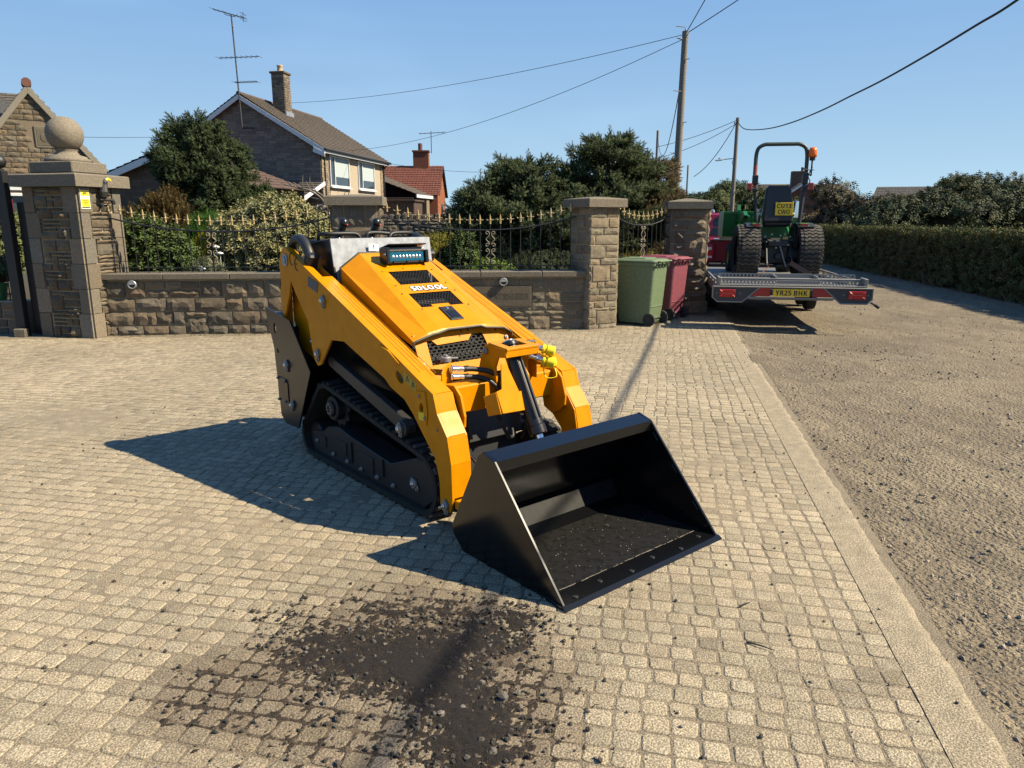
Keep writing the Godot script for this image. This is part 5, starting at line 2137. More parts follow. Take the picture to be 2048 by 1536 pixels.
	put("lens_frame", b, mats["zinc_steel"], lb)
	b = Mb.new()
	b.xf = wl
	b.box(V(0, 0.036, 0.012), V(0.232, 0.054, 0.014), 0.003)
	put("lens", b, mats["lens_blue"], lb)
	b = Mb.new()
	b.xf = wl
	for k in 9:
		b.lathe(P2([0.0, 0.0, 0.009, 0.0, 0.004, 0.0025, 0.0, 0.003]), 10, false, Transform3D(Basis(V(1, 0, 0), V(0, 0, 1), V(0, -1, 0)), V(-0.09 + k * 0.0225, 0.036, 0.0192)))
	put("reflectors", b, mats["bright_steel"], lb)
	b = Mb.new()
	b.xf = wl
	b.box(V(0, 0.005, -0.01), V(0.28, 0.006, 0.05), 0.001)
	for k in 3:
		b.cyl(V(-0.09 + k * 0.09, 0.008, 0.02), V(-0.09 + k * 0.09, 0.014, 0.02), 0.006, 6)
	put("mounting_foot", b, mats["satin_black"], lb)
	pin(lb, wl * V(-0.144, 0.05, 0.02), V(-0.5, 0, 0), 0.011, "bolt")


func bucket(M: Node3D) -> void:
	var bk: Material = mats["bucket_black"]
	var b := Mb.new()
	# back and belly, one bent sheet
	var inner := P2([-0.055, 0.012, -0.62, 0.016, -0.735, 0.045, -0.80, 0.11, -0.80, 0.14, -0.615, 0.52])
	var outer := PackedVector2Array()
	b.plate(P2([-0.615, 0.525, -0.805, 0.14, -0.81, 0.105, -0.75, 0.035, -0.62, 0.003, -0.62, 0.015, -0.742, 0.048, -0.793, 0.112, -0.79, 0.138, -0.60, 0.52]), -0.553, 0.553, 0.0)
	outer.clear()
	inner.clear()
	var sheet := put("bucket", b, bk, M)
	b = Mb.new()
	b.box(V(0, 0.011, -0.375), V(1.105, 0.012, 0.52), 0.002)
	put("floor_plate", b, mats["worn_floor"], sheet)
	# bolted cutting edge
	b = Mb.new()
	b.plate(P2([0.004, 0.002, -0.018, 0.016, -0.128, 0.020, -0.128, 0.0045, -0.03, 0.001]), -0.575, 0.575, 0.001)
	var ce := put("cutting_edge", b, bk, sheet)
	for k in 6:
		b = Mb.new()
		b.cyl(V(-0.47 + k * 0.188, 0.017, -0.045 - 0.03 * (k % 2)), V(-0.47 + k * 0.188, 0.0215, -0.045 - 0.03 * (k % 2)), 0.013, 14, 0.001)
		put("edge_bolt", b, mats["satin_black"], ce)
	b = Mb.new()
	for k in 60:
		var x := rng.randf_range(-0.54, 0.54)
		b.tint(Color(1, 1, 1) * rng.randf_range(0.6, 1.2))
		b.box(V(x, 0.0192, -0.130 + rng.randf_range(-0.003, 0.003)), V(rng.randf_range(0.01, 0.05), 0.003, 0.003), 0.001)
	put("weld_bead", b, mat("weld_dust", 0.13, 0.11, 0.085, 0.8), ce)
	# fillet plate where floor meets back
	b = Mb.new()
	b.plate(P2([-0.70, 0.020, -0.775, 0.125, -0.782, 0.118, -0.712, 0.018]), -0.552, 0.552, 0.0)
	put("fillet_plate", b, mats["worn_floor"], sheet)
	# side plates
	for s in [-1.0, 1.0]:
		b = Mb.new()
		b.plate(P2([-0.015, 0.006, -0.495, 0.548, -0.585, 0.575, -0.62, 0.55, -0.845, 0.125, -0.835, 0.075, -0.755, 0.005]), minf(s * 0.553, s * 0.567), maxf(s * 0.553, s * 0.567), 0.002)
		var sp := put("side_plate", b, bk, sheet)
		b = Mb.new()
		for q in [[-0.44, 0.475], [-0.30, 0.325], [-0.15, 0.155]]:
			var d := Vector2(0.48, -0.54).normalized() * 0.028
			b.bar(V(s * 0.551, q[1] - d.y - 0.012, q[0] - d.x - 0.012), V(s * 0.551, q[1] + d.y - 0.012, q[0] + d.x - 0.012), 0.004, 6)
		put("weld_bead", b, bk, sp)
	# top beam: a bent box along the upper edge
	b = Mb.new()
	b.plate(P2([-0.488, 0.548, -0.585, 0.572, -0.612, 0.548, -0.60, 0.515, -0.505, 0.488, -0.485, 0.495]), -0.553, 0.553, 0.003)
	put("top_beam", b, bk, sheet)
	# mounting ears behind
	b = Mb.new()
	for x in [-0.40, -0.34, 0.34, 0.40, 0.0, 0.10]:
		var hi := absf(x - 0.05) < 0.06
		b.plate(P2([-0.745, 0.34, -0.83, 0.36, -0.86, 0.28, -0.83, 0.20, -0.80, 0.20]) if hi else P2([-0.79, 0.20, -0.98, 0.17, -1.05, 0.15, -1.06, 0.09, -1.0, 0.07, -0.80, 0.09]), x - 0.007, x + 0.007, 0.002)
	put("mounting_ear", b, bk, sheet)
	b = Mb.new()
	for k in 180:
		var z := rng.randf_range(-0.60, -0.14)
		var x := rng.randf_range(-0.54, 0.54)
		var g := rng.randf_range(0.02, 0.35)
		b.tint(Color(g, g * 0.9, g * 0.8))
		b.xf = Transform3D(Basis(UPV, rng.randf() * 6), V(x, 0.0175, z))
		b.box(V(0, 0, 0), Vector3(0.0035, 0.0015, 0.002) * rng.randf_range(0.4, 1.6))
	var cr := put("crumbs", b, mats["pebble"], sheet)
	cr.set_meta("kind", "stuff")


# ---------------------------------------------------------------- wheelie bins
func rounded(hx: float, hz: float, r: float, y: float, per := 4) -> Array:
	var out := []
	for q in [[1, 1, 0.0], [-1, 1, PI / 2], [-1, -1, PI], [1, -1, PI * 1.5]]:
		for k in per + 1:
			var w: float = q[2] + PI / 2 * k / per
			out.append(V(q[0] * (hx - r) + cos(w) * r, y, q[1] * (hz - r) + sin(w) * r))
	out.reverse()
	return out


func wheelie_bin(label: String, pos: Vector3, turn: float, m: Material) -> void:
	var o := thing("wheelie_bin", label, "wheelie bin", pos, turn)
	var b := Mb.new()
	b.loft([rounded(0.225, 0.255, 0.04, 0.03), rounded(0.235, 0.265, 0.045, 0.045), rounded(0.25, 0.30, 0.05, 0.30), rounded(0.275, 0.345, 0.055, 0.93), rounded(0.278, 0.35, 0.055, 0.94)])
	put("body", b, m, o)
	b = Mb.new()
	b.loft([rounded(0.285, 0.357, 0.055, 0.935), rounded(0.293, 0.365, 0.055, 0.945), rounded(0.293, 0.365, 0.055, 0.985), rounded(0.288, 0.36, 0.055, 0.99)])
	for k in 5:
		b.box(V(-0.22 + k * 0.11, 0.945, 0.366), V(0.018, 0.06, 0.03), 0.004)
	put("rim", b, m, o)
	b = Mb.new()
	b.loft([rounded(0.298, 0.372, 0.06, 0.992), rounded(0.302, 0.378, 0.06, 1.0), rounded(0.300, 0.376, 0.06, 1.014), rounded(0.27, 0.34, 0.06, 1.035), rounded(0.24, 0.30, 0.06, 1.040), rounded(0.12, 0.16, 0.06, 1.046)])
	b.box(V(0, 1.046, -0.05), V(0.40, 0.014, 0.42), 0.006)
	var lid := put("lid", b, m, o)
	b = Mb.new()
	b.tube(smooth_path(P3([-0.22, 1.0, 0.37, -0.21, 1.008, 0.415, -0.16, 1.01, 0.425, 0.16, 1.01, 0.425, 0.21, 1.008, 0.415, 0.22, 1.0, 0.37]), 3), 0.015, 8)
	for x in [-0.15, 0.0, 0.15]:
		b.box(V(x, 1.0, 0.395), V(0.05, 0.03, 0.05), 0.006)
	put("handle", b, m, lid)
	b = Mb.new()
	b.box(V(0, 0.11, 0.262), V(0.34, 0.12, 0.03), 0.01)
	b.box(V(0, 0.30, 0.303), V(0.40, 0.012, 0.012), 0.004)
	put("axle_housing", b, m, o)
	b = Mb.new()
	b.bar(V(-0.27, 0.10, 0.285), V(0.27, 0.10, 0.285), 0.012, 8)
	put("axle", b, mats["satin_black"], o)
	for s in [-1.0, 1.0]:
		b = Mb.new()
		var t := Transform3D(Basis(V(0, 0, -s), V(s, 0, 0), V(0, -1, 0)), V(s * 0.245, 0.102, 0.285))
		b.tint(Color(0.035, 0.034, 0.033))
		b.lathe(P2([0.0, -0.02, 0.082, -0.02, 0.098, -0.014, 0.102, -0.004, 0.102, 0.014, 0.098, 0.022, 0.082, 0.026, 0.076, 0.018, 0.045, 0.014, 0.04, 0.026, 0.0, 0.028]), 24, false, t)
		put("wheel", b, mats["tyre_rubber"], o)


func wheelie_bins() -> void:
	wheelie_bin("green wheelie bin standing beside the corner pillar", V(2.06, 0.0, -11.70), deg_to_rad(55), mats["bin_green"])
	wheelie_bin("maroon wheelie bin standing behind the green one", V(2.56, 0.0, -12.42), deg_to_rad(50), mats["bin_maroon"])


# ---------------------------------------------------------------- trailer (z backwards from the tail board, x to the right)
func tyre(b: Mb, t: Transform3D, r: float, w: float, k: Color) -> void:
	b.tint(k)
	var h := w * 0.5
	b.lathe(P2([r * 0.60, -h * 0.8, r * 0.80, -h, r * 0.95, -h * 0.92, r, -h * 0.62, r, h * 0.62, r * 0.95, h * 0.92, r * 0.80, h, r * 0.60, h * 0.8]), 40, true, t)


func hole_strip(b: Mb, x0: float, x1: float, y: float, z: float, h: float, n: int, t := 0.006) -> void:
	# an upright strip with a row of square holes
	b.box(V((x0 + x1) * 0.5, y - h * 0.36, z), V(x1 - x0, h * 0.28, t))
	b.box(V((x0 + x1) * 0.5, y + h * 0.36, z), V(x1 - x0, h * 0.28, t))
	for k in n + 1:
		b.box(V(lerpf(x0, x1, float(k) / n), y, z), V((x1 - x0) / n * 0.55, h * 0.44, t))


func trailer() -> void:
	var o := thing("car_trailer", "low galvanised car trailer with folded ramps and red and grey tail board", "trailer", V(4.17, -0.02, -10.86), deg_to_rad(-10.8))
	var gv: Material = mats["zinc_steel"]
	var b := Mb.new()
	# deck and side rails
	b.box(V(0, 0.615, -3.1), V(1.96, 0.03, 4.6), 0.004)
	put("deck", b, mats["deck_grey"], o)
	for s in [-1.0, 1.0]:
		b = Mb.new()
		b.box(V(s * 1.03, 0.60, -2.9), V(0.05, 0.14, 5.2), 0.008)
		b.box(V(s * 1.06, 0.735, -2.9), V(0.035, 0.03, 4.9), 0.004)
		for k in 9:
			b.box(V(s * 1.06, 0.69, -0.7 - k * 0.55), V(0.03, 0.08, 0.05), 0.003)
		b.box(V(s * 1.04, 0.70, -0.18), V(0.05, 0.22, 0.30), 0.006)
		put("side_rail", b, gv, o)
		b = Mb.new()
		for z in [-3.05, -3.80]:
			b.plate(P2([z - 0.40, 0.30, z - 0.36, 0.44, z - 0.25, 0.55, z + 0.25, 0.55, z + 0.36, 0.44, z + 0.40, 0.30, z + 0.36, 0.30, z + 0.32, 0.42, z + 0.23, 0.51, z - 0.23, 0.51, z - 0.32, 0.42, z - 0.36, 0.30]), s * 0.90 - 0.11, s * 0.90 + 0.11, 0.0)
		put("mudguard", b, mats["board_grey"], o)
		for z in [-3.05, -3.80]:
			b = Mb.new()
			tyre(b, Transform3D(Basis(V(0, 0, -s), V(s, 0, 0), V(0, -1, 0)), V(s * 0.88, 0.285, z)), 0.275, 0.19, Color(0.018, 0.018, 0.018))
			var w := put("wheel", b, mats["tyre_rubber"], o)
			b = Mb.new()
			b.lathe(P2([0.0, 0.02, 0.08, 0.03, 0.10, 0.0, 0.165, 0.03, 0.17, 0.07]), 20, false, Transform3D(Basis(V(0, 0, -s), V(s, 0, 0), V(0, -1, 0)), V(s * 0.88, 0.285, z)))
			put("rim", b, mats["zinc_steel"], w)
	b = Mb.new()
	for z in [-0.6, -1.6, -2.6, -4.2, -5.2]:
		b.box(V(0, 0.55, z), V(2.0, 0.08, 0.06), 0.006)
	b.bar(V(-0.9, 0.55, -5.3), V(-0.05, 0.45, -7.1), 0.05, 8)
	b.bar(V(0.9, 0.55, -5.3), V(0.05, 0.45, -7.1), 0.05, 8)
	b.bar(V(-0.85, 0.285, -3.05), V(0.85, 0.285, -3.05), 0.035, 8)
	b.bar(V(-0.85, 0.285, -3.80), V(0.85, 0.285, -3.80), 0.035, 8)
	put("chassis_frame", b, gv, o)
	# folded ramps across the tail: perforated strips with chequered treads between
	b = Mb.new()
	hole_strip(b, -1.02, -0.18, 0.80, -0.62, 0.07, 15)
	hole_strip(b, 0.42, 1.02, 0.80, -0.62, 0.07, 10)
	b.box(V(0.12, 0.80, -0.625), V(0.56, 0.07, 0.008), 0.002)
	b.box(V(0, 0.765, -0.42), V(2.06, 0.012, 0.36), 0.003)
	b.box(V(0, 0.775, -0.225), V(2.08, 0.03, 0.03), 0.004)
	for x in [-0.18, 0.42]:
		b.box(V(x, 0.79, -0.50), V(0.03, 0.05, 0.30), 0.004)
	put("loading_ramp", b, gv, o)
	b = Mb.new()
	hole_strip(b, -1.02, -0.2, 0.735, -0.16, 0.055, 16)
	hole_strip(b, 0.45, 1.03, 0.735, -0.16, 0.055, 11)
	b.box(V(0.12, 0.738, -0.165), V(0.62, 0.05, 0.008), 0.002)
	b.box(V(0, 0.70, -0.10), V(2.08, 0.01, 0.20), 0.002)
	for k in 46:
		b.box(V(-1.0 + k * 0.0445, 0.709, -0.06), V(0.022, 0.014, 0.03), 0.002)
		b.box(V(-0.98 + k * 0.0445, 0.709, -0.11), V(0.022, 0.014, 0.03), 0.002)
	put("tread_ramp", b, gv, o)
	# tail board
	b = Mb.new()
	for s in [-1.0, 1.0]:
		b.prism(P2([s * 1.125, 0.665, s * 1.125, 0.515, s * 1.06, 0.455, s * 0.70, 0.455, s * 0.47, 0.665]), -0.012, 0.0, 0.002)
	var tb := put("tail_board", b, mats["board_grey"], o)
	b = Mb.new()
	for s in [-1.0, 1.0]:
		b.prism(P2([s * 0.60, 0.535, s * 0.455, 0.665, s * 0.30, 0.665, s * 0.30, 0.535]), -0.012, 0.001, 0.002)
	put("red_panel", b, mats["board_red"], tb)
	b = Mb.new()
	var rail := [V(-1.135, 0.672, 0.004), V(1.135, 0.672, 0.004)]
	b.bar(rail[0], rail[1], 0.013, 8)
	for s in [-1.0, 1.0]:
		b.tube(PackedVector3Array([V(s * 1.135, 0.68, 0.004), V(s * 1.135, 0.512, 0.004), V(s * 1.065, 0.447, 0.004), V(s * 0.70, 0.447, 0.004), V(s * 0.63, 0.51, 0.004), V(s * 0.455, 0.672, 0.004)]), 0.013, 6)
	b.bar(V(-0.63, 0.515, 0.004), V(0.63, 0.515, 0.004), 0.013, 8)
	b.box(V(0, 0.50, -0.05), V(1.2, 0.03, 0.08), 0.004)
	put("frame_tube", b, gv, tb)
	for s in [-1.0, 1.0]:
		b = Mb.new()
		b.box(V(s * 0.92, 0.575, 0.012), V(0.235, 0.115, 0.024), 0.006)
		var lamp := put("tail_lamp", b, mats["tail_red"], tb)
		b = Mb.new()
		b.bar(V(s * 0.92 - 0.11, 0.625, 0.024), V(s * 0.92 - 0.075, 0.60, 0.026), 0.005, 5)
		b.bar(V(s * 0.92 + 0.11, 0.625, 0.024), V(s * 0.92 + 0.075, 0.60, 0.026), 0.005, 5)
		b.bar(V(s * 0.92 - 0.11, 0.525, 0.024), V(s * 0.92 - 0.075, 0.55, 0.026), 0.005, 5)
		b.bar(V(s * 0.92 + 0.11, 0.525, 0.024), V(s * 0.92 + 0.075, 0.55, 0.026), 0.005, 5)
		b.box(V(s * 0.92, 0.575, 0.025), V(0.15, 0.006, 0.004))
		put("lamp_ribs", b, mat("lamp_pink", 0.5, 0.10, 0.09, 0.3), lamp)
		b = Mb.new()
		b.cyl(V(s * 0.735, 0.575, 0.0), V(s * 0.735, 0.575, 0.006), 0.011, 10)
		b.cyl(V(s * 1.075, 0.575, 0.0), V(s * 1.075, 0.575, 0.006), 0.009, 10)
		put("reflector", b, mats["zinc_steel"], tb)
		b = Mb.new()
		b.box(V(s * 0.285, 0.595, 0.014), V(0.03, 0.085, 0.03), 0.004)
		put("plate_light", b, mats["satin_black"], tb)
	b = Mb.new()
	b.box(V(0, 0.592, 0.006), V(0.52, 0.111, 0.010), 0.002)
	var np := put("number_plate", b, mats["plate_yellow"], tb)
	mark(np, "YR25 BHK", 0.455, 0.075, Transform3D(Basis(), V(0, 0.592, 0.012)), mats["black_print"], "plate_lettering", true)
	b = Mb.new()
	b.bar(V(1.12, 0.47, 0.0), V(1.19, 0.425, 0.06), 0.014, 8)
	b.bar(V(1.17, 0.44, 0.04), V(1.215, 0.405, 0.08), 0.024, 8)
	put("marker_stalk", b, mats["satin_black"], tb)
	# strap on the deck
	var st := Mb.new()
	var path := [V(-0.35, 0.655, -1.75), V(-0.20, 0.74, -1.80), V(-0.06, 0.86, -1.95)]
	for i in 2:
		var a: Vector3 = path[i]
		var d: Vector3 = path[i + 1]
		var side := V(0.0, 0.02, 0.045)
		st.quad(a - side, d - side, d + side, a + side)
		st.quad(a + side + V(0, 0.001, -0.004), d + side + V(0, 0.001, -0.004), d - side + V(0, 0.001, -0.004), a - side + V(0, 0.001, -0.004))
	st.bar(V(-0.36, 0.645, -1.7), V(-0.27, 0.66, -1.62), 0.03, 8)
	st.xf = Transform3D.IDENTITY
	var so := put("ratchet_strap", st, mats["strap_orange"], null, Vector3.ZERO)
	so.transform = o.transform
	tag(so, "orange ratchet strap holding the tractor's left rear wheel down to the deck", "strap")
	st = Mb.new()
	for e in [[V(0.30, 0.93, -2.0), V(0.72, 0.66, -1.45)]]:
		var a: Vector3 = e[0]
		var d: Vector3 = e[1]
		var side := V(0.02, 0.035, 0.0)
		st.quad(a - side, d - side, d + side, a + side)
		st.quad(a + side + V(0, 0, -0.004), d + side + V(0, 0, -0.004), d - side + V(0, 0, -0.004), a - side + V(0, 0, -0.004))
	so = put("ratchet_strap", st, mat("strap_brown", 0.12, 0.06, 0.035, 0.85), null)
	so.transform = o.transform
	tag(so, "brown strap running down behind the tractor to the trailer deck on the right", "strap")


# ---------------------------------------------------------------- compact tractor on the trailer (origin under the rear axle on the deck)
func turf_tyre(o: Node3D, x: float, y: float, z: float, r: float, w: float, called: String) -> void:
	var b := Mb.new()
	var t := Transform3D(Basis(V(0, 0, -1), V(1, 0, 0), V(0, 1, 0)).orthonormalized(), V(x, y, z))
	t.basis = Basis(V(0, 0, 1), V(1, 0, 0), V(0, 1, 0))
	tyre(b, t, r - 0.012, w, Color(0.020, 0.019, 0.018))
	var ty := put(called, b, mats["tyre_rubber"], o)
	b = Mb.new()
	var rows := 40
	var per := 7
	for k in rows:
		for i in per:
			var u := (float(i) + 0.5) / per * 2.0 - 1.0
			var zig := (0.35 if i % 2 == 0 else -0.35)
			var a := TAU * (k + (0.25 if i % 2 == 0 else 0.0)) / rows
			var rr := r - 0.004 - 0.05 * maxf(absf(u) - 0.55, 0.0)
			var fr := Basis(V(1, 0, 0), V(0, sin(a), cos(a)), V(1, 0, 0).cross(V(0, sin(a), cos(a))))
			b.tint(Color(0.075, 0.066, 0.054) * rng.randf_range(0.5, 1.15))
			b.xf = Transform3D(fr * Basis(UPV, zig), V(x + u * w * 0.47, y + sin(a) * rr, z + cos(a) * rr))
			b.box(Vector3.ZERO, V(w / per * 1.06, 0.022, TAU * r / rows * 0.66), 0.004)
	put("tread", b, mats["tyre_rubber"], ty)
	b = Mb.new()
	b.xf = Transform3D.IDENTITY
	var s := signf(x)
	b.lathe(P2([0.0, 0.02, 0.10, 0.02, 0.12, -0.02, r * 0.5, 0.0, r * 0.58, 0.04, r * 0.62, 0.10]), 24, false, Transform3D(Basis(V(0, 0, -s), V(s, 0, 0), V(0, -1, 0)), V(x, y, z)))
	put("wheel_rim", b, mats["tractor_yellow"], ty)


func tractor() -> void:
	var home := V(4.80, 0.60, -13.42)
	var o := thing("compact_tractor", "green compact tractor with roll bar, front loader and turf tyres tied down on the trailer", "tractor", home, deg_to_rad(-8.0))
	var k: Material = mats["tractor_black"]
	var gr: Material = mats["tractor_green"]
	for s in [-1.0, 1.0]:
		turf_tyre(o, s * 0.53, 0.475, 0.0, 0.475, 0.40, "rear_tyre")
		turf_tyre(o, s * 0.50, 0.29, -1.55, 0.29, 0.26, "front_tyre")
	# transmission, axle, linkage
	var b := Mb.new()
	b.box(V(0, 0.46, -0.15), V(0.40, 0.42, 0.60), 0.03)
	b.box(V(0, 0.43, 0.0), V(0.95, 0.17, 0.22), 0.03)
	b.box(V(0, 0.50, -1.0), V(0.34, 0.40, 1.30), 0.03)
	b.box(V(0, 0.30, -1.55), V(0.80, 0.12, 0.14), 0.02)
	put("transmission", b, k, o)
	b = Mb.new()
	for s in [-1.0, 1.0]:
		b.bar(V(s * 0.14, 0.36, 0.05), V(s * 0.24, 0.24, 0.52), 0.024, 6)
		b.bar(V(s * 0.20, 0.66, 0.12), V(s * 0.22, 0.27, 0.42), 0.018, 6)
		b.bar(V(s * 0.10, 0.66, 0.10), V(s * 0.22, 0.68, 0.30), 0.024, 6)
	b.box(V(0, 0.62, 0.17), V(0.36, 0.12, 0.12), 0.02)
	b.cyl(V(0, 0.40, 0.15), V(0, 0.40, 0.26), 0.05, 12)
	b.box(V(0, 0.23, 0.25), V(0.10, 0.04, 0.30), 0.008)
	b.bar(V(0.03, 0.55, 0.20), V(0.14, 0.16, 0.30), 0.018, 6)
	put("three_point_linkage", b, k, o)
	b = Mb.new()
	b.bar(V(0.02, 0.58, 0.245), V(0.13, 0.22, 0.32), 0.014, 6)
	put("lift_strut", b, mats["zinc_steel"], o)
	b = Mb.new()
	for q in [[-0.12, 0.78, 0.16], [0.02, 0.76, 0.2], [0.10, 0.78, 0.18], [-0.22, 0.74, 0.1], [0.2, 0.74, 0.12], [-0.05, 0.55, 0.24], [0.16, 0.6, 0.22]]:
		b.cyl(V(q[0], q[1], q[2]), V(q[0], q[1], q[2] + 0.03), 0.018, 8)
	put("couplings", b, mats["zinc_steel"], o)
	# mudguards
	for s in [-1.0, 1.0]:
		b = Mb.new()
		var arc := PackedVector2Array()
		for i in 11:
			var w := lerpf(1.05, 2.6, i / 10.0)
			arc.append(Vector2(cos(w) * 0.53, 0.475 + sin(w) * 0.51))
		for i in range(10, -1, -1):
			var w := lerpf(1.05, 2.6, i / 10.0)
			arc.append(Vector2(cos(w) * 0.51, 0.475 + sin(w) * 0.49))
		b.plate(arc, minf(s * 0.30, s * 0.58), maxf(s * 0.30, s * 0.58), 0.002)
		b.plate(P2([-0.30, 0.40, -0.38, 0.72, -0.15, 0.93, 0.05, 0.93, 0.12, 0.66, 0.10, 0.45]), minf(s * 0.29, s * 0.305), maxf(s * 0.29, s * 0.305), 0.002)
		put("mudguard", b, k, o)
		b = Mb.new()
		b.box(V(s * 0.41, 0.945, 0.16), V(0.17, 0.08, 0.12), 0.01)
		b.box(V(s * 0.40, 0.965, 0.05), V(0.16, 0.03, 0.35), 0.01)
		put("lamp_bracket", b, gr, o)
		b = Mb.new()
		b.box(V(s * 0.41, 0.945, 0.226), V(0.12, 0.05, 0.02), 0.004)
		put("rear_lamp", b, mats["tail_red"], o)
		b = Mb.new()
		b.box(V(s * 0.53, 1.62, -0.06), V(0.085, 0.12, 0.07), 0.008)
		b.bar(V(s * 0.43, 1.62, -0.06), V(s * 0.53, 1.62, -0.06), 0.012, 6)
		put("indicator", b, mat("indicator_red", 0.33, 0.02, 0.01, 0.3), o)
	# roll bar: lower posts lean in, upper hoop
	b = Mb.new()
	for s in [-1.0, 1.0]:
		b.bar(V(s * 0.34, 0.55, 0.05), V(s * 0.435, 1.78, -0.10), 0.034, 8)
		b.box(V(s * 0.43, 1.74, -0.095), V(0.095, 0.16, 0.10), 0.01)
		b.box(V(s * 0.425, 1.56, -0.075), V(0.085, 0.06, 0.09), 0.01)
	put("roll_bar_post", b, k, o)
	b = Mb.new()
	b.tube(smooth_path(P3([-0.44, 1.74, -0.10, -0.44, 2.0, -0.11, -0.435, 2.18, -0.12, -0.40, 2.29, -0.12, -0.30, 2.345, -0.12, -0.18, 2.35, -0.12, 0.18, 2.35, -0.12, 0.30, 2.345, -0.12, 0.40, 2.29, -0.12, 0.435, 2.18, -0.12, 0.44, 2.0, -0.11, 0.44, 1.74, -0.10]), 4), 0.034, 12)
	put("roll_bar", b, mat("rollbar_green", 0.028, 0.04, 0.033, 0.5), o)
	b = Mb.new()
	b.bar(V(-0.44, 1.80, -0.10), V(-0.4395, 1.99, -0.108), 0.0358, 12)
	put("red_sticker", b, mat("sticker_red", 0.22, 0.05, 0.03, 0.6), o)
	# beacon
	b = Mb.new()
	b.bar(V(0.435, 1.86, -0.09), V(0.52, 1.80, -0.07), 0.012, 6)
	b.bar(V(0.52, 1.80, -0.07), V(0.52, 2.14, -0.07), 0.014, 6)
	b.cyl(V(0.52, 2.06, -0.07), V(0.52, 2.12, -0.07), 0.05, 12, 0.01)
	b.tube(smooth_path(P3([0.44, 1.60, -0.05, 0.50, 1.70, -0.03, 0.47, 1.80, -0.05, 0.53, 1.95, -0.06])), 0.010, 5)
	b.bar(V(0.36, 1.93, -0.06), V(0.45, 1.90, -0.06), 0.010, 5)
	b.bar(V(0.45, 1.90, -0.05), V(0.56, 1.90, -0.05), 0.008, 5)
	var bs := put("beacon_stalk", b, k, o)
	b = Mb.new()
	b.lathe(P2([0.0, 0.0, 0.066, 0.0, 0.074, 0.04, 0.072, 0.11, 0.055, 0.155, 0.02, 0.17, 0.0, 0.17]), 20, true)
	put("beacon", b, mats["amber"], bs, V(0.52, 2.12, -0.07))
	# seat with number plate
	b = Mb.new()
	b.xf = Transform3D(Basis(V(1, 0, 0), -0.14), V(0, 1.32, -0.12))
	b.prism(P2([-0.255, -0.34, 0.255, -0.34, 0.245, 0.05, 0.215, 0.27, 0.16, 0.325, -0.16, 0.325, -0.215, 0.27, -0.245, 0.05]), -0.06, 0.06, 0.03)
	b.xf = Transform3D.IDENTITY
	b.box(V(0, 0.97, -0.30), V(0.48, 0.12, 0.46), 0.04)
	var seat := put("seat", b, k, o)
	b = Mb.new()
	b.xf = Transform3D(Basis(V(1, 0, 0), -0.14), V(0, 1.32, -0.12))
	b.prism(P2([-0.16, 0.318, 0.16, 0.318, 0.13, 0.336, -0.13, 0.336]), -0.062, 0.0, 0.002)
	put("piping", b, mats["tractor_yellow"], seat)
	b = Mb.new()
	b.box(V(0.095, 1.225, 0.0), V(0.31, 0.225, 0.010), 0.003)
	var np := put("number_plate", b, mats["plate_yellow"], o)
	mark(np, "CU13", 0.25, 0.078, Transform3D(Basis(), V(0.09, 1.277, 0.006)), mats["black_print"], "plate_lettering")
	mark(np, "CWO", 0.205, 0.078, Transform3D(Basis(), V(0.09, 1.175, 0.006)), mats["black_print"], "plate_lettering")
	# bonnet, steering wheel, levers, mirror
	b = Mb.new()
	b.loft([rounded_xz(0.24, 0.32, 0.62, -0.62), rounded_xz(0.25, 0.33, 0.62, -0.9), rounded_xz(0.22, 0.28, 0.60, -1.75), rounded_xz(0.16, 0.22, 0.58, -1.85)])
	put("bonnet", b, gr, o)
	b = Mb.new()
	var ring := PackedVector3Array()
	for i in 21:
		ring.append(V(cos(TAU * i / 20) * 0.17, 1.16 + sin(TAU * i / 20) * 0.07, -0.62 - sin(TAU * i / 20) * 0.15))
	b.tube(ring, 0.014, 6)
	b.bar(V(0, 1.16, -0.62), V(0, 0.9, -0.78), 0.02, 6)
	put("steering_wheel", b, k, o)
	b = Mb.new()
	b.bar(V(-0.25, 0.9, -0.25), V(-0.27, 1.18, -0.22), 0.01, 5)
	b.ball(V(-0.27, 1.21, -0.22), V(0.03, 0.04, 0.03), 6, 8)
	b.bar(V(0.27, 0.9, -0.25), V(0.30, 1.12, -0.2), 0.01, 5)
	b.ball(V(0.30, 1.13, -0.2), V(0.03, 0.035, 0.03), 6, 8)
	put("control_lever", b, mats["zinc_steel"], o)
	b = Mb.new()
	b.box(V(0.37, 1.22, -0.35), V(0.10, 0.30, 0.02), 0.006)
	put("mirror", b, mats["chrome"], o)
	# front loader: frame, arms, raised bucket
	b = Mb.new()
	for s in [-1.0, 1.0]:
		b.plate(P2([-0.62, 0.30, -0.62, 1.10, -0.78, 1.12, -0.82, 0.30]), s * 0.40 - 0.02, s * 0.40 + 0.02, 0.003)
		b.plate(P2([-0.60, 1.12, -0.78, 1.20, -1.55, 1.12, -2.0, 0.80, -2.0, 0.68, -1.52, 0.98, -0.75, 1.05]), s * 0.46 - 0.035, s * 0.46 + 0.035, 0.004)
		b.bar(V(s * 0.46, 0.55, -0.75), V(s * 0.46, 0.93, -1.45), 0.03, 8)
	put("loader_arm", b, gr, o)
	b = Mb.new()
	b.plate(P2([-1.55, 1.16, -1.62, 1.22, -2.15, 1.20, -2.30, 0.95, -2.25, 0.72, -1.95, 0.64, -1.60, 0.70]), -0.74, -0.725, 0.002)
	b.plate(P2([-1.55, 1.16, -1.62, 1.22, -2.15, 1.20, -2.30, 0.95, -2.25, 0.72, -1.95, 0.64, -1.60, 0.70]), 0.725, 0.74, 0.002)
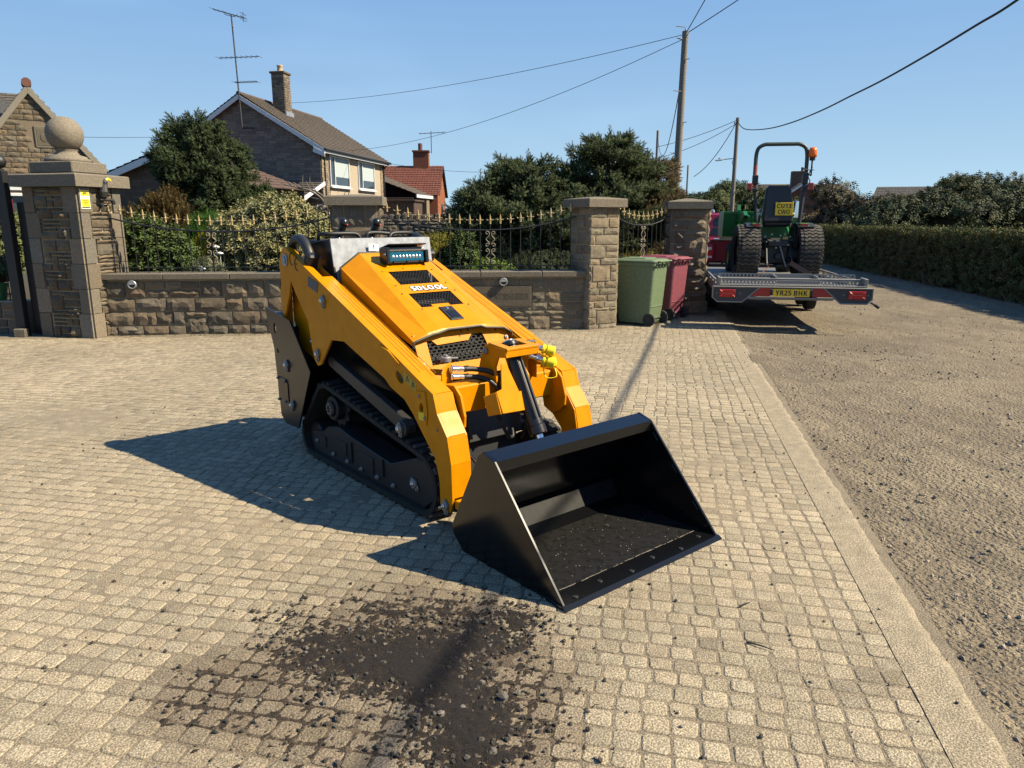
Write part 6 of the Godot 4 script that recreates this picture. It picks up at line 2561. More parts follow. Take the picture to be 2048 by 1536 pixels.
	b.plate(P2([-1.55, 1.165, -1.60, 0.70, -1.95, 0.64, -2.25, 0.72, -2.25, 0.735, -1.95, 0.66, -1.62, 0.715, -1.575, 1.165]), -0.725, 0.725, 0.0)
	b.box(V(0, 1.17, -1.57), V(1.46, 0.05, 0.05), 0.006)
	for s in [-0.45, 0.45]:
		b.plate(P2([-1.50, 0.75, -1.50, 1.22, -1.56, 1.33, -1.66, 1.33, -1.66, 1.20, -1.58, 1.15, -1.58, 0.75]), s - 0.03, s + 0.03, 0.003)
	put("loader_bucket", b, gr, o)
	b = Mb.new()
	b.box(V(-0.33, 1.10, -1.545), V(0.16, 0.035, 0.004))
	put("decal", b, mats["tractor_yellow"], o)


func rounded_xz(hx: float, hy: float, y: float, z: float) -> Array:
	var out := []
	for q in rounded(hx, hy, minf(hx, hy) * 0.4, 0.0, 3):
		out.append(V(q.x, y + 0.22 - q.z, z))
	out.reverse()
	return out


# ---------------------------------------------------------------- pickup truck towing the trailer (z backwards, origin under the tailgate)
func pickup() -> void:
	var o := thing("pickup_truck", "dark red pickup truck with silver roof rails hitched to the trailer", "pickup", V(5.78, -0.02, -18.4), deg_to_rad(-10.8))
	var red: Material = mats["car_red"]
	var b := Mb.new()
	# lower body with tumblehome, lofted along its length
	var ring := func(hx: float, y0: float, y1: float, z: float) -> Array:
		return [V(-hx + 0.06, y0, z), V(hx - 0.06, y0, z), V(hx, y0 + 0.12, z), V(hx, y0 + 0.45, z), V(hx - 0.05, y1 - 0.03, z), V(hx - 0.09, y1, z), V(-hx + 0.09, y1, z), V(-hx + 0.05, y1 - 0.03, z), V(-hx, y0 + 0.45, z), V(-hx, y0 + 0.12, z)]
	var rings := [ring.call(0.90, 0.52, 1.16, 0.0), ring.call(0.94, 0.45, 1.20, -0.06), ring.call(0.95, 0.42, 1.20, -2.0), ring.call(0.95, 0.42, 1.18, -3.4), ring.call(0.93, 0.45, 1.10, -4.7), ring.call(0.84, 0.52, 0.98, -5.1)]
	rings.reverse()
	b.loft(rings)
	put("body", b, red, o)
	b = Mb.new()
	var cab := [[0.86, 1.18, -1.55], [0.80, 1.55, -1.62], [0.72, 1.80, -1.72], [0.70, 1.84, -1.90], [0.70, 1.85, -2.7], [0.72, 1.80, -3.0]]
	b.loft([
		[V(-0.86, 1.15, -1.45), V(0.86, 1.15, -1.45), V(0.86, 1.15, -3.9), V(-0.86, 1.15, -3.9)],
		[V(-0.80, 1.45, -1.52), V(0.80, 1.45, -1.52), V(0.80, 1.45, -3.5), V(-0.80, 1.45, -3.5)],
		[V(-0.73, 1.78, -1.64), V(0.73, 1.78, -1.64), V(0.73, 1.78, -3.1), V(-0.73, 1.78, -3.1)],
		[V(-0.66, 1.83, -1.78), V(0.66, 1.83, -1.78), V(0.66, 1.83, -2.95), V(-0.66, 1.83, -2.95)]])
	cab.clear()
	put("cab", b, red, o)
	b = Mb.new()
	b.quad(V(-0.70, 1.26, -1.462), V(0.70, 1.26, -1.462), V(0.62, 1.70, -1.598), V(-0.62, 1.70, -1.598))
	for s in [-1.0, 1.0]:
		var a := [V(s * 0.845, 1.25, -1.75), V(s * 0.845, 1.25, -3.55), V(s * 0.745, 1.70, -3.12), V(s * 0.745, 1.70, -1.85)]
		if s > 0:
			b.quad(a[0], a[1], a[2], a[3])
		else:
			b.quad(a[1], a[0], a[3], a[2])
	put("window", b, mats["car_glass"], o)
	b = Mb.new()
	b.box(V(0, 0.88, 0.012), V(1.36, 0.52, 0.05), 0.02)
	var tg := put("tailgate", b, red, o)
	b = Mb.new()
	b.box(V(0, 1.175, 0.01), V(1.50, 0.05, 0.07), 0.015)
	put("tailgate_cap", b, mats["car_silver"], tg)
	for s in [-1.0, 1.0]:
		b = Mb.new()
		b.box(V(s * 0.82, 0.86, 0.02), V(0.17, 0.38, 0.06), 0.03)
		var tl := put("tail_lamp", b, mats["tail_red"], o)
		b = Mb.new()
		b.box(V(s * 0.82, 0.95, 0.051), V(0.09, 0.07, 0.006), 0.002)
		b.box(V(s * 0.82, 0.74, 0.051), V(0.12, 0.05, 0.006), 0.002)
		put("lamp_insert", b, mats["white_upvc"], tl)
		b = Mb.new()
		b.tube(smooth_path(P3([s * 0.88, 1.21, 0.0, s * 0.885, 1.26, -0.15, s * 0.87, 1.27, -0.5, s * 0.86, 1.24, -0.9, s * 0.86, 1.30, -1.25, s * 0.80, 1.50, -1.48]), 4), 0.035, 8)
		b.tube(smooth_path(P3([s * 0.64, 1.83, -1.80, s * 0.63, 1.89, -1.95, s * 0.63, 1.90, -2.4, s * 0.63, 1.89, -2.8, s * 0.64, 1.83, -2.95]), 4), 0.03, 8)
		put("roof_rail", b, mats["car_silver"], o)
		for z in [-0.95, -4.15]:
			b = Mb.new()
			tyre(b, Transform3D(Basis(V(0, 0, -s), V(s, 0, 0), V(0, -1, 0)), V(s * 0.83, 0.39, z)), 0.385, 0.25, Color(0.015, 0.015, 0.015))
			var w := put("wheel", b, mats["tyre_rubber"], o)
			b = Mb.new()
			b.lathe(P2([0.0, 0.05, 0.08, 0.06, 0.11, 0.03, 0.23, 0.07, 0.24, 0.1]), 20, false, Transform3D(Basis(V(0, 0, -s), V(s, 0, 0), V(0, -1, 0)), V(s * 0.83, 0.39, z)))
			put("rim", b, mats["car_silver"], w)
	b = Mb.new()
	b.box(V(0, 0.50, 0.06), V(1.70, 0.20, 0.16), 0.03)
	b.bar(V(0, 0.45, 0.1), V(0, 0.45, 0.42), 0.04, 8)
	b.bar(V(-0.5, 0.62, 0.05), V(-0.35, 0.60, 0.5), 0.02, 6)
	put("bumper", b, mats["satin_black"], o)


# ---------------------------------------------------------------- houses
# courses of blocks on a face, clipped to lo(y) .. hi(y); joined in one mesh
func courses(b: Mb, t: Transform3D, y0: float, y1: float, row: float, len0: float, len1: float, deep: float, tint: Color, spread: float, lo: Callable, hi: Callable, holes := []) -> void:
	b.xf = t
	var y := y0
	while y < y1 - 0.01:
		var x: float = lo.call(y + row * 0.5)
		var end: float = hi.call(y + row * 0.5)
		while x < end - 0.02:
			var l := minf(rng.randf_range(len0, len1), end - x)
			var skip := false
			for h in holes:
				if x + l > h[0] and x < h[1] and y + row > h[2] and y < h[3]:
					skip = true
			if not skip:
				var g := vary(spread)
				b.tint(Color(tint.r * g, tint.g * g * vary(0.04), tint.b * g))
				var x0 := x + 0.006
				var x1 := x + l - 0.006
				var a := y + 0.006
				var c := y + row - 0.006
				var d := deep * vary(0.35)
				b.quad(V(x0, a, d), V(x1, a, d), V(x1, c, d), V(x0, c, d))
				b.quad(V(x0, a, 0), V(x1, a, 0), V(x1, a, d), V(x0, a, d))
				b.quad(V(x0, c, d), V(x1, c, d), V(x1, c, 0), V(x0, c, 0))
				b.quad(V(x1, a, d), V(x1, a, 0), V(x1, c, 0), V(x1, c, d))
				b.quad(V(x0, a, 0), V(x0, a, d), V(x0, c, d), V(x0, c, 0))
			x += l
		y += row
	b.xf = Transform3D.IDENTITY


# a roof slope laid in overlapping courses of tiles: from eave line a-b up to ridge line d-c
func tiled_slope(b: Mb, a: Vector3, bb: Vector3, c: Vector3, d: Vector3, rows: int, tint: Color, per_row := 40) -> void:
	var nrm := (bb - a).cross(d - a).normalized()
	for k in rows:
		var t0 := float(k) / rows
		var t1 := minf(float(k + 1.25) / rows, 1.0)
		for i in per_row:
			var s0 := float(i) / per_row
			var s1 := float(i + 1) / per_row - 0.002
			var g := vary(0.13)
			b.tint(Color(tint.r * g, tint.g * g, tint.b * g))
			var up := rng.randf_range(0.0, 0.006)
			var p0 := a.lerp(d, t0).lerp(bb.lerp(c, t0), s0) + nrm * (0.045 + up)
			var p1 := a.lerp(d, t0).lerp(bb.lerp(c, t0), s1) + nrm * (0.045 + up)
			var p2 := a.lerp(d, t1).lerp(bb.lerp(c, t1), s1) + nrm * 0.012
			var p3 := a.lerp(d, t1).lerp(bb.lerp(c, t1), s0) + nrm * 0.012
			b.quad(p0, p1, p2, p3)
			b.quad(p0 - nrm * 0.04, p1 - nrm * 0.04, p1, p0)
	b.tint(Color(1, 1, 1) * 0.05)
	b.quad(d, c, bb, a)


func window(parent: Node3D, t: Transform3D, w: float, h: float, panes: Array, curtain := true) -> void:
	var b := Mb.new()
	b.xf = t
	b.box(V(0, h * 0.5 - 0.03, 0.02), V(w, 0.06, 0.08), 0.006)
	b.box(V(0, -h * 0.5 + 0.03, 0.02), V(w, 0.06, 0.08), 0.006)
	for s in [-1.0, 1.0]:
		b.box(V(s * (w * 0.5 - 0.03), 0, 0.019), V(0.06, h - 0.12, 0.078), 0.006)
	for p in panes:
		b.box(V(-w * 0.5 + w * p, 0, 0.018), V(0.06, h - 0.12, 0.07), 0.004)
	var o := put("window", b, mats["white_upvc"], parent)
	b = Mb.new()
	b.xf = t
	b.box(V(0, 0, 0.0), V(w - 0.1, h - 0.1, 0.01))
	put("pane", b, mats["pane"], o)
	if curtain:
		b = Mb.new()
		b.xf = t
		var x0: float = -w * 0.5 + (w * panes[0] if panes.size() else 0.05) + 0.05
		b.box(V((x0 + w * 0.5 - 0.07) * 0.5, h * 0.14, 0.0075), V(w * 0.5 - 0.07 - x0, h * 0.62, 0.006))
		put("blind", b, mats["curtain"], o)
	b = Mb.new()
	b.xf = t
	b.box(V(0, -h * 0.5 - 0.04, 0.06), V(w + 0.12, 0.07, 0.16), 0.008)
	put("sill", b, mats["white_upvc"], o)


func houses() -> void:
	# ---- the two-storey house
	var o := thing("house", "two-storey brown brick house with a white-edged gable, tall chimney and cream rendered front", "house", V(-8.4, 0, -33.2), deg_to_rad(-9.5))
	var b := Mb.new()
	b.tint(Color(0.15, 0.125, 0.105))
	b.box(V(-3.5, 2.4, -4.05), V(7.0, 4.8, 8.1))
	b.prism(P2([-7.0, 4.79, 0.0, 4.79, -3.5, 6.85]), -8.1, 0.0)
	put("wall", b, mats["house_stone"], o)
	b = Mb.new()
	courses(b, Transform3D.IDENTITY, 0.6, 6.8, 0.105, 0.22, 0.44, 0.012, Color(0.235, 0.195, 0.165), 0.24, func(y): return -7.0 + maxf(0.0, (y - 4.8) * 1.7), func(y): return 0.0 - maxf(0.0, (y - 4.8) * 1.7))
	put("brick_courses", b, mats["house_stone"], o).set_meta("kind", "stuff")
	b = Mb.new()
	tiled_slope(b, V(0.35, 4.62, 0.3), V(0.35, 4.62, -8.4), V(-3.5, 6.98, -8.4), V(-3.5, 6.98, 0.3), 22, Color(0.088, 0.070, 0.056), 46)
	tiled_slope(b, V(-7.35, 4.62, -8.4), V(-7.35, 4.62, 0.3), V(-3.5, 6.98, 0.3), V(-3.5, 6.98, -8.4), 22, Color(0.088, 0.070, 0.056), 46)
	b.tint(Color(0.08, 0.062, 0.05))
	for k in 24:
		b.cyl(V(-3.5, 6.98, 0.3 - k * 0.3625), V(-3.5, 6.985, -0.05 - k * 0.3625), 0.09, 8)
	var roof := put("roof", b, mats["roof_tile"], o)
	b = Mb.new()
	b.tint(Color(0.19, 0.155, 0.12))
	b.box(V(-2.75, 7.2, -2.3), V(0.62, 2.0, 0.62), 0.01)
	b.tint(Color(0.13, 0.105, 0.085))
	b.box(V(-2.75, 8.22, -2.3), V(0.74, 0.10, 0.74), 0.02)
	var ch := put("chimney", b, mats["house_stone"], roof)
	b = Mb.new()
	for k in 18:
		for q in [[-2.75, -1.985, 0.0], [-2.435, -2.3, PI * 0.5]]:
			courses(b, Transform3D(Basis(UPV, q[2]), V(q[0], 6.2 + k * 0.105, q[1])), 0.0, 0.10, 0.10, 0.12, 0.26, 0.012, Color(0.21, 0.17, 0.13), 0.35, func(_y): return -0.30, func(_y): return 0.30)
	put("chimney_bricks", b, mats["house_stone"], ch).set_meta("kind", "stuff")
	b = Mb.new()
	b.lathe(P2([0.0, 0.0, 0.15, 0.0, 0.13, 0.06, 0.12, 0.25, 0.14, 0.27, 0.14, 0.31, 0.10, 0.31, 0.10, 0.1]), 16, true)
	put("chimney_pot", b, mat("clay_pot", 0.42, 0.30, 0.17, 0.85), ch, V(-2.75, 8.26, -2.3))
	b = Mb.new()
	b.box(V(-2.42, 6.36, -2.3), V(0.10, 0.30, 0.75), 0.01)
	put("flashing", b, mats["alu"], ch)
	# bargeboards, fascia, gutters
	b = Mb.new()
	for s in [-1.0, 1.0]:
		var x0: float = -3.5 + s * 3.85
		b.xf = Transform3D.IDENTITY
		b.prism(P2([-3.5, 6.94, -3.5, 6.74, x0, 4.40, x0, 4.62]), 0.26, 0.31, 0.004)
		b.prism(P2([-3.5 + s * 3.35, 4.72, -3.5 + s * 3.30, 4.50, x0, 4.28, x0, 4.45]), 0.30, 0.325, 0.004)
	put("bargeboard", b, mats["white_upvc"], o)
	b = Mb.new()
	b.box(V(0.30, 4.56, -4.05), V(0.04, 0.20, 8.6), 0.004)
	b.box(V(0.16, 4.50, -4.05), V(0.26, 0.02, 8.5), 0.004)
	put("fascia", b, mats["white_upvc"], o)
	b = Mb.new()
	b.bar(V(0.37, 4.60, 0.32), V(0.37, 4.60, -8.42), 0.055, 8)
	b.bar(V(0.10, 4.5, -8.0), V(0.10, 0.4, -8.0), 0.04, 8)
	b.bar(V(0.37, 4.56, -8.0), V(0.10, 4.3, -8.0), 0.04, 8)
	b.bar(V(0.08, 4.45, -0.25), V(0.08, 0.4, -0.25), 0.035, 8)
	put("gutter", b, mats["satin_black"], o)
	# rendered front with windows
	b = Mb.new()
	b.box(V(0.012, 2.4, -4.3), V(0.03, 4.3, 6.9))
	put("render_panel", b, mats["render_cream"], o)
	b = Mb.new()
	courses(b, Transform3D(Basis(UPV, PI * 0.5), V(0.02, 0.5, 0.0)), 0.0, 4.0, 0.105, 0.22, 0.4, 0.03, Color(0.30, 0.235, 0.165), 0.2, func(_y): return 0.0, func(_y): return 0.75)
	courses(b, Transform3D(Basis(UPV, PI * 0.5), V(0.02, 0.5, 0.0)), 0.0, 4.0, 0.105, 0.22, 0.4, 0.03, Color(0.30, 0.235, 0.165), 0.2, func(_y): return 7.6, func(_y): return 8.1)
	put("corner_bricks", b, mats["house_stone"], o).set_meta("kind", "stuff")
	var ft := Basis(UPV, PI * 0.5)
	window(o, Transform3D(ft, V(0.03, 3.78, -1.98)), 2.3, 1.35, [0.24])
	window(o, Transform3D(ft, V(0.03, 3.78, -5.45)), 2.3, 1.35, [0.24])
	window(o, Transform3D(ft, V(0.03, 1.25, -1.75)), 2.0, 1.35, [0.12])
	b = Mb.new()
	b.box(V(0.06, 2.55, -7.0), V(0.06, 0.30, 0.42), 0.01)
	put("meter_box", b, mats["white_upvc"], o)
	# lean-to before the gable
	b = Mb.new()
	b.tint(Color(0.13, 0.10, 0.075))
	b.box(V(-2.6, 1.1, 1.3), V(5.0, 2.2, 2.6))
	put("lean_to_wall", b, mats["house_stone"], o)
	b = Mb.new()
	tiled_slope(b, V(-5.3, 2.28, 2.9), V(0.15, 2.28, 2.9), V(0.15, 3.22, 0.02), V(-5.3, 3.22, 0.02), 10, Color(0.075, 0.062, 0.052), 24)
	put("lean_to_roof", b, mats["roof_tile"], o)
	b = Mb.new()
	b.box(V(-2.6, 2.17, 2.88), V(5.4, 0.20, 0.04), 0.004)
	b.xf = Transform3D(Basis(V(1, 0, 0), 0.316), V(0.16, 2.72, 1.46))
	b.box(Vector3.ZERO, V(0.05, 0.16, 3.0), 0.004)
	put("lean_to_fascia", b, mats["white_upvc"], o)
	window(o, Transform3D(Basis(), V(-1.2, 1.45, 2.63)), 1.6, 0.9, [0.5], false)
	# flat-roofed porch beyond
	b = Mb.new()
	tiled_slope(b, V(1.9, 2.95, -8.2), V(1.9, 2.95, -12.5), V(-1.8, 4.30, -12.5), V(-1.8, 4.30, -8.2), 12, Color(0.10, 0.078, 0.062), 20)
	put("porch_roof", b, mats["roof_tile"], o)
	b = Mb.new()
	b.box(V(1.88, 2.88, -10.3), V(0.05, 0.18, 4.4), 0.004)
	put("porch_fascia", b, mats["white_upvc"], o)
	b = Mb.new()
	b.tint(Color(0.24, 0.19, 0.13))
	b.box(V(1.5, 1.4, -10.6), V(0.6, 2.8, 0.6))
	b.tint(Color(0.035, 0.028, 0.024))  # near-black box painted as the shade in the opening beside the pier
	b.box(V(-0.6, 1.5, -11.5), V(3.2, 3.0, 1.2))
	put("porch_pier_and_shade", b, mats["house_stone"], o)
	# aerials
	var ae := thing("tv_aerial", "tall mast with three aerials strapped to the gable of the two-storey house", "aerial", o.transform * V(-3.45, 5.55, 0.33), o.rotation.y)
	b = Mb.new()
	b.bar(V(0.05, 0.0, 0.0), V(-0.05, 4.55, 0.0), 0.032, 8)
	put("mast", b, mats["aerial_grey"], ae)
	b = Mb.new()
	b.bar(V(0.05, 0.0, 0.0), V(0.6, -0.02, -0.05), 0.03, 6)
	put("wall_bracket", b, mats["satin_black"], ae)
	for q in [[4.45, -0.85, 0.55, 0.62], [2.85, -0.75, 1.1, 0.0], [1.85, -0.1, 0.95, 0.0]]:
		b = Mb.new()
		b.bar(V(q[1], q[0] + q[3] * 0.55, 0.05), V(q[2], q[0] - q[3] * 0.12, 0.05), 0.018, 6)
		if q[3] > 0:
			b.tube(P3([-0.35, 4.72, 0.05, -0.30, 4.55, 0.05, 0.10, 4.45, 0.05, 0.25, 4.52, 0.05]), 0.014, 5)
			for e in [-0.12, 0.0, 0.12]:
				b.bar(V(0.52, 4.42 + e, 0.3), V(0.52, 4.42 + e, -0.2), 0.012, 5)
			b.bar(V(0.52, 4.22, 0.05), V(0.52, 4.62, 0.05), 0.012, 5)
		for k in 9:
			var x: float = lerpf(q[1], q[2], k / 8.0)
			var y: float = lerpf(q[0] + q[3] * 0.55, q[0] - q[3] * 0.12, k / 8.0)
			b.bar(V(x, y, -0.22), V(x, y, 0.32), 0.008, 4)
		put("aerial", b, mats["aerial_grey"], ae)

	# ---- stone house on the far left
	o = thing("house", "stone house on the far left with a steep pale-edged gable and slate roof", "house", V(-16.7, 0, -26.6), deg_to_rad(33))
	b = Mb.new()
	b.tint(Color(0.20, 0.16, 0.11))
	b.prism(P2([-2.5, 0, 2.4, 0, 2.4, 2.9, 0, 6.0, -2.5, 2.8]), -7.0, -0.01)
	b.box(V(-6.6, 1.9, -4.5), V(8.0, 3.8, 5.0))
	put("wall", b, mats["house_stone"], o)
	var n := 0
	var y := 1.6
	while y < 5.9:
		var hi := minf(2.4, (5.95 - y) * 0.775)
		var x := maxf(-2.45, -(5.95 - y) * 0.775)
		while x < hi - 0.05:
			var l := minf(rng.randf_range(0.26, 0.55), hi - x)
			if not (x + l > 0.0 and x < 0.62 and y > 4.05 and y < 4.85) and n < 290:
				var s := put("stone", stone_mesh(l - 0.014, 0.165, 0.012, 0.03, stone_tint(Color(0.37, 0.29, 0.195))), mats["sandstone"], o)
				s.position = V(x + 0.007, y, 0.0)
				n += 1
			x += l
		y += 0.179
	b = Mb.new()
	b.tint(Color(0.28, 0.24, 0.17))
	b.box(V(0.31, 4.45, 0.01), V(0.58, 0.74, 0.06), 0.02)
	b.tint(Color(0.23, 0.19, 0.13))
	b.box(V(0.31, 4.45, 0.038), V(0.44, 0.58, 0.02), 0.01)
	b.ball(V(0.31, 4.43, 0.05), V(0.13, 0.16, 0.02), 6, 10)
	put("date_stone", b, mats["coping_stone"], o)
	b = Mb.new()
	tiled_slope(b, V(2.55, 2.82, 0.1), V(2.55, 2.82, -7.0), V(0, 6.12, -7.0), V(0, 6.12, 0.1), 18, Color(0.075, 0.065, 0.055), 24)
	tiled_slope(b, V(-9.0, 4.0, -2.0), V(-0.4, 4.9, -0.4), V(0.0, 6.25, -3.2), V(-9.0, 6.25, -3.2), 12, Color(0.085, 0.072, 0.06), 30)
	tiled_slope(b, V(-2.6, 2.75, -7.0), V(-2.6, 2.75, 0.1), V(0, 6.12, 0.1), V(0, 6.12, -7.0), 18, Color(0.085, 0.072, 0.06), 24)
	put("roof", b, mats["roof_tile"], o)
	b = Mb.new()
	b.tint(Color(0.46, 0.41, 0.32))
	b.prism(P2([0, 6.16, 0, 5.86, 2.50, 2.62, 2.62, 2.78]), -0.16, 0.14, 0.01)
	b.prism(P2([0, 6.16, 0, 5.86, -2.55, 2.56, -2.66, 2.72]), -0.16, 0.142, 0.01)
	put("verge_coping", b, mats["coping_stone"], o)
	b = Mb.new()
	b.tint(Color(0.30, 0.13, 0.10))
	b.cyl(V(0, 6.22, 0.16), V(0, 6.22, -0.5), 0.15, 12)
	put("ridge_tile", b, mats["coping_stone"], o)
	# porch with dark red frames
	b = Mb.new()
	b.box(V(0.1, 2.62, 1.7), V(2.4, 0.16, 1.6), 0.02)
	b.box(V(0.1, 2.42, 2.4), V(2.3, 0.10, 0.12), 0.01)
	var po := put("porch_roof", b, mats["white_upvc"], o)
	b = Mb.new()
	for k in 4:
		b.box(V(-0.9 + k * 0.62, 1.2, 2.35), V(0.10, 2.4, 0.08), 0.01)
	b.box(V(0.1, 1.55, 2.35), V(2.0, 0.08, 0.07), 0.01)
	b.box(V(0.1, 0.6, 2.34), V(2.0, 0.9, 0.05), 0.01)
	put("door_frame", b, mats["red_door"], po)
	b = Mb.new()
	b.box(V(0.1, 1.4, 2.30), V(1.9, 2.0, 0.02))
	put("pane", b, mats["pane"], po)
	b = Mb.new()
	b.box(V(0.0, 1.5, 2.2), V(0.9, 1.2, 0.02))
	put("blind", b, mats["curtain"], po)

	# ---- garage
	o = thing("garage", "low brown garage with white bargeboards left of the tall spruce", "garage", V(-12.0, 0, -25.3), deg_to_rad(-9))
	b = Mb.new()
	b.tint(Color(0.10, 0.075, 0.055))
	b.prism(P2([-1.6, 2.55, -1.6, 3.05, 0.3, 3.72, 3.0, 2.75, 3.0, 0.0, -1.55, 0.0, -1.55, 2.0]), -5.0, 0.0)
	put("wall", b, mats["house_stone"], o)
	b = Mb.new()
	courses(b, Transform3D.IDENTITY, 2.0, 3.7, 0.105, 0.22, 0.44, 0.012, Color(0.125, 0.095, 0.07), 0.2, func(q): return -1.55 + maxf(0.0, (q - 3.05) * 2.8), func(q): return 3.0 - maxf(0.0, (q - 2.75) * 2.8))
	put("brick_courses", b, mats["house_stone"], o).set_meta("kind", "stuff")
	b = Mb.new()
	b.box(V(0.6, 1.15, 0.02), V(2.6, 1.9, 0.04))  # flat dark sheet, shade of the open front put into its colour
	put("shaded_opening", b, mats["opening_shade"], o)
	b = Mb.new()
	tiled_slope(b, V(-2.0, 2.98, -5.0), V(-2.0, 2.98, 0.35), V(0.3, 3.80, 0.35), V(0.3, 3.80, -5.0), 8, Color(0.10, 0.06, 0.045), 16)
	tiled_slope(b, V(3.3, 2.72, 0.35), V(3.3, 2.72, -5.0), V(0.3, 3.80, -5.0), V(0.3, 3.80, 0.35), 8, Color(0.10, 0.06, 0.045), 16)
	put("roof", b, mats["roof_tile"], o)
	b = Mb.new()
	b.prism(P2([0.3, 3.78, 0.3, 3.56, -2.02, 2.74, -2.02, 2.96]), 0.30, 0.35, 0.004)
	b.prism(P2([0.3, 3.78, 0.3, 3.56, 3.32, 2.48, 3.32, 2.70]), 0.30, 0.35, 0.004)
	put("bargeboard", b, mats["white_upvc"], o)
	b = Mb.new()
	tiled_slope(b, V(-4.6, 2.9, -4.5), V(-0.2, 2.9, -4.5), V(-0.2, 4.0, -7.5), V(-4.6, 4.0, -7.5), 8, Color(0.17, 0.06, 0.04), 16)
	put("rear_roof", b, mats["roof_tile"], o)

	# ---- red brick bungalow
	o = thing("bungalow", "orange-red brick bungalow with a red tiled roof beyond the two-storey house", "house", V(-4.42, 0, -44.4), 0.0)
	b = Mb.new()
	b.tint(Color(0.26, 0.085, 0.04))
	b.xf = Transform3D(Basis(UPV, PI * 0.5), Vector3.ZERO)
	b.prism(P2([0.0, 0.0, 5.0, 0.0, 5.0, 3.15, 2.5, 4.72, 0.0, 3.15]), -5.4, -0.01)
	put("wall", b, mats["red_brick"], o)
	b = Mb.new()
	courses(b, Transform3D(Basis(UPV, PI * 0.5), Vector3.ZERO), 0.6, 4.7, 0.09, 0.22, 0.25, 0.012, Color(0.32, 0.105, 0.045), 0.25, func(q): return 0.0 + maxf(0.0, (q - 3.15) * 1.59), func(q): return 5.0 - maxf(0.0, (q - 3.15) * 1.59))
	put("brick_courses", b, mats["red_brick"], o).set_meta("kind", "stuff")
	b = Mb.new()
	tiled_slope(b, V(-5.6, 3.0, 0.3), V(0.18, 3.0, 0.3), V(0.18, 4.86, -2.5), V(-5.6, 4.86, -2.5), 16, Color(0.15, 0.046, 0.030), 34)
	tiled_slope(b, V(0.18, 3.0, -5.3), V(-5.6, 3.0, -5.3), V(-5.6, 4.86, -2.5), V(0.18, 4.86, -2.5), 16, Color(0.15, 0.046, 0.030), 34)
	var rf := put("roof", b, mats["roof_tile"], o)
	b = Mb.new()
	b.tint(Color(0.17, 0.06, 0.035))
	b.box(V(-1.2, 5.2, -2.5), V(0.95, 1.1, 0.6), 0.01)
	b.tint(Color(0.14, 0.05, 0.03))
	b.box(V(-1.2, 5.72, -2.5), V(1.05, 0.10, 0.7), 0.01)
	b.tint(Color(0.2, 0.07, 0.04))
	b.cyl(V(-1.25, 5.75, -2.5), V(-1.25, 6.2, -2.5), 0.13, 12, 0.02)
	put("chimney", b, mats["red_brick"], rf)
	b = Mb.new()
	b.box(V(0.02, 1.7, -2.6), V(0.03, 1.7, 1.1), 0.004)
	b.box(V(-1.6, 2.0, 0.02), V(1.3, 1.3, 0.03), 0.004)
	put("window", b, mats["pane"], o)
	b = Mb.new()
	b.bar(V(-0.55, 5.6, -2.4), V(-0.55, 6.9, -2.4), 0.025, 6)
	b.bar(V(-1.3, 6.75, -2.4), V(0.35, 6.85, -2.4), 0.02, 5)
	for k in 6:
		b.bar(V(-1.2 + k * 0.27, 6.78, -2.65), V(-1.2 + k * 0.27, 6.78, -2.15), 0.012, 4)
	put("aerial", b, mats["aerial_grey"], rf)
	var sd := thing("shed", "brown wooden shed in front of the red brick bungalow", "shed", V(-5.9, 0, -37.5), deg_to_rad(-6))
	b = Mb.new()
	for k in 14:
		b.tint(Color(1, 1, 1) * vary(0.25))
		b.box(V(-0.91 + k * 0.14, 1.35, 0.0), V(0.132, 2.7, 0.04), 0.006)
	put("board_wall", b, mats["brown_wood"], sd)
	b = Mb.new()
	b.box(V(0, 2.55, -0.9), V(2.2, 0.08, 2.1), 0.01)
	b.box(V(-0.98, 1.3, -0.9), V(0.05, 2.5, 1.8))
	b.box(V(0.98, 1.3, -0.9), V(0.05, 2.5, 1.8))
	put("roof", b, mats["brown_wood"], sd)

	# ---- far house right of the road
	o = thing("house", "distant red brick house with dark tiled roof and white gable edge behind the tractor", "house", V(29.9, 0, -77.0), deg_to_rad(-8))
	b = Mb.new()
	b.tint(Color(0.17, 0.062, 0.045))
	b.box(V(0.5, 1.8, -4.0), V(10.0, 3.6, 7.0))
	b.prism(P2([-2.4, 0.0, 2.4, 0.0, 2.4, 3.5, 0.0, 5.1, -2.4, 3.5]), -4.0, 0.2)
	put("wall", b, mats["red_brick"], o)
	b = Mb.new()
	tiled_slope(b, V(-5.4, 3.4, -0.3), V(6.2, 3.4, -0.3), V(4.6, 5.3, -3.8), V(-3.8, 5.3, -3.8), 14, Color(0.062, 0.052, 0.05), 30)
	tiled_slope(b, V(2.9, 3.25, 0.5), V(2.9, 3.25, -3.8), V(0, 5.3, -3.8), V(0, 5.3, 0.5), 10, Color(0.062, 0.052, 0.05), 12)
	tiled_slope(b, V(-2.9, 3.25, -3.8), V(-2.9, 3.25, 0.5), V(0, 5.3, 0.5), V(0, 5.3, -3.8), 10, Color(0.062, 0.052, 0.05), 12)
	rf = put("roof", b, mats["roof_tile"], o)
	b = Mb.new()
	b.prism(P2([0, 5.34, 0, 5.12, 3.0, 3.0, 3.0, 3.24]), 0.48, 0.54)
	b.prism(P2([0, 5.34, 0, 5.12, -3.0, 3.0, -3.0, 3.24]), 0.48, 0.541)
	put("bargeboard", b, mats["white_upvc"], o)
	b = Mb.new()
	b.tint(Color(0.13, 0.075, 0.055))
	b.box(V(0.0, 5.7, -2.4), V(1.5, 1.7, 0.9), 0.02)
	b.cyl(V(0.3, 6.5, -2.4), V(0.3, 6.95, -2.4), 0.14, 10)
	put("chimney", b, mats["red_brick"], rf)
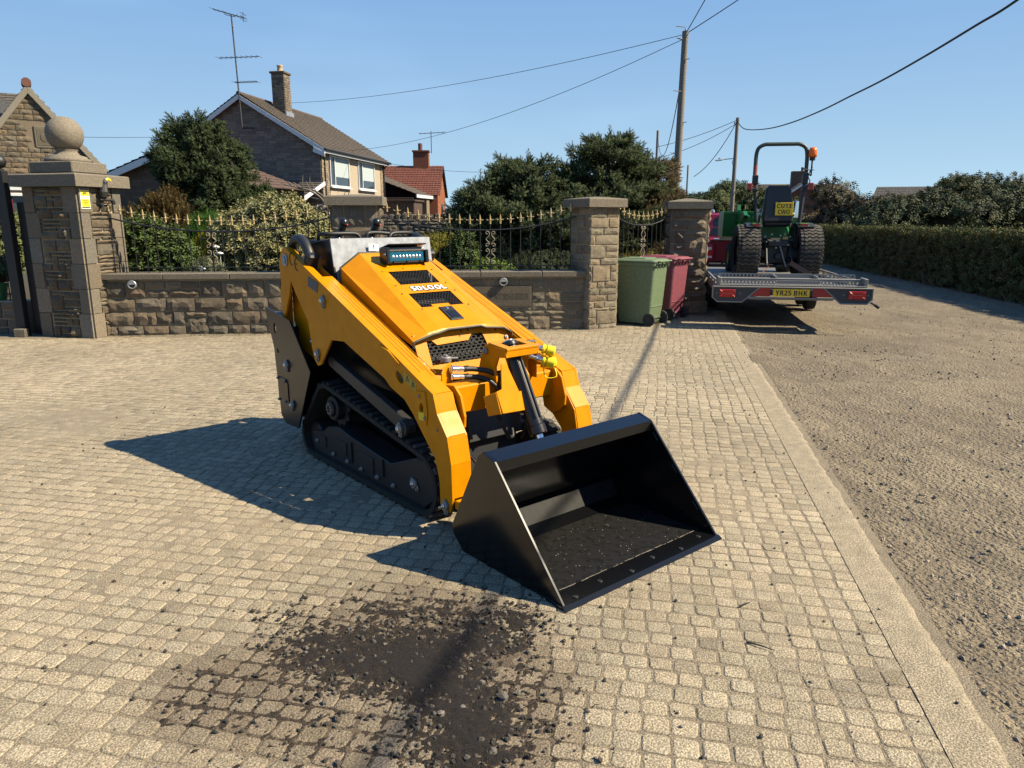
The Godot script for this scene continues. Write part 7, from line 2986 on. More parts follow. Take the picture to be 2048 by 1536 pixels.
	o = thing("barn", "long low dark roofed building far off behind the shrubs at the right", "barn", V(45.0, 0, -82.0), deg_to_rad(-14))
	b = Mb.new()
	b.tint(Color(0.08, 0.07, 0.06))
	b.box(V(0, 1.9, -2.5), V(9.5, 3.8, 5.0))
	put("wall", b, mats["red_brick"], o)
	b = Mb.new()
	tiled_slope(b, V(-5.2, 3.7, 0.3), V(5.2, 3.7, 0.3), V(4.2, 5.2, -2.5), V(-4.2, 5.2, -2.5), 8, Color(0.055, 0.05, 0.05), 26)
	put("roof", b, mats["roof_tile"], o)
	# dry-stone wall at the back of the garden
	o = thing("dry_stone_wall", "low grey dry-stone wall at the back of the garden", "wall", V(-3.6, 0, -20.5), deg_to_rad(4))
	b = Mb.new()
	b.box(V(1.6, 0.7, -0.2), V(3.2, 1.75, 0.36))
	put("wall_core", b, mats["mortar"], o)
	masonry(o, Transform3D(Basis(), V(0, 0.85, 0)), 3.2, 0.80, 0.08, Vector2i(2, 5), Vector2i(1, 2), 0.03, 0.03, Color(0.30, 0.265, 0.21))
	for k in 18:
		b = Mb.new()
		b.tint(Color(0.19, 0.165, 0.13) * vary(0.2))
		b.box(Vector3.ZERO, V(0.14, rng.randf_range(0.14, 0.22), 0.3), 0.03)
		var s := put("cope_stone", b, mats["sandstone"], o, V(0.09 + k * 0.178, 1.70, -0.17))
		s.rotation.z = rng.randf_range(-0.2, 0.2)


# ---------------------------------------------------------------- poles and wires
func pole(label: String, foot: Vector3, h: float, r: float, lean := Vector3.ZERO) -> Node3D:
	var o := thing("utility_pole", label, "utility pole", foot)
	var b := Mb.new()
	b.tube(PackedVector3Array([V(0, -0.1, 0), V(lean.x * 0.5, h * 0.5, lean.z * 0.5), V(lean.x, h, lean.z)]), r, 14, r * 0.72)
	put("pole", b, mats["pole_wood"], o)
	return o


func wire(label: String, pts: PackedVector3Array, r: float) -> void:
	var b := Mb.new()
	b.tube(smooth_path(pts, 6), r, 5)
	tag(put("overhead_wire", b, mats["wire_black"]), label, "wire")


func sag(a: Vector3, d: Vector3, s: float) -> PackedVector3Array:
	var p := PackedVector3Array()
	for i in 9:
		var t := i / 8.0
		p.append(a.lerp(d, t) - V(0, s * 4.0 * t * (1.0 - t), 0))
	return p


func poles_and_wires() -> void:
	var p1 := pole("thick grey utility pole rising behind the far wall pillar", V(4.52, 0, -20.8), 6.52, 0.118, V(0.10, 0, -0.1))
	var b := Mb.new()
	for k in 5:
		b.bar(V(0.06, 3.4 + k * 0.8, 0), V(-0.18 if k % 2 == 0 else 0.22, 3.42 + k * 0.8, 0.02), 0.012, 5)
	b.bar(V(0.0, 6.3, 0), V(-0.14, 6.34, 0), 0.02, 6)
	put("step_peg", b, mats["zinc_steel"], p1)
	b = Mb.new()
	b.box(V(-0.16, 2.82, 0.06), V(0.17, 0.30, 0.16), 0.015)
	b.prism(P2([-0.27, 2.97, -0.06, 2.97, -0.05, 3.0, -0.16, 3.05, -0.28, 3.0]), -0.03, 0.16, 0.004)
	b.box(V(-0.15, 2.58, 0.06), V(0.10, 0.18, 0.10), 0.01)
	put("terminal_box", b, mat("box_grey", 0.30, 0.27, 0.25, 0.7), p1)
	b = Mb.new()
	b.bar(V(0.10, 6.45, -0.1), V(0.10, 6.58, -0.1), 0.02, 6)
	put("cap_pin", b, mats["zinc_steel"], p1)
	var top1 := V(4.62, 6.45, -20.9)
	var p2 := pole("slim utility pole carrying a street lamp arm, left of the tractor's roll bar", V(11.2, 0, -38.0), 6.55, 0.12, V(0.0, 0, 0))
	b = Mb.new()
	b.bar(V(0, 4.62, 0), V(-0.62, 4.56, 0), 0.022, 6)
	b.box(V(-0.08, 4.42, 0), V(0.10, 0.22, 0.10), 0.02)
	var arm := put("lamp_arm", b, mats["alu"], p2)
	b = Mb.new()
	b.xf = Transform3D(Basis(V(0, 0, 1), 0.12), V(-0.80, 4.53, 0))
	b.box(V(0, 0, 0), V(0.36, 0.07, 0.16), 0.025)
	b.box(V(0.02, 0.07, 0), V(0.10, 0.10, 0.08), 0.015)
	put("street_lamp", b, mats["alu"], arm)
	b = Mb.new()
	b.box(V(0, 6.42, 0), V(0.07, 0.1, 0.34), 0.01)
	b.box(V(-0.14, 6.30, 0), V(0.05, 0.10, 0.06), 0.01)
	b.box(V(0.02, 2.95, 0.12), V(0.10, 0.16, 0.05), 0.01)
	put("insulator", b, mats["zinc_steel"], p2)
	var top2 := V(11.2, 6.45, -38.0)
	pole("distant slender pole left of the thick utility pole", V(7.95, 0, -41.6), 6.35, 0.09)
	pole("far thin pole over the trees between the two utility poles", V(16.9, 0, -72.5), 6.7, 0.11)
	# the heavy cable that swings over the yard; its shadow lies across the paving
	wire("thick black cable sagging from the lamp pole over the lane to the upper right", P3([11.2, 6.35, -38.0, 10.9, 5.75, -35.7, 10.25, 5.2, -30.9, 9.66, 4.9, -26.6, 9.16, 4.78, -22.8, 8.78, 4.76, -20.0, 8.49, 4.75, -17.8, 8.16, 4.79, -15.4, 7.89, 4.86, -13.4, 7.7, 4.92, -12.0, 7.25, 5.28, -8.6, 6.77, 5.75, -5.05, 6.2, 6.4, -1.0, 5.6, 7.2, 3.0]), 0.022)
	# telephone wires
	wire("upper thin wire from the thick pole to the two-storey house's chimney", sag(top1, V(-10.9, 7.05, -36.8), 0.35), 0.0085)
	wire("lower thin wire from the thick pole to the house's gutter", sag(top1 - V(0, 0.1, 0), V(-7.9, 4.9, -37.0), 0.55), 0.0085)
	wire("thin wire crossing the sky between the spruce and the stone ball", sag(V(-13.2, 5.6, -36.0), V(-15.6, 4.4, -26.0), 0.1), 0.0085)
	wire("thin wire running up out of the picture from the thick pole", sag(top1, V(5.6, 9.4, -14.5), 0.05), 0.012)
	wire("thin wire from the thick pole across the sky to the upper right", sag(top1, V(12.5, 11.8, -16.5), 0.25), 0.012)
	wire("thin wire looping down from the thick pole to the distant slender pole", sag(V(4.6, 5.6, -20.9), V(7.95, 6.1, -41.6), 1.6), 0.014)
	wire("upper wire between the lamp pole and the distant slender pole", sag(top2, V(7.95, 5.5, -41.6), 0.12), 0.014)
	wire("lower wire between the lamp pole and the distant slender pole", sag(top2 - V(0, 0.15, 0), V(7.95, 4.9, -41.6), 0.2), 0.014)
	wire("wire drooping from the lamp pole to the trees beyond", sag(top2 - V(0.05, 0.12, 0), V(9.9, 3.9, -41.0), 0.35), 0.018)
	wire("thin wire from the house's eaves over the bungalow to the right", sag(V(-7.0, 4.65, -41.0), V(3.4, 4.7, -44.0), 0.45), 0.011)


# ---------------------------------------------------------------- plants
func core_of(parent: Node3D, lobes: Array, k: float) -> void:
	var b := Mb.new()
	b.tint(Color(0.12, 0.115, 0.055))  # opaque lumps added inside the crown to keep light from passing through
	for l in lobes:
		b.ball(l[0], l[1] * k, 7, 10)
	put("added_core", b, mats["bark"], parent)


func bush(called: String, label: String, cat: String, at: Vector3, lobes: Array, mesh: Mesh, m: Material, n: int, size: float, tint: Color, seed_: int, group := "", up := 0.35, core := 0.55, wild := 0.5) -> Node3D:
	var o := thing(called, label, cat, at, 0.0, group)
	woody("stems", o, mats["bark"], Vector3(0, -0.1, 0), 0.035 * lobes[0][1].x + 0.02, lobes, seed_)
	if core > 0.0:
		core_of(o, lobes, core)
	crown("foliage", o, mesh, m, lobes, n, size, tint, seed_, up, wild)
	return o


func spruce(label: String, at: Vector3, h: float, y0: float, rad: Callable, top_x: float, n: int, mesh: Mesh, size: float, tint: Color, seed_: int, called := "spruce_tree") -> Node3D:
	var r := RandomNumberGenerator.new()
	r.seed = seed_
	var o := thing(called, label, "tree", at)
	var b := Mb.new()
	b.tube(PackedVector3Array([V(0, -0.1, 0), V(top_x * 0.4, h * 0.5, 0), V(top_x, h, 0)]), 0.12, 7, 0.012)
	put("trunk", b, mats["bark"], o)
	b = Mb.new()
	var places := []
	var tints := []
	var boughs := int(h * 46)
	for k in boughs:
		var t := pow((k + r.randf()) / boughs, 1.15)
		var y := lerpf(y0, h * 0.985, t)
		var w := r.randf() * TAU
		var l: float = rad.call(y) * r.randf_range(0.72, 1.22)
		var o0 := V(top_x * y / h, y - 0.10 * l, 0)
		var e := V(cos(w) * l, 0.16 * l + r.randf_range(-0.08, 0.14), sin(w) * l)
		b.tube(PackedVector3Array([o0, o0 + e * 0.5 - V(0, 0.05 * l, 0), o0 + e]), 0.018, 4, 0.004)
		var m := int(ceil(n / float(boughs) * clampf(l / 0.9, 0.25, 2.2)))
		for i in m:
			var s := pow(r.randf(), 0.55)
			var side := V(-sin(w), 0, cos(w)) * r.randf_range(-1, 1) * (0.30 * l * (1.15 - s) + 0.05)
			var p := o0 + e * s + side + V(0, r.randf_range(-0.09, 0.05), 0)
			var d := e.normalized() * 0.8 + side.normalized() * 0.55 + V(0, r.randf_range(-0.1, 0.65), 0) + V(r.randfn(), r.randfn(), r.randfn()) * 0.18
			places.append(lean_to(d, p, size * r.randf_range(0.7, 1.25), r.randf() * TAU))
			var g := r.randf_range(0.65, 1.3) * (1.15 if s > 0.85 else 0.95)
			tints.append(Color(tint.r * g, tint.g * g, tint.b * g))
	# leaders that stand out of the top
	for k in 9:
		var y := lerpf(h * 0.5, h * 0.86, r.randf())
		var l: float = rad.call(y) * 0.9
		var w := r.randf() * TAU
		var p := V(top_x * y / h + cos(w) * l, y, sin(w) * l)
		for i in 4:
			places.append(lean_to(V(r.randfn() * 0.15, 1, r.randfn() * 0.15), p + V(0, i * size * 0.34, 0), size * (0.9 - 0.15 * i), r.randf() * 6))
			tints.append(tint)
	for i in 6:
		places.append(lean_to(V(0, 1, 0), V(top_x, h - 0.35 + i * 0.10, 0), size * (1.1 - i * 0.12), r.randf() * 6))
		tints.append(tint)
	put("boughs", b, mats["bark"], o)
	mm("needles", o, mesh, mats["needle"], places, tints)
	return o


func tuft(blades: int, seed_: int, w: float, spread: float) -> ArrayMesh:
	var r := RandomNumberGenerator.new()
	r.seed = seed_
	var b := Mb.new()
	for i in blades:
		var a := r.randf() * TAU
		var d := V(cos(a) * spread * r.randf(), 1, sin(a) * spread * r.randf()).normalized() * r.randf_range(0.6, 1.1)
		var s := d.cross(V(sin(a * 3), 0.2, cos(a * 3))).normalized() * w
		var o := V(r.randf_range(-0.1, 0.1), 0, r.randf_range(-0.1, 0.1))
		var g := r.randf_range(0.7, 1.25)
		b.tint(Color(g, g, g))
		var mid := o + d * 0.55
		b.tri(o - s, o + s, mid + s * 0.7)
		b.tri(o - s, mid + s * 0.7, mid - s * 0.7)
		b.tri(mid - s * 0.7, mid + s * 0.7, o + d + V(cos(a), -0.3, sin(a)) * 0.12)
	return b.mesh()


func greenery() -> void:
	var small := sprig(11, 0.34, 0.10, 41)
	var oval := sprig(9, 0.42, 0.13, 42)
	var fine := sprig(16, 0.26, 0.07, 43, 0.1, 1.0)
	var big := sprig(14, 0.36, 0.13, 44, 0.15, 1.1)
	var twig := needle_sprig(26, 45, 0.15, 0)
	var fir := needle_sprig(22, 46, 0.15, 4)
	var blade := tuft(14, 47, 0.012, 0.5)
	var leaf: Material = mats["leaf"]
	var needle: Material = mats["needle"]

	# --- left garden
	spruce("dense dark spruce with a pointed top left of the two-storey house", V(-6.38, 0.3, -16.2), 3.30, 0.4, func(y): return (1.12 * sqrt(clampf((3.45 - y) / 2.2, 0.0, 1.0)) if y > 1.3 else 1.12) + 0.05, -0.32, 6500, fir, 0.25, Color(0.066, 0.090, 0.042), 101)
	bush("variegated_bush", "large rounded cream and green variegated bush behind the left railing", "bush", V(-3.95, 0.4, -12.35), [[V(0.05, 0.55, 0), V(0.95, 0.70, 0.70), 1.0], [V(-0.35, 0.85, 0.05), V(0.65, 0.62, 0.55), 0.5], [V(0.45, 0.80, 0), V(0.60, 0.55, 0.55), 0.5], [V(0.05, 1.15, 0), V(0.60, 0.48, 0.5), 0.4], [V(0.75, 0.4, 0.1), V(0.35, 0.45, 0.4), 0.2]], oval, leaf, 7500, 0.105, Color(0.215, 0.205, 0.095), 102, "", 0.4, 0.72)
	bush("laurel_bush", "glossy mid green bush just right of the gate pillar", "bush", V(-5.62, 0.4, -11.75), [[V(0, 0.5, 0), V(0.55, 0.62, 0.42), 1.0], [V(-0.22, 0.85, 0), V(0.34, 0.42, 0.35), 0.5], [V(0.3, 0.45, 0.1), V(0.35, 0.5, 0.3), 0.4]], oval, leaf, 3600, 0.105, Color(0.060, 0.088, 0.026), 103, "", 0.4, 0.7)
	bush("dry_shrub", "brown twiggy shrub between the gate pillar and the dark spruce", "shrub", V(-6.55, 0.4, -13.6), [[V(0, 0.75, 0), V(0.62, 0.75, 0.5), 1.0], [V(0.25, 1.15, 0), V(0.45, 0.5, 0.4), 0.5]], twig, needle, 1500, 0.22, Color(0.135, 0.098, 0.040), 104, "", 0.75, 0.45)
	bush("green_conifer", "bright green feathery shrub behind the golden one", "shrub", V(-5.30, 0.4, -13.0), [[V(0, 0.75, 0), V(0.40, 0.52, 0.35), 1.0], [V(0.2, 0.5, 0), V(0.38, 0.5, 0.35), 0.6]], blade, leaf, 900, 0.26, Color(0.045, 0.105, 0.018), 105, "", 0.85, 0.7)
	bush("golden_conifer", "golden yellow-green feathery conifer behind the left railing", "shrub", V(-5.02, 0.4, -12.2), [[V(0, 0.45, 0), V(0.27, 0.52, 0.25), 1.0], [V(0.08, 0.25, 0.05), V(0.25, 0.35, 0.22), 0.5]], blade, leaf, 1100, 0.17, Color(0.225, 0.215, 0.016), 106, "", 0.8, 0.7)
	bush("grey_herb", "low grey-green plants at the foot of the variegated bush", "plant", V(-4.75, 0.4, -11.35), [[V(0, 0.3, 0), V(0.32, 0.34, 0.2), 1.0]], fine, leaf, 700, 0.09, Color(0.11, 0.125, 0.07), 107, "", 0.5, 0.5)
	bush("gateway_bush", "sunlit leafy bush left of the black gate post", "bush", V(-8.25, 0.3, -11.8), [[V(0, 0.75, 0), V(0.75, 0.68, 0.5), 1.0], [V(-0.5, 0.6, 0), V(0.6, 0.6, 0.5), 0.6]], oval, leaf, 2600, 0.12, Color(0.10, 0.115, 0.045), 108, "", 0.4, 0.6)
	bush("yellow_shrub", "small yellow-leaved shrub at the picture's left edge by the red porch", "shrub", V(-10.6, 0.3, -14.5), [[V(0, 1.1, 0), V(0.5, 0.5, 0.4), 1.0]], oval, leaf, 700, 0.14, Color(0.30, 0.26, 0.05), 109)
	# --- right garden
	spruce("tall dark spruce with spiky shoots above the corner pillar", V(1.95, 0.3, -15.6), 2.95, 0.3, func(y): return 1.20 * sqrt(clampf((3.0 - y) / 1.5, 0.0, 1.0)) + 0.05, 0.05, 5200, fir, 0.26, Color(0.090, 0.112, 0.055), 111)
	spruce("broad dark spruce with spiky shoots in the middle of the right garden", V(0.42, 0.3, -15.2), 2.45, 0.2, func(y): return 1.20 * sqrt(clampf((2.5 - y) / 1.2, 0.0, 1.0)) + 0.05, -0.1, 4800, fir, 0.26, Color(0.085, 0.108, 0.053), 112)
	spruce("lower dark spruce at the left end of the right garden's conifers", V(-0.62, 0.3, -14.8), 2.05, 0.2, func(y): return 0.62 * sqrt(clampf((2.15 - y) / 1.3, 0.0, 1.0)) + 0.06, 0.0, 2400, fir, 0.24, Color(0.078, 0.10, 0.05), 113)
	spruce("browning conifer beside the tall spruce, above the short railing", V(2.95, 0.3, -15.9), 2.45, 0.2, func(y): return 0.66 * sqrt(clampf((2.6 - y) / 1.3, 0.0, 1.0)) + 0.05, 0.0, 2400, fir, 0.27, Color(0.13, 0.10, 0.055), 114, "brown_conifer")
	bush("golden_mound", "rounded yellow-green shrub behind the loader's console", "shrub", V(-1.28, 0.4, -12.6), [[V(0, 0.55, 0), V(0.42, 0.45, 0.35), 1.0], [V(0.25, 0.4, 0), V(0.3, 0.35, 0.3), 0.4]], fine, leaf, 1800, 0.085, Color(0.165, 0.150, 0.022), 115, "", 0.5, 0.75)
	bush("small_leaf_bush", "small dark green bush right of the yellow-green mound", "bush", V(-0.82, 0.4, -12.3), [[V(0, 0.5, 0), V(0.28, 0.52, 0.25), 1.0]], oval, leaf, 1000, 0.085, Color(0.065, 0.095, 0.03), 116, "", 0.5, 0.6)
	bush("low_green_bush", "low bright green bush behind the scroll of the right railing", "bush", V(-0.35, 0.4, -12.0), [[V(0, 0.25, 0), V(0.42, 0.32, 0.28), 1.0]], oval, leaf, 1100, 0.08, Color(0.085, 0.135, 0.02), 117, "", 0.5, 0.6)
	bush("dark_mound", "dark rounded shrub in the shade below the spruces", "bush", V(0.55, 0.4, -12.9), [[V(0, 0.28, 0), V(0.72, 0.40, 0.45), 1.0]], fine, leaf, 1500, 0.10, Color(0.04, 0.05, 0.025), 118, "", 0.5, 0.7)
	bush("yellow_groundcover", "yellowish low plants behind the short railing", "plant", V(2.45, 0.4, -13.9), [[V(0, 0.25, 0), V(0.5, 0.35, 0.4), 1.0]], fine, leaf, 800, 0.11, Color(0.15, 0.13, 0.03), 119, "", 0.5, 0.6)

	# --- clipped hedge along the lane
	var hd := thing("clipped_hedge", "long clipped hedge along the right side of the lane", "hedge", Vector3.ZERO)
	var b := Mb.new()
	b.tint(Color(0.12, 0.115, 0.055))  # solid block added inside the hedge leaves to stop light
	var r := RandomNumberGenerator.new()
	r.seed = 77
	var places := []
	var tints := []
	var hx := func(z: float) -> float: return 10.30 + 0.129 * (-z - 14.69)
	for k in 12:
		var z0 := -6.0 - k * 4.0
		var z1 := z0 - 4.0
		b.loft([
			[V(hx.call(z0) + 0.16, 0, z0), V(hx.call(z0) + 1.2, 0, z0), V(hx.call(z1) + 1.2, 0, z1), V(hx.call(z1) + 0.16, 0, z1)],
			[V(hx.call(z0) + 0.16, 1.24, z0), V(hx.call(z0) + 1.2, 1.24, z0), V(hx.call(z1) + 1.2, 1.24, z1), V(hx.call(z1) + 0.16, 1.24, z1)]])
	put("added_core", b, mats["bark"], hd)
	for i in 34000:
		var z := -6.5 - 46.0 * pow(r.randf(), 1.7)
		var x: float = hx.call(z)
		var p: Vector3
		var d: Vector3
		var bumpy := 0.10 * noise_b.get_noise_2d(z * 1.6, 3.0) + 0.07 * noise_c.get_noise_2d(z * 0.8, 5.0)
		if r.randf() < 0.66:
			var y := pow(r.randf(), 0.85) * 1.36
			p = V(x + 0.10 * noise_b.get_noise_2d(z * 2.0, y * 2.0) + r.randf() * 0.16, y, z)
			d = V(-0.9, 0.35, 0) + V(r.randfn(), r.randfn(), r.randfn()) * 0.5
		else:
			p = V(x + r.randf() * 1.2, 1.30 + bumpy - r.randf() * 0.12, z)
			d = V(-0.1, 0.9, 0) + V(r.randfn(), r.randfn(), r.randfn()) * 0.45
		places.append(lean_to(d, p, r.randf_range(0.09, 0.17), r.randf() * TAU))
		var g := r.randf_range(0.65, 1.3)
		var dry := r.randf() < 0.22
		tints.append(Color(0.14 * g, 0.112 * g, 0.048 * g) if dry else Color(0.078 * g, 0.088 * g, 0.030 * g))
	mm("foliage", hd, small, leaf, places, tints)
	# shrubs and trees behind the hedge
	var shr := [
		[15.5, -30.0, 2.2, 2.6, Color(0.040, 0.050, 0.025), "dark tangled shrub just behind the hedge's far end"],
		[19.0, -31.0, 2.4, 2.7, Color(0.046, 0.055, 0.028), "dark green shrub behind the hedge, right of the tangled one"],
		[22.6, -33.0, 2.5, 3.2, Color(0.060, 0.066, 0.030), "olive shrub behind the hedge, below the distant barn's roof"],
		[24.5, -30.0, 2.3, 3.1, Color(0.050, 0.058, 0.030), "dark bushy shrub behind the hedge near the right edge"],
		[28.5, -36.0, 2.6, 4.5, Color(0.062, 0.066, 0.030), "tall bushy tree at the picture's right edge"],
		[24.0, -38.0, 2.6, 4.0, Color(0.055, 0.063, 0.030), "round bushy tree rising over the hedge right of centre"],
		[18.6, -40.0, 2.2, 3.6, Color(0.085, 0.075, 0.045), "brownish bare-twigged bush right of the tractor"],
		[16.6, -42.0, 2.0, 2.1, Color(0.090, 0.078, 0.048), "small brownish bush close behind the tractor's right wheel"],
		[33.5, -47.0, 2.8, 4.4, Color(0.09, 0.085, 0.04), "pale olive tree far back between the shrubs"],
		[29.5, -50.0, 2.5, 4.8, Color(0.10, 0.095, 0.045), "thin yellowish tree far back left of the pale olive one"]]
	var k := 0
	for s in shr:
		var rr: float = s[2]
		var hh: float = s[3]
		var lobes := []
		var rs := RandomNumberGenerator.new()
		rs.seed = 300 + k
		for i in 6:
			lobes.append([V(rs.randf_range(-0.7, 0.7) * rr, hh * rs.randf_range(0.30, 0.68), rs.randf_range(-0.5, 0.5) * rr), V(rr * rs.randf_range(0.42, 0.7), hh * rs.randf_range(0.26, 0.36), rr * 0.55), 1.0])
		lobes.append([V(0, hh * 0.3, 0), V(rr, hh * 0.34, rr * 0.8), 1.6])
		bush("field_shrub", s[5], "shrub", V(s[0], 0, s[1]), lobes, big, leaf, 2600, 0.30, s[4], 400 + k, "", 0.35, 0.5 if k < 6 else 0.0, 0.9)
		k += 1
	# trees beyond the lane, left of the tractor
	var far := [
		[8.6, -36.5, 1.9, 2.9, Color(0.030, 0.045, 0.022), "dark round tree behind the thick utility pole"],
		[10.9, -41.5, 2.1, 3.1, Color(0.075, 0.088, 0.034), "olive bush beyond the pickup truck"],
		[13.6, -43.0, 2.3, 4.3, Color(0.062, 0.080, 0.034), "tall loose green tree beside the lamp pole"],
		[14.3, -44.0, 1.6, 3.3, Color(0.072, 0.085, 0.036), "pale green tree seen through the tractor's roll bar"],
		[6.2, -30.0, 1.6, 2.0, Color(0.04, 0.052, 0.026), "low dark bush behind the far wall pillar"],
		[-2.6, -56.0, 3.0, 3.3, Color(0.06, 0.07, 0.045), "grey-green bush beyond the red bungalow"]]
	for s in far:
		var rr: float = s[2]
		var hh: float = s[3]
		var lobes := []
		var rs := RandomNumberGenerator.new()
		rs.seed = 500 + k
		for i in 5:
			lobes.append([V(rs.randf_range(-0.6, 0.6) * rr, hh * rs.randf_range(0.40, 0.74), rs.randf_range(-0.5, 0.5) * rr), V(rr * rs.randf_range(0.45, 0.62), hh * rs.randf_range(0.22, 0.32), rr * 0.55), 1.0])
		lobes.append([V(0, hh * 0.35, 0), V(rr * 0.95, hh * 0.36, rr * 0.7), 1.5])
		bush("far_tree", s[5], "tree", V(s[0], 0, s[1]), lobes, big, leaf, 3000, 0.27, s[4], 600 + k, "", 0.35, 0.5, 0.9)
		k += 1
	# dry grass stalks at the hedge foot
	var gp := []
	var gt := []
	for i in 90:
		var z := -14.0 - r.randf() * 24.0
		var x: float = hx.call(z) - 0.02 - r.randf() * 0.25
		gp.append(lean_to(V(-0.5 + r.randfn() * 0.2, 1, r.randfn() * 0.4), V(x, 0, z), r.randf_range(0.12, 0.5), r.randf() * 6))
		var g := r.randf_range(0.7, 1.2)
		gt.append(Color(0.20 * g, 0.17 * g, 0.09 * g))
	var gs := mm("dry_grass", null, tuft(7, 48, 0.010, 0.6), leaf, gp, gt)
	tag(gs, "dry grass stalks along the foot of the clipped hedge", "grass")
	gp = []
	gt = []
	for i in 260:
		var t := r.randf()
		var p := V(-5.8, 0, -10.38).lerp(V(1.1, 0, -11.0), t) + V(0, 0, r.randf() * 0.12)
		gp.append(lean_to(V(r.randfn() * 0.5, 1, r.randfn() * 0.5), p, r.randf_range(0.015, 0.06), r.randf() * 6))
		var g := r.randf_range(0.7, 1.2)
		gt.append(Color(0.11 * g, 0.12 * g, 0.05 * g))
	gs = mm("wall_weeds", null, blade, leaf, gp, gt)
	tag(gs, "tiny weeds along the foot of the long garden wall", "weeds")


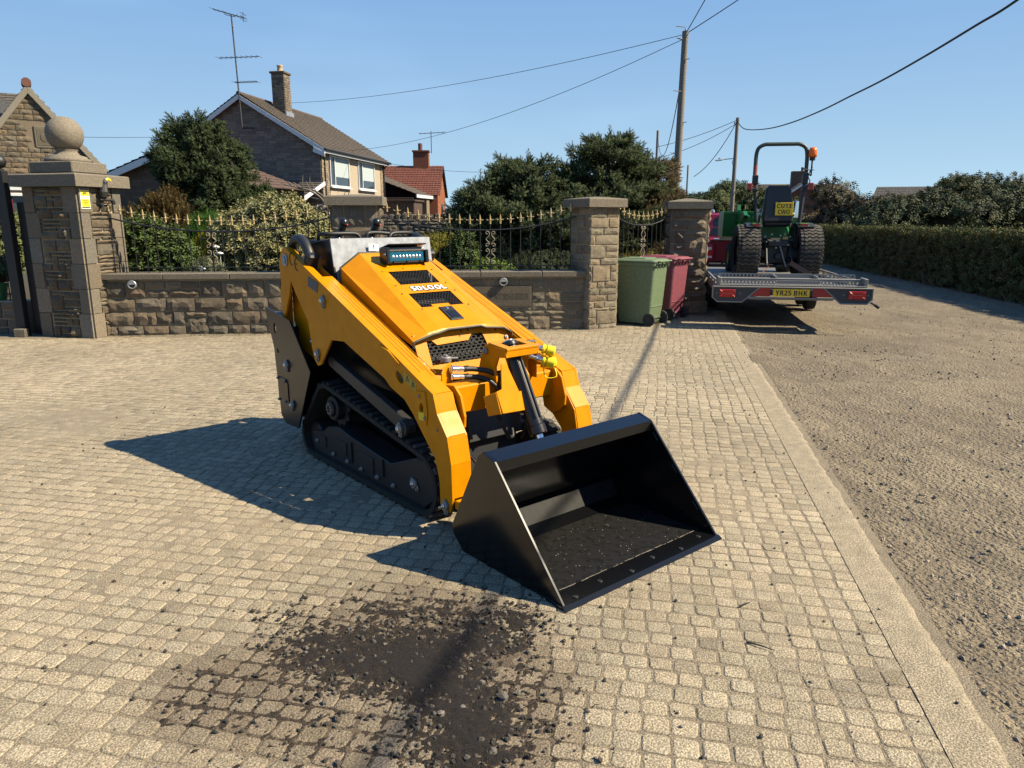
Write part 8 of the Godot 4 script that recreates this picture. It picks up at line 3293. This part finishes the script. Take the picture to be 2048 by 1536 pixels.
# ---------------------------------------------------------------- small things
func odds_and_ends() -> void:
	# toucan ornament on the gate pillar
	var gp := V(-6.77, 0, -10.38)
	var at := Transform3D(Basis(UPV, deg_to_rad(-14.5)), gp) * V(0.935, 1.93, -0.36)
	var o := thing("toucan_ornament", "black toucan ornament with a yellow beak perched on the gate pillar", "ornament", at, deg_to_rad(-14.5) + PI / 2)
	var b := Mb.new()
	b.loft(bird_rings([[0.0, -0.02, 0.012], [0.0, 0.02, 0.05], [0.005, 0.09, 0.066], [0.02, 0.15, 0.052], [0.035, 0.19, 0.044], [0.04, 0.225, 0.046], [0.04, 0.255, 0.034], [0.04, 0.27, 0.01]]))
	put("body", b, mats["black_print"], o)
	b = Mb.new()
	b.ball(V(0.052, 0.20, 0.06), V(0.036, 0.04, 0.025), 8, 10)
	put("throat", b, mats["white_print"], o)
	b = Mb.new()
	b.tube(smooth_path(P3([0.05, 0.235, 0.05, 0.09, 0.262, 0.06, 0.13, 0.262, 0.06, 0.162, 0.235, 0.06, 0.168, 0.215, 0.06]), 4), 0.032, 10, 0.008)
	put("beak", b, mats["cap_yellow"], o)
	b = Mb.new()
	b.box(V(-0.01, -0.10, 0.04), V(0.035, 0.16, 0.012), 0.004)
	put("tail", b, mats["black_print"], o)
	b = Mb.new()
	b.bar(V(-0.06, -0.02, 0.05), V(0.16, -0.02, 0.07), 0.02, 8)
	b.box(V(0.15, -0.05, 0.07), V(0.05, 0.06, 0.05), 0.01)
	put("perch", b, mats["satin_black"], o)
	# stag sculpture in the garden
	o = thing("stag_sculpture", "bronze stag sculpture, antlered head showing above the variegated bush", "sculpture", V(-3.18, 0.3, -12.75), 0.0)
	b = Mb.new()
	b.loft(bird_rings([[0.25, 0.3, 0.16], [0.22, 0.8, 0.17], [0.16, 1.1, 0.13], [0.10, 1.35, 0.10], [0.02, 1.48, 0.085], [-0.02, 1.56, 0.05], [-0.03, 1.6, 0.01]]))
	b.tube(smooth_path(P3([0.0, 1.52, 0.0, -0.10, 1.53, 0.02, -0.22, 1.49, 0.04, -0.28, 1.46, 0.05]), 3), 0.075, 10, 0.035)
	put("body", b, mat("bronze", 0.14, 0.11, 0.085, 0.55, 0.5), o)
	for s in [-1.0, 1.0]:
		b = Mb.new()
		var beam := smooth_path(P3([0.0, 1.56, s * 0.05, -0.05, 1.70, s * 0.13, -0.22, 1.82, s * 0.20, -0.42, 1.86, s * 0.22, -0.58, 1.96, s * 0.18]), 4)
		b.tube(beam, 0.024, 7, 0.008)
		for q in [[3, -0.20, 0.05], [6, -0.14, 0.20], [10, 0.02, 0.22], [13, -0.22, 0.06]]:
			var p := beam[q[0]]
			b.tube(smooth_path(PackedVector3Array([p, p + V(q[1] * 0.5, q[2] * 0.3, 0.02), p + V(q[1], q[2], 0.0)]), 3), 0.014, 6, 0.004)
		b.tube(smooth_path(P3([0.04, 1.56, s * 0.06, 0.18, 1.66, s * 0.14, 0.32, 1.70, s * 0.16, 0.38, 1.80, s * 0.14]), 4), 0.018, 6, 0.005)
		put("antler", b, mat("antler_grey", 0.09, 0.075, 0.06, 0.6), o)
		b = Mb.new()
		b.tube(smooth_path(P3([0.03, 1.53, s * 0.07, 0.06, 1.55, s * 0.15, 0.05, 1.53, s * 0.20]), 3), 0.03, 7, 0.006)
		put("ear", b, mat("bronze", 0.14, 0.11, 0.085, 0.55, 0.5), o)
	# plant pot by the gateway
	o = thing("plant_pot", "green plastic plant pot on the low wall behind the gate post", "pot", V(-7.62, 0.47, -10.8))
	b = Mb.new()
	b.lathe(P2([0.0, 0.0, 0.09, 0.0, 0.125, 0.22, 0.14, 0.22, 0.14, 0.25, 0.12, 0.25, 0.11, 0.21, 0.0, 0.21]), 20)
	put("pot", b, mat("pot_green", 0.02, 0.10, 0.03, 0.5), o)
	crown("leaves", o, sprig(9, 0.4, 0.1, 60), mats["leaf"], [[V(0, 0.36, 0), V(0.18, 0.16, 0.18), 1.0]], 130, 0.12, Color(0.05, 0.075, 0.03), 700)
	# railing beyond the low wall
	railing("railing", "low black railing in the shade left of the gate post", V(-10.4, 0.50, -10.75), V(-7.35, 0.50, -10.75), 20, 0.42, 0.34, false, [])
	# white flowers
	for q in [[-4.62, 0.93, -10.92], [-4.60, 1.12, -11.6], [-4.66, 1.22, -11.62]]:
		b = Mb.new()
		b.ball(Vector3.ZERO, V(0.035, 0.026, 0.035), 5, 8)
		for k in 7:
			b.ball(V(cos(k * 0.9) * 0.03, 0.004 * (k % 3), sin(k * 0.9) * 0.03), V(0.022, 0.014, 0.022), 4, 6)
		b.bar(V(0, -0.25, 0.0), V(0, 0, 0), 0.004, 4)
		tag(put("white_flower", b, mats["white_print"], null, V(q[0], q[1], q[2])), ["single white flower drooping over the wall's coping", "lower white flower beside the golden conifer", "upper white flower beside the golden conifer"][taken["white_flower"] - 1], "flower")
	# twigs on the paving
	for q in [[0.98, -2.56, 0.6, 0.055, "short dark twig lying on the setts in front of the bucket's right side"], [1.02, -2.88, -0.5, 0.03, "small dark twig near the bucket's cutting edge"], [-1.02, -1.86, 1.0, 0.05, "pale straw on the setts near the picture's lower edge"], [-0.95, -4.15, 0.2, 0.03, "pale leaf stalk lying in the loader's shadow"]]:
		b = Mb.new()
		var d: Vector3 = V(cos(q[2]), 0, sin(q[2])) * q[3]
		var pale: bool = q[4].begins_with("pale")
		b.tint(Color(0.36, 0.30, 0.2) if pale else Color(0.035, 0.03, 0.025))
		b.tube(PackedVector3Array([-d, V(0, 0.006, 0.004), d + V(0, 0.002, 0)]), 0.0045 if not pale else 0.0025, 6, 0.0015)
		tag(put("twig", b, mats["pebble"], null, V(q[0], 0.006, q[1])), q[4], "twig")


func bird_rings(list: Array) -> Array:
	var out := []
	for q in list:
		var ring := []
		for k in 12:
			var w := TAU * k / 12
			ring.append(V(q[0] + cos(w) * q[2], q[1], 0.06 - sin(w) * q[2]))
		out.append(ring)
	return out
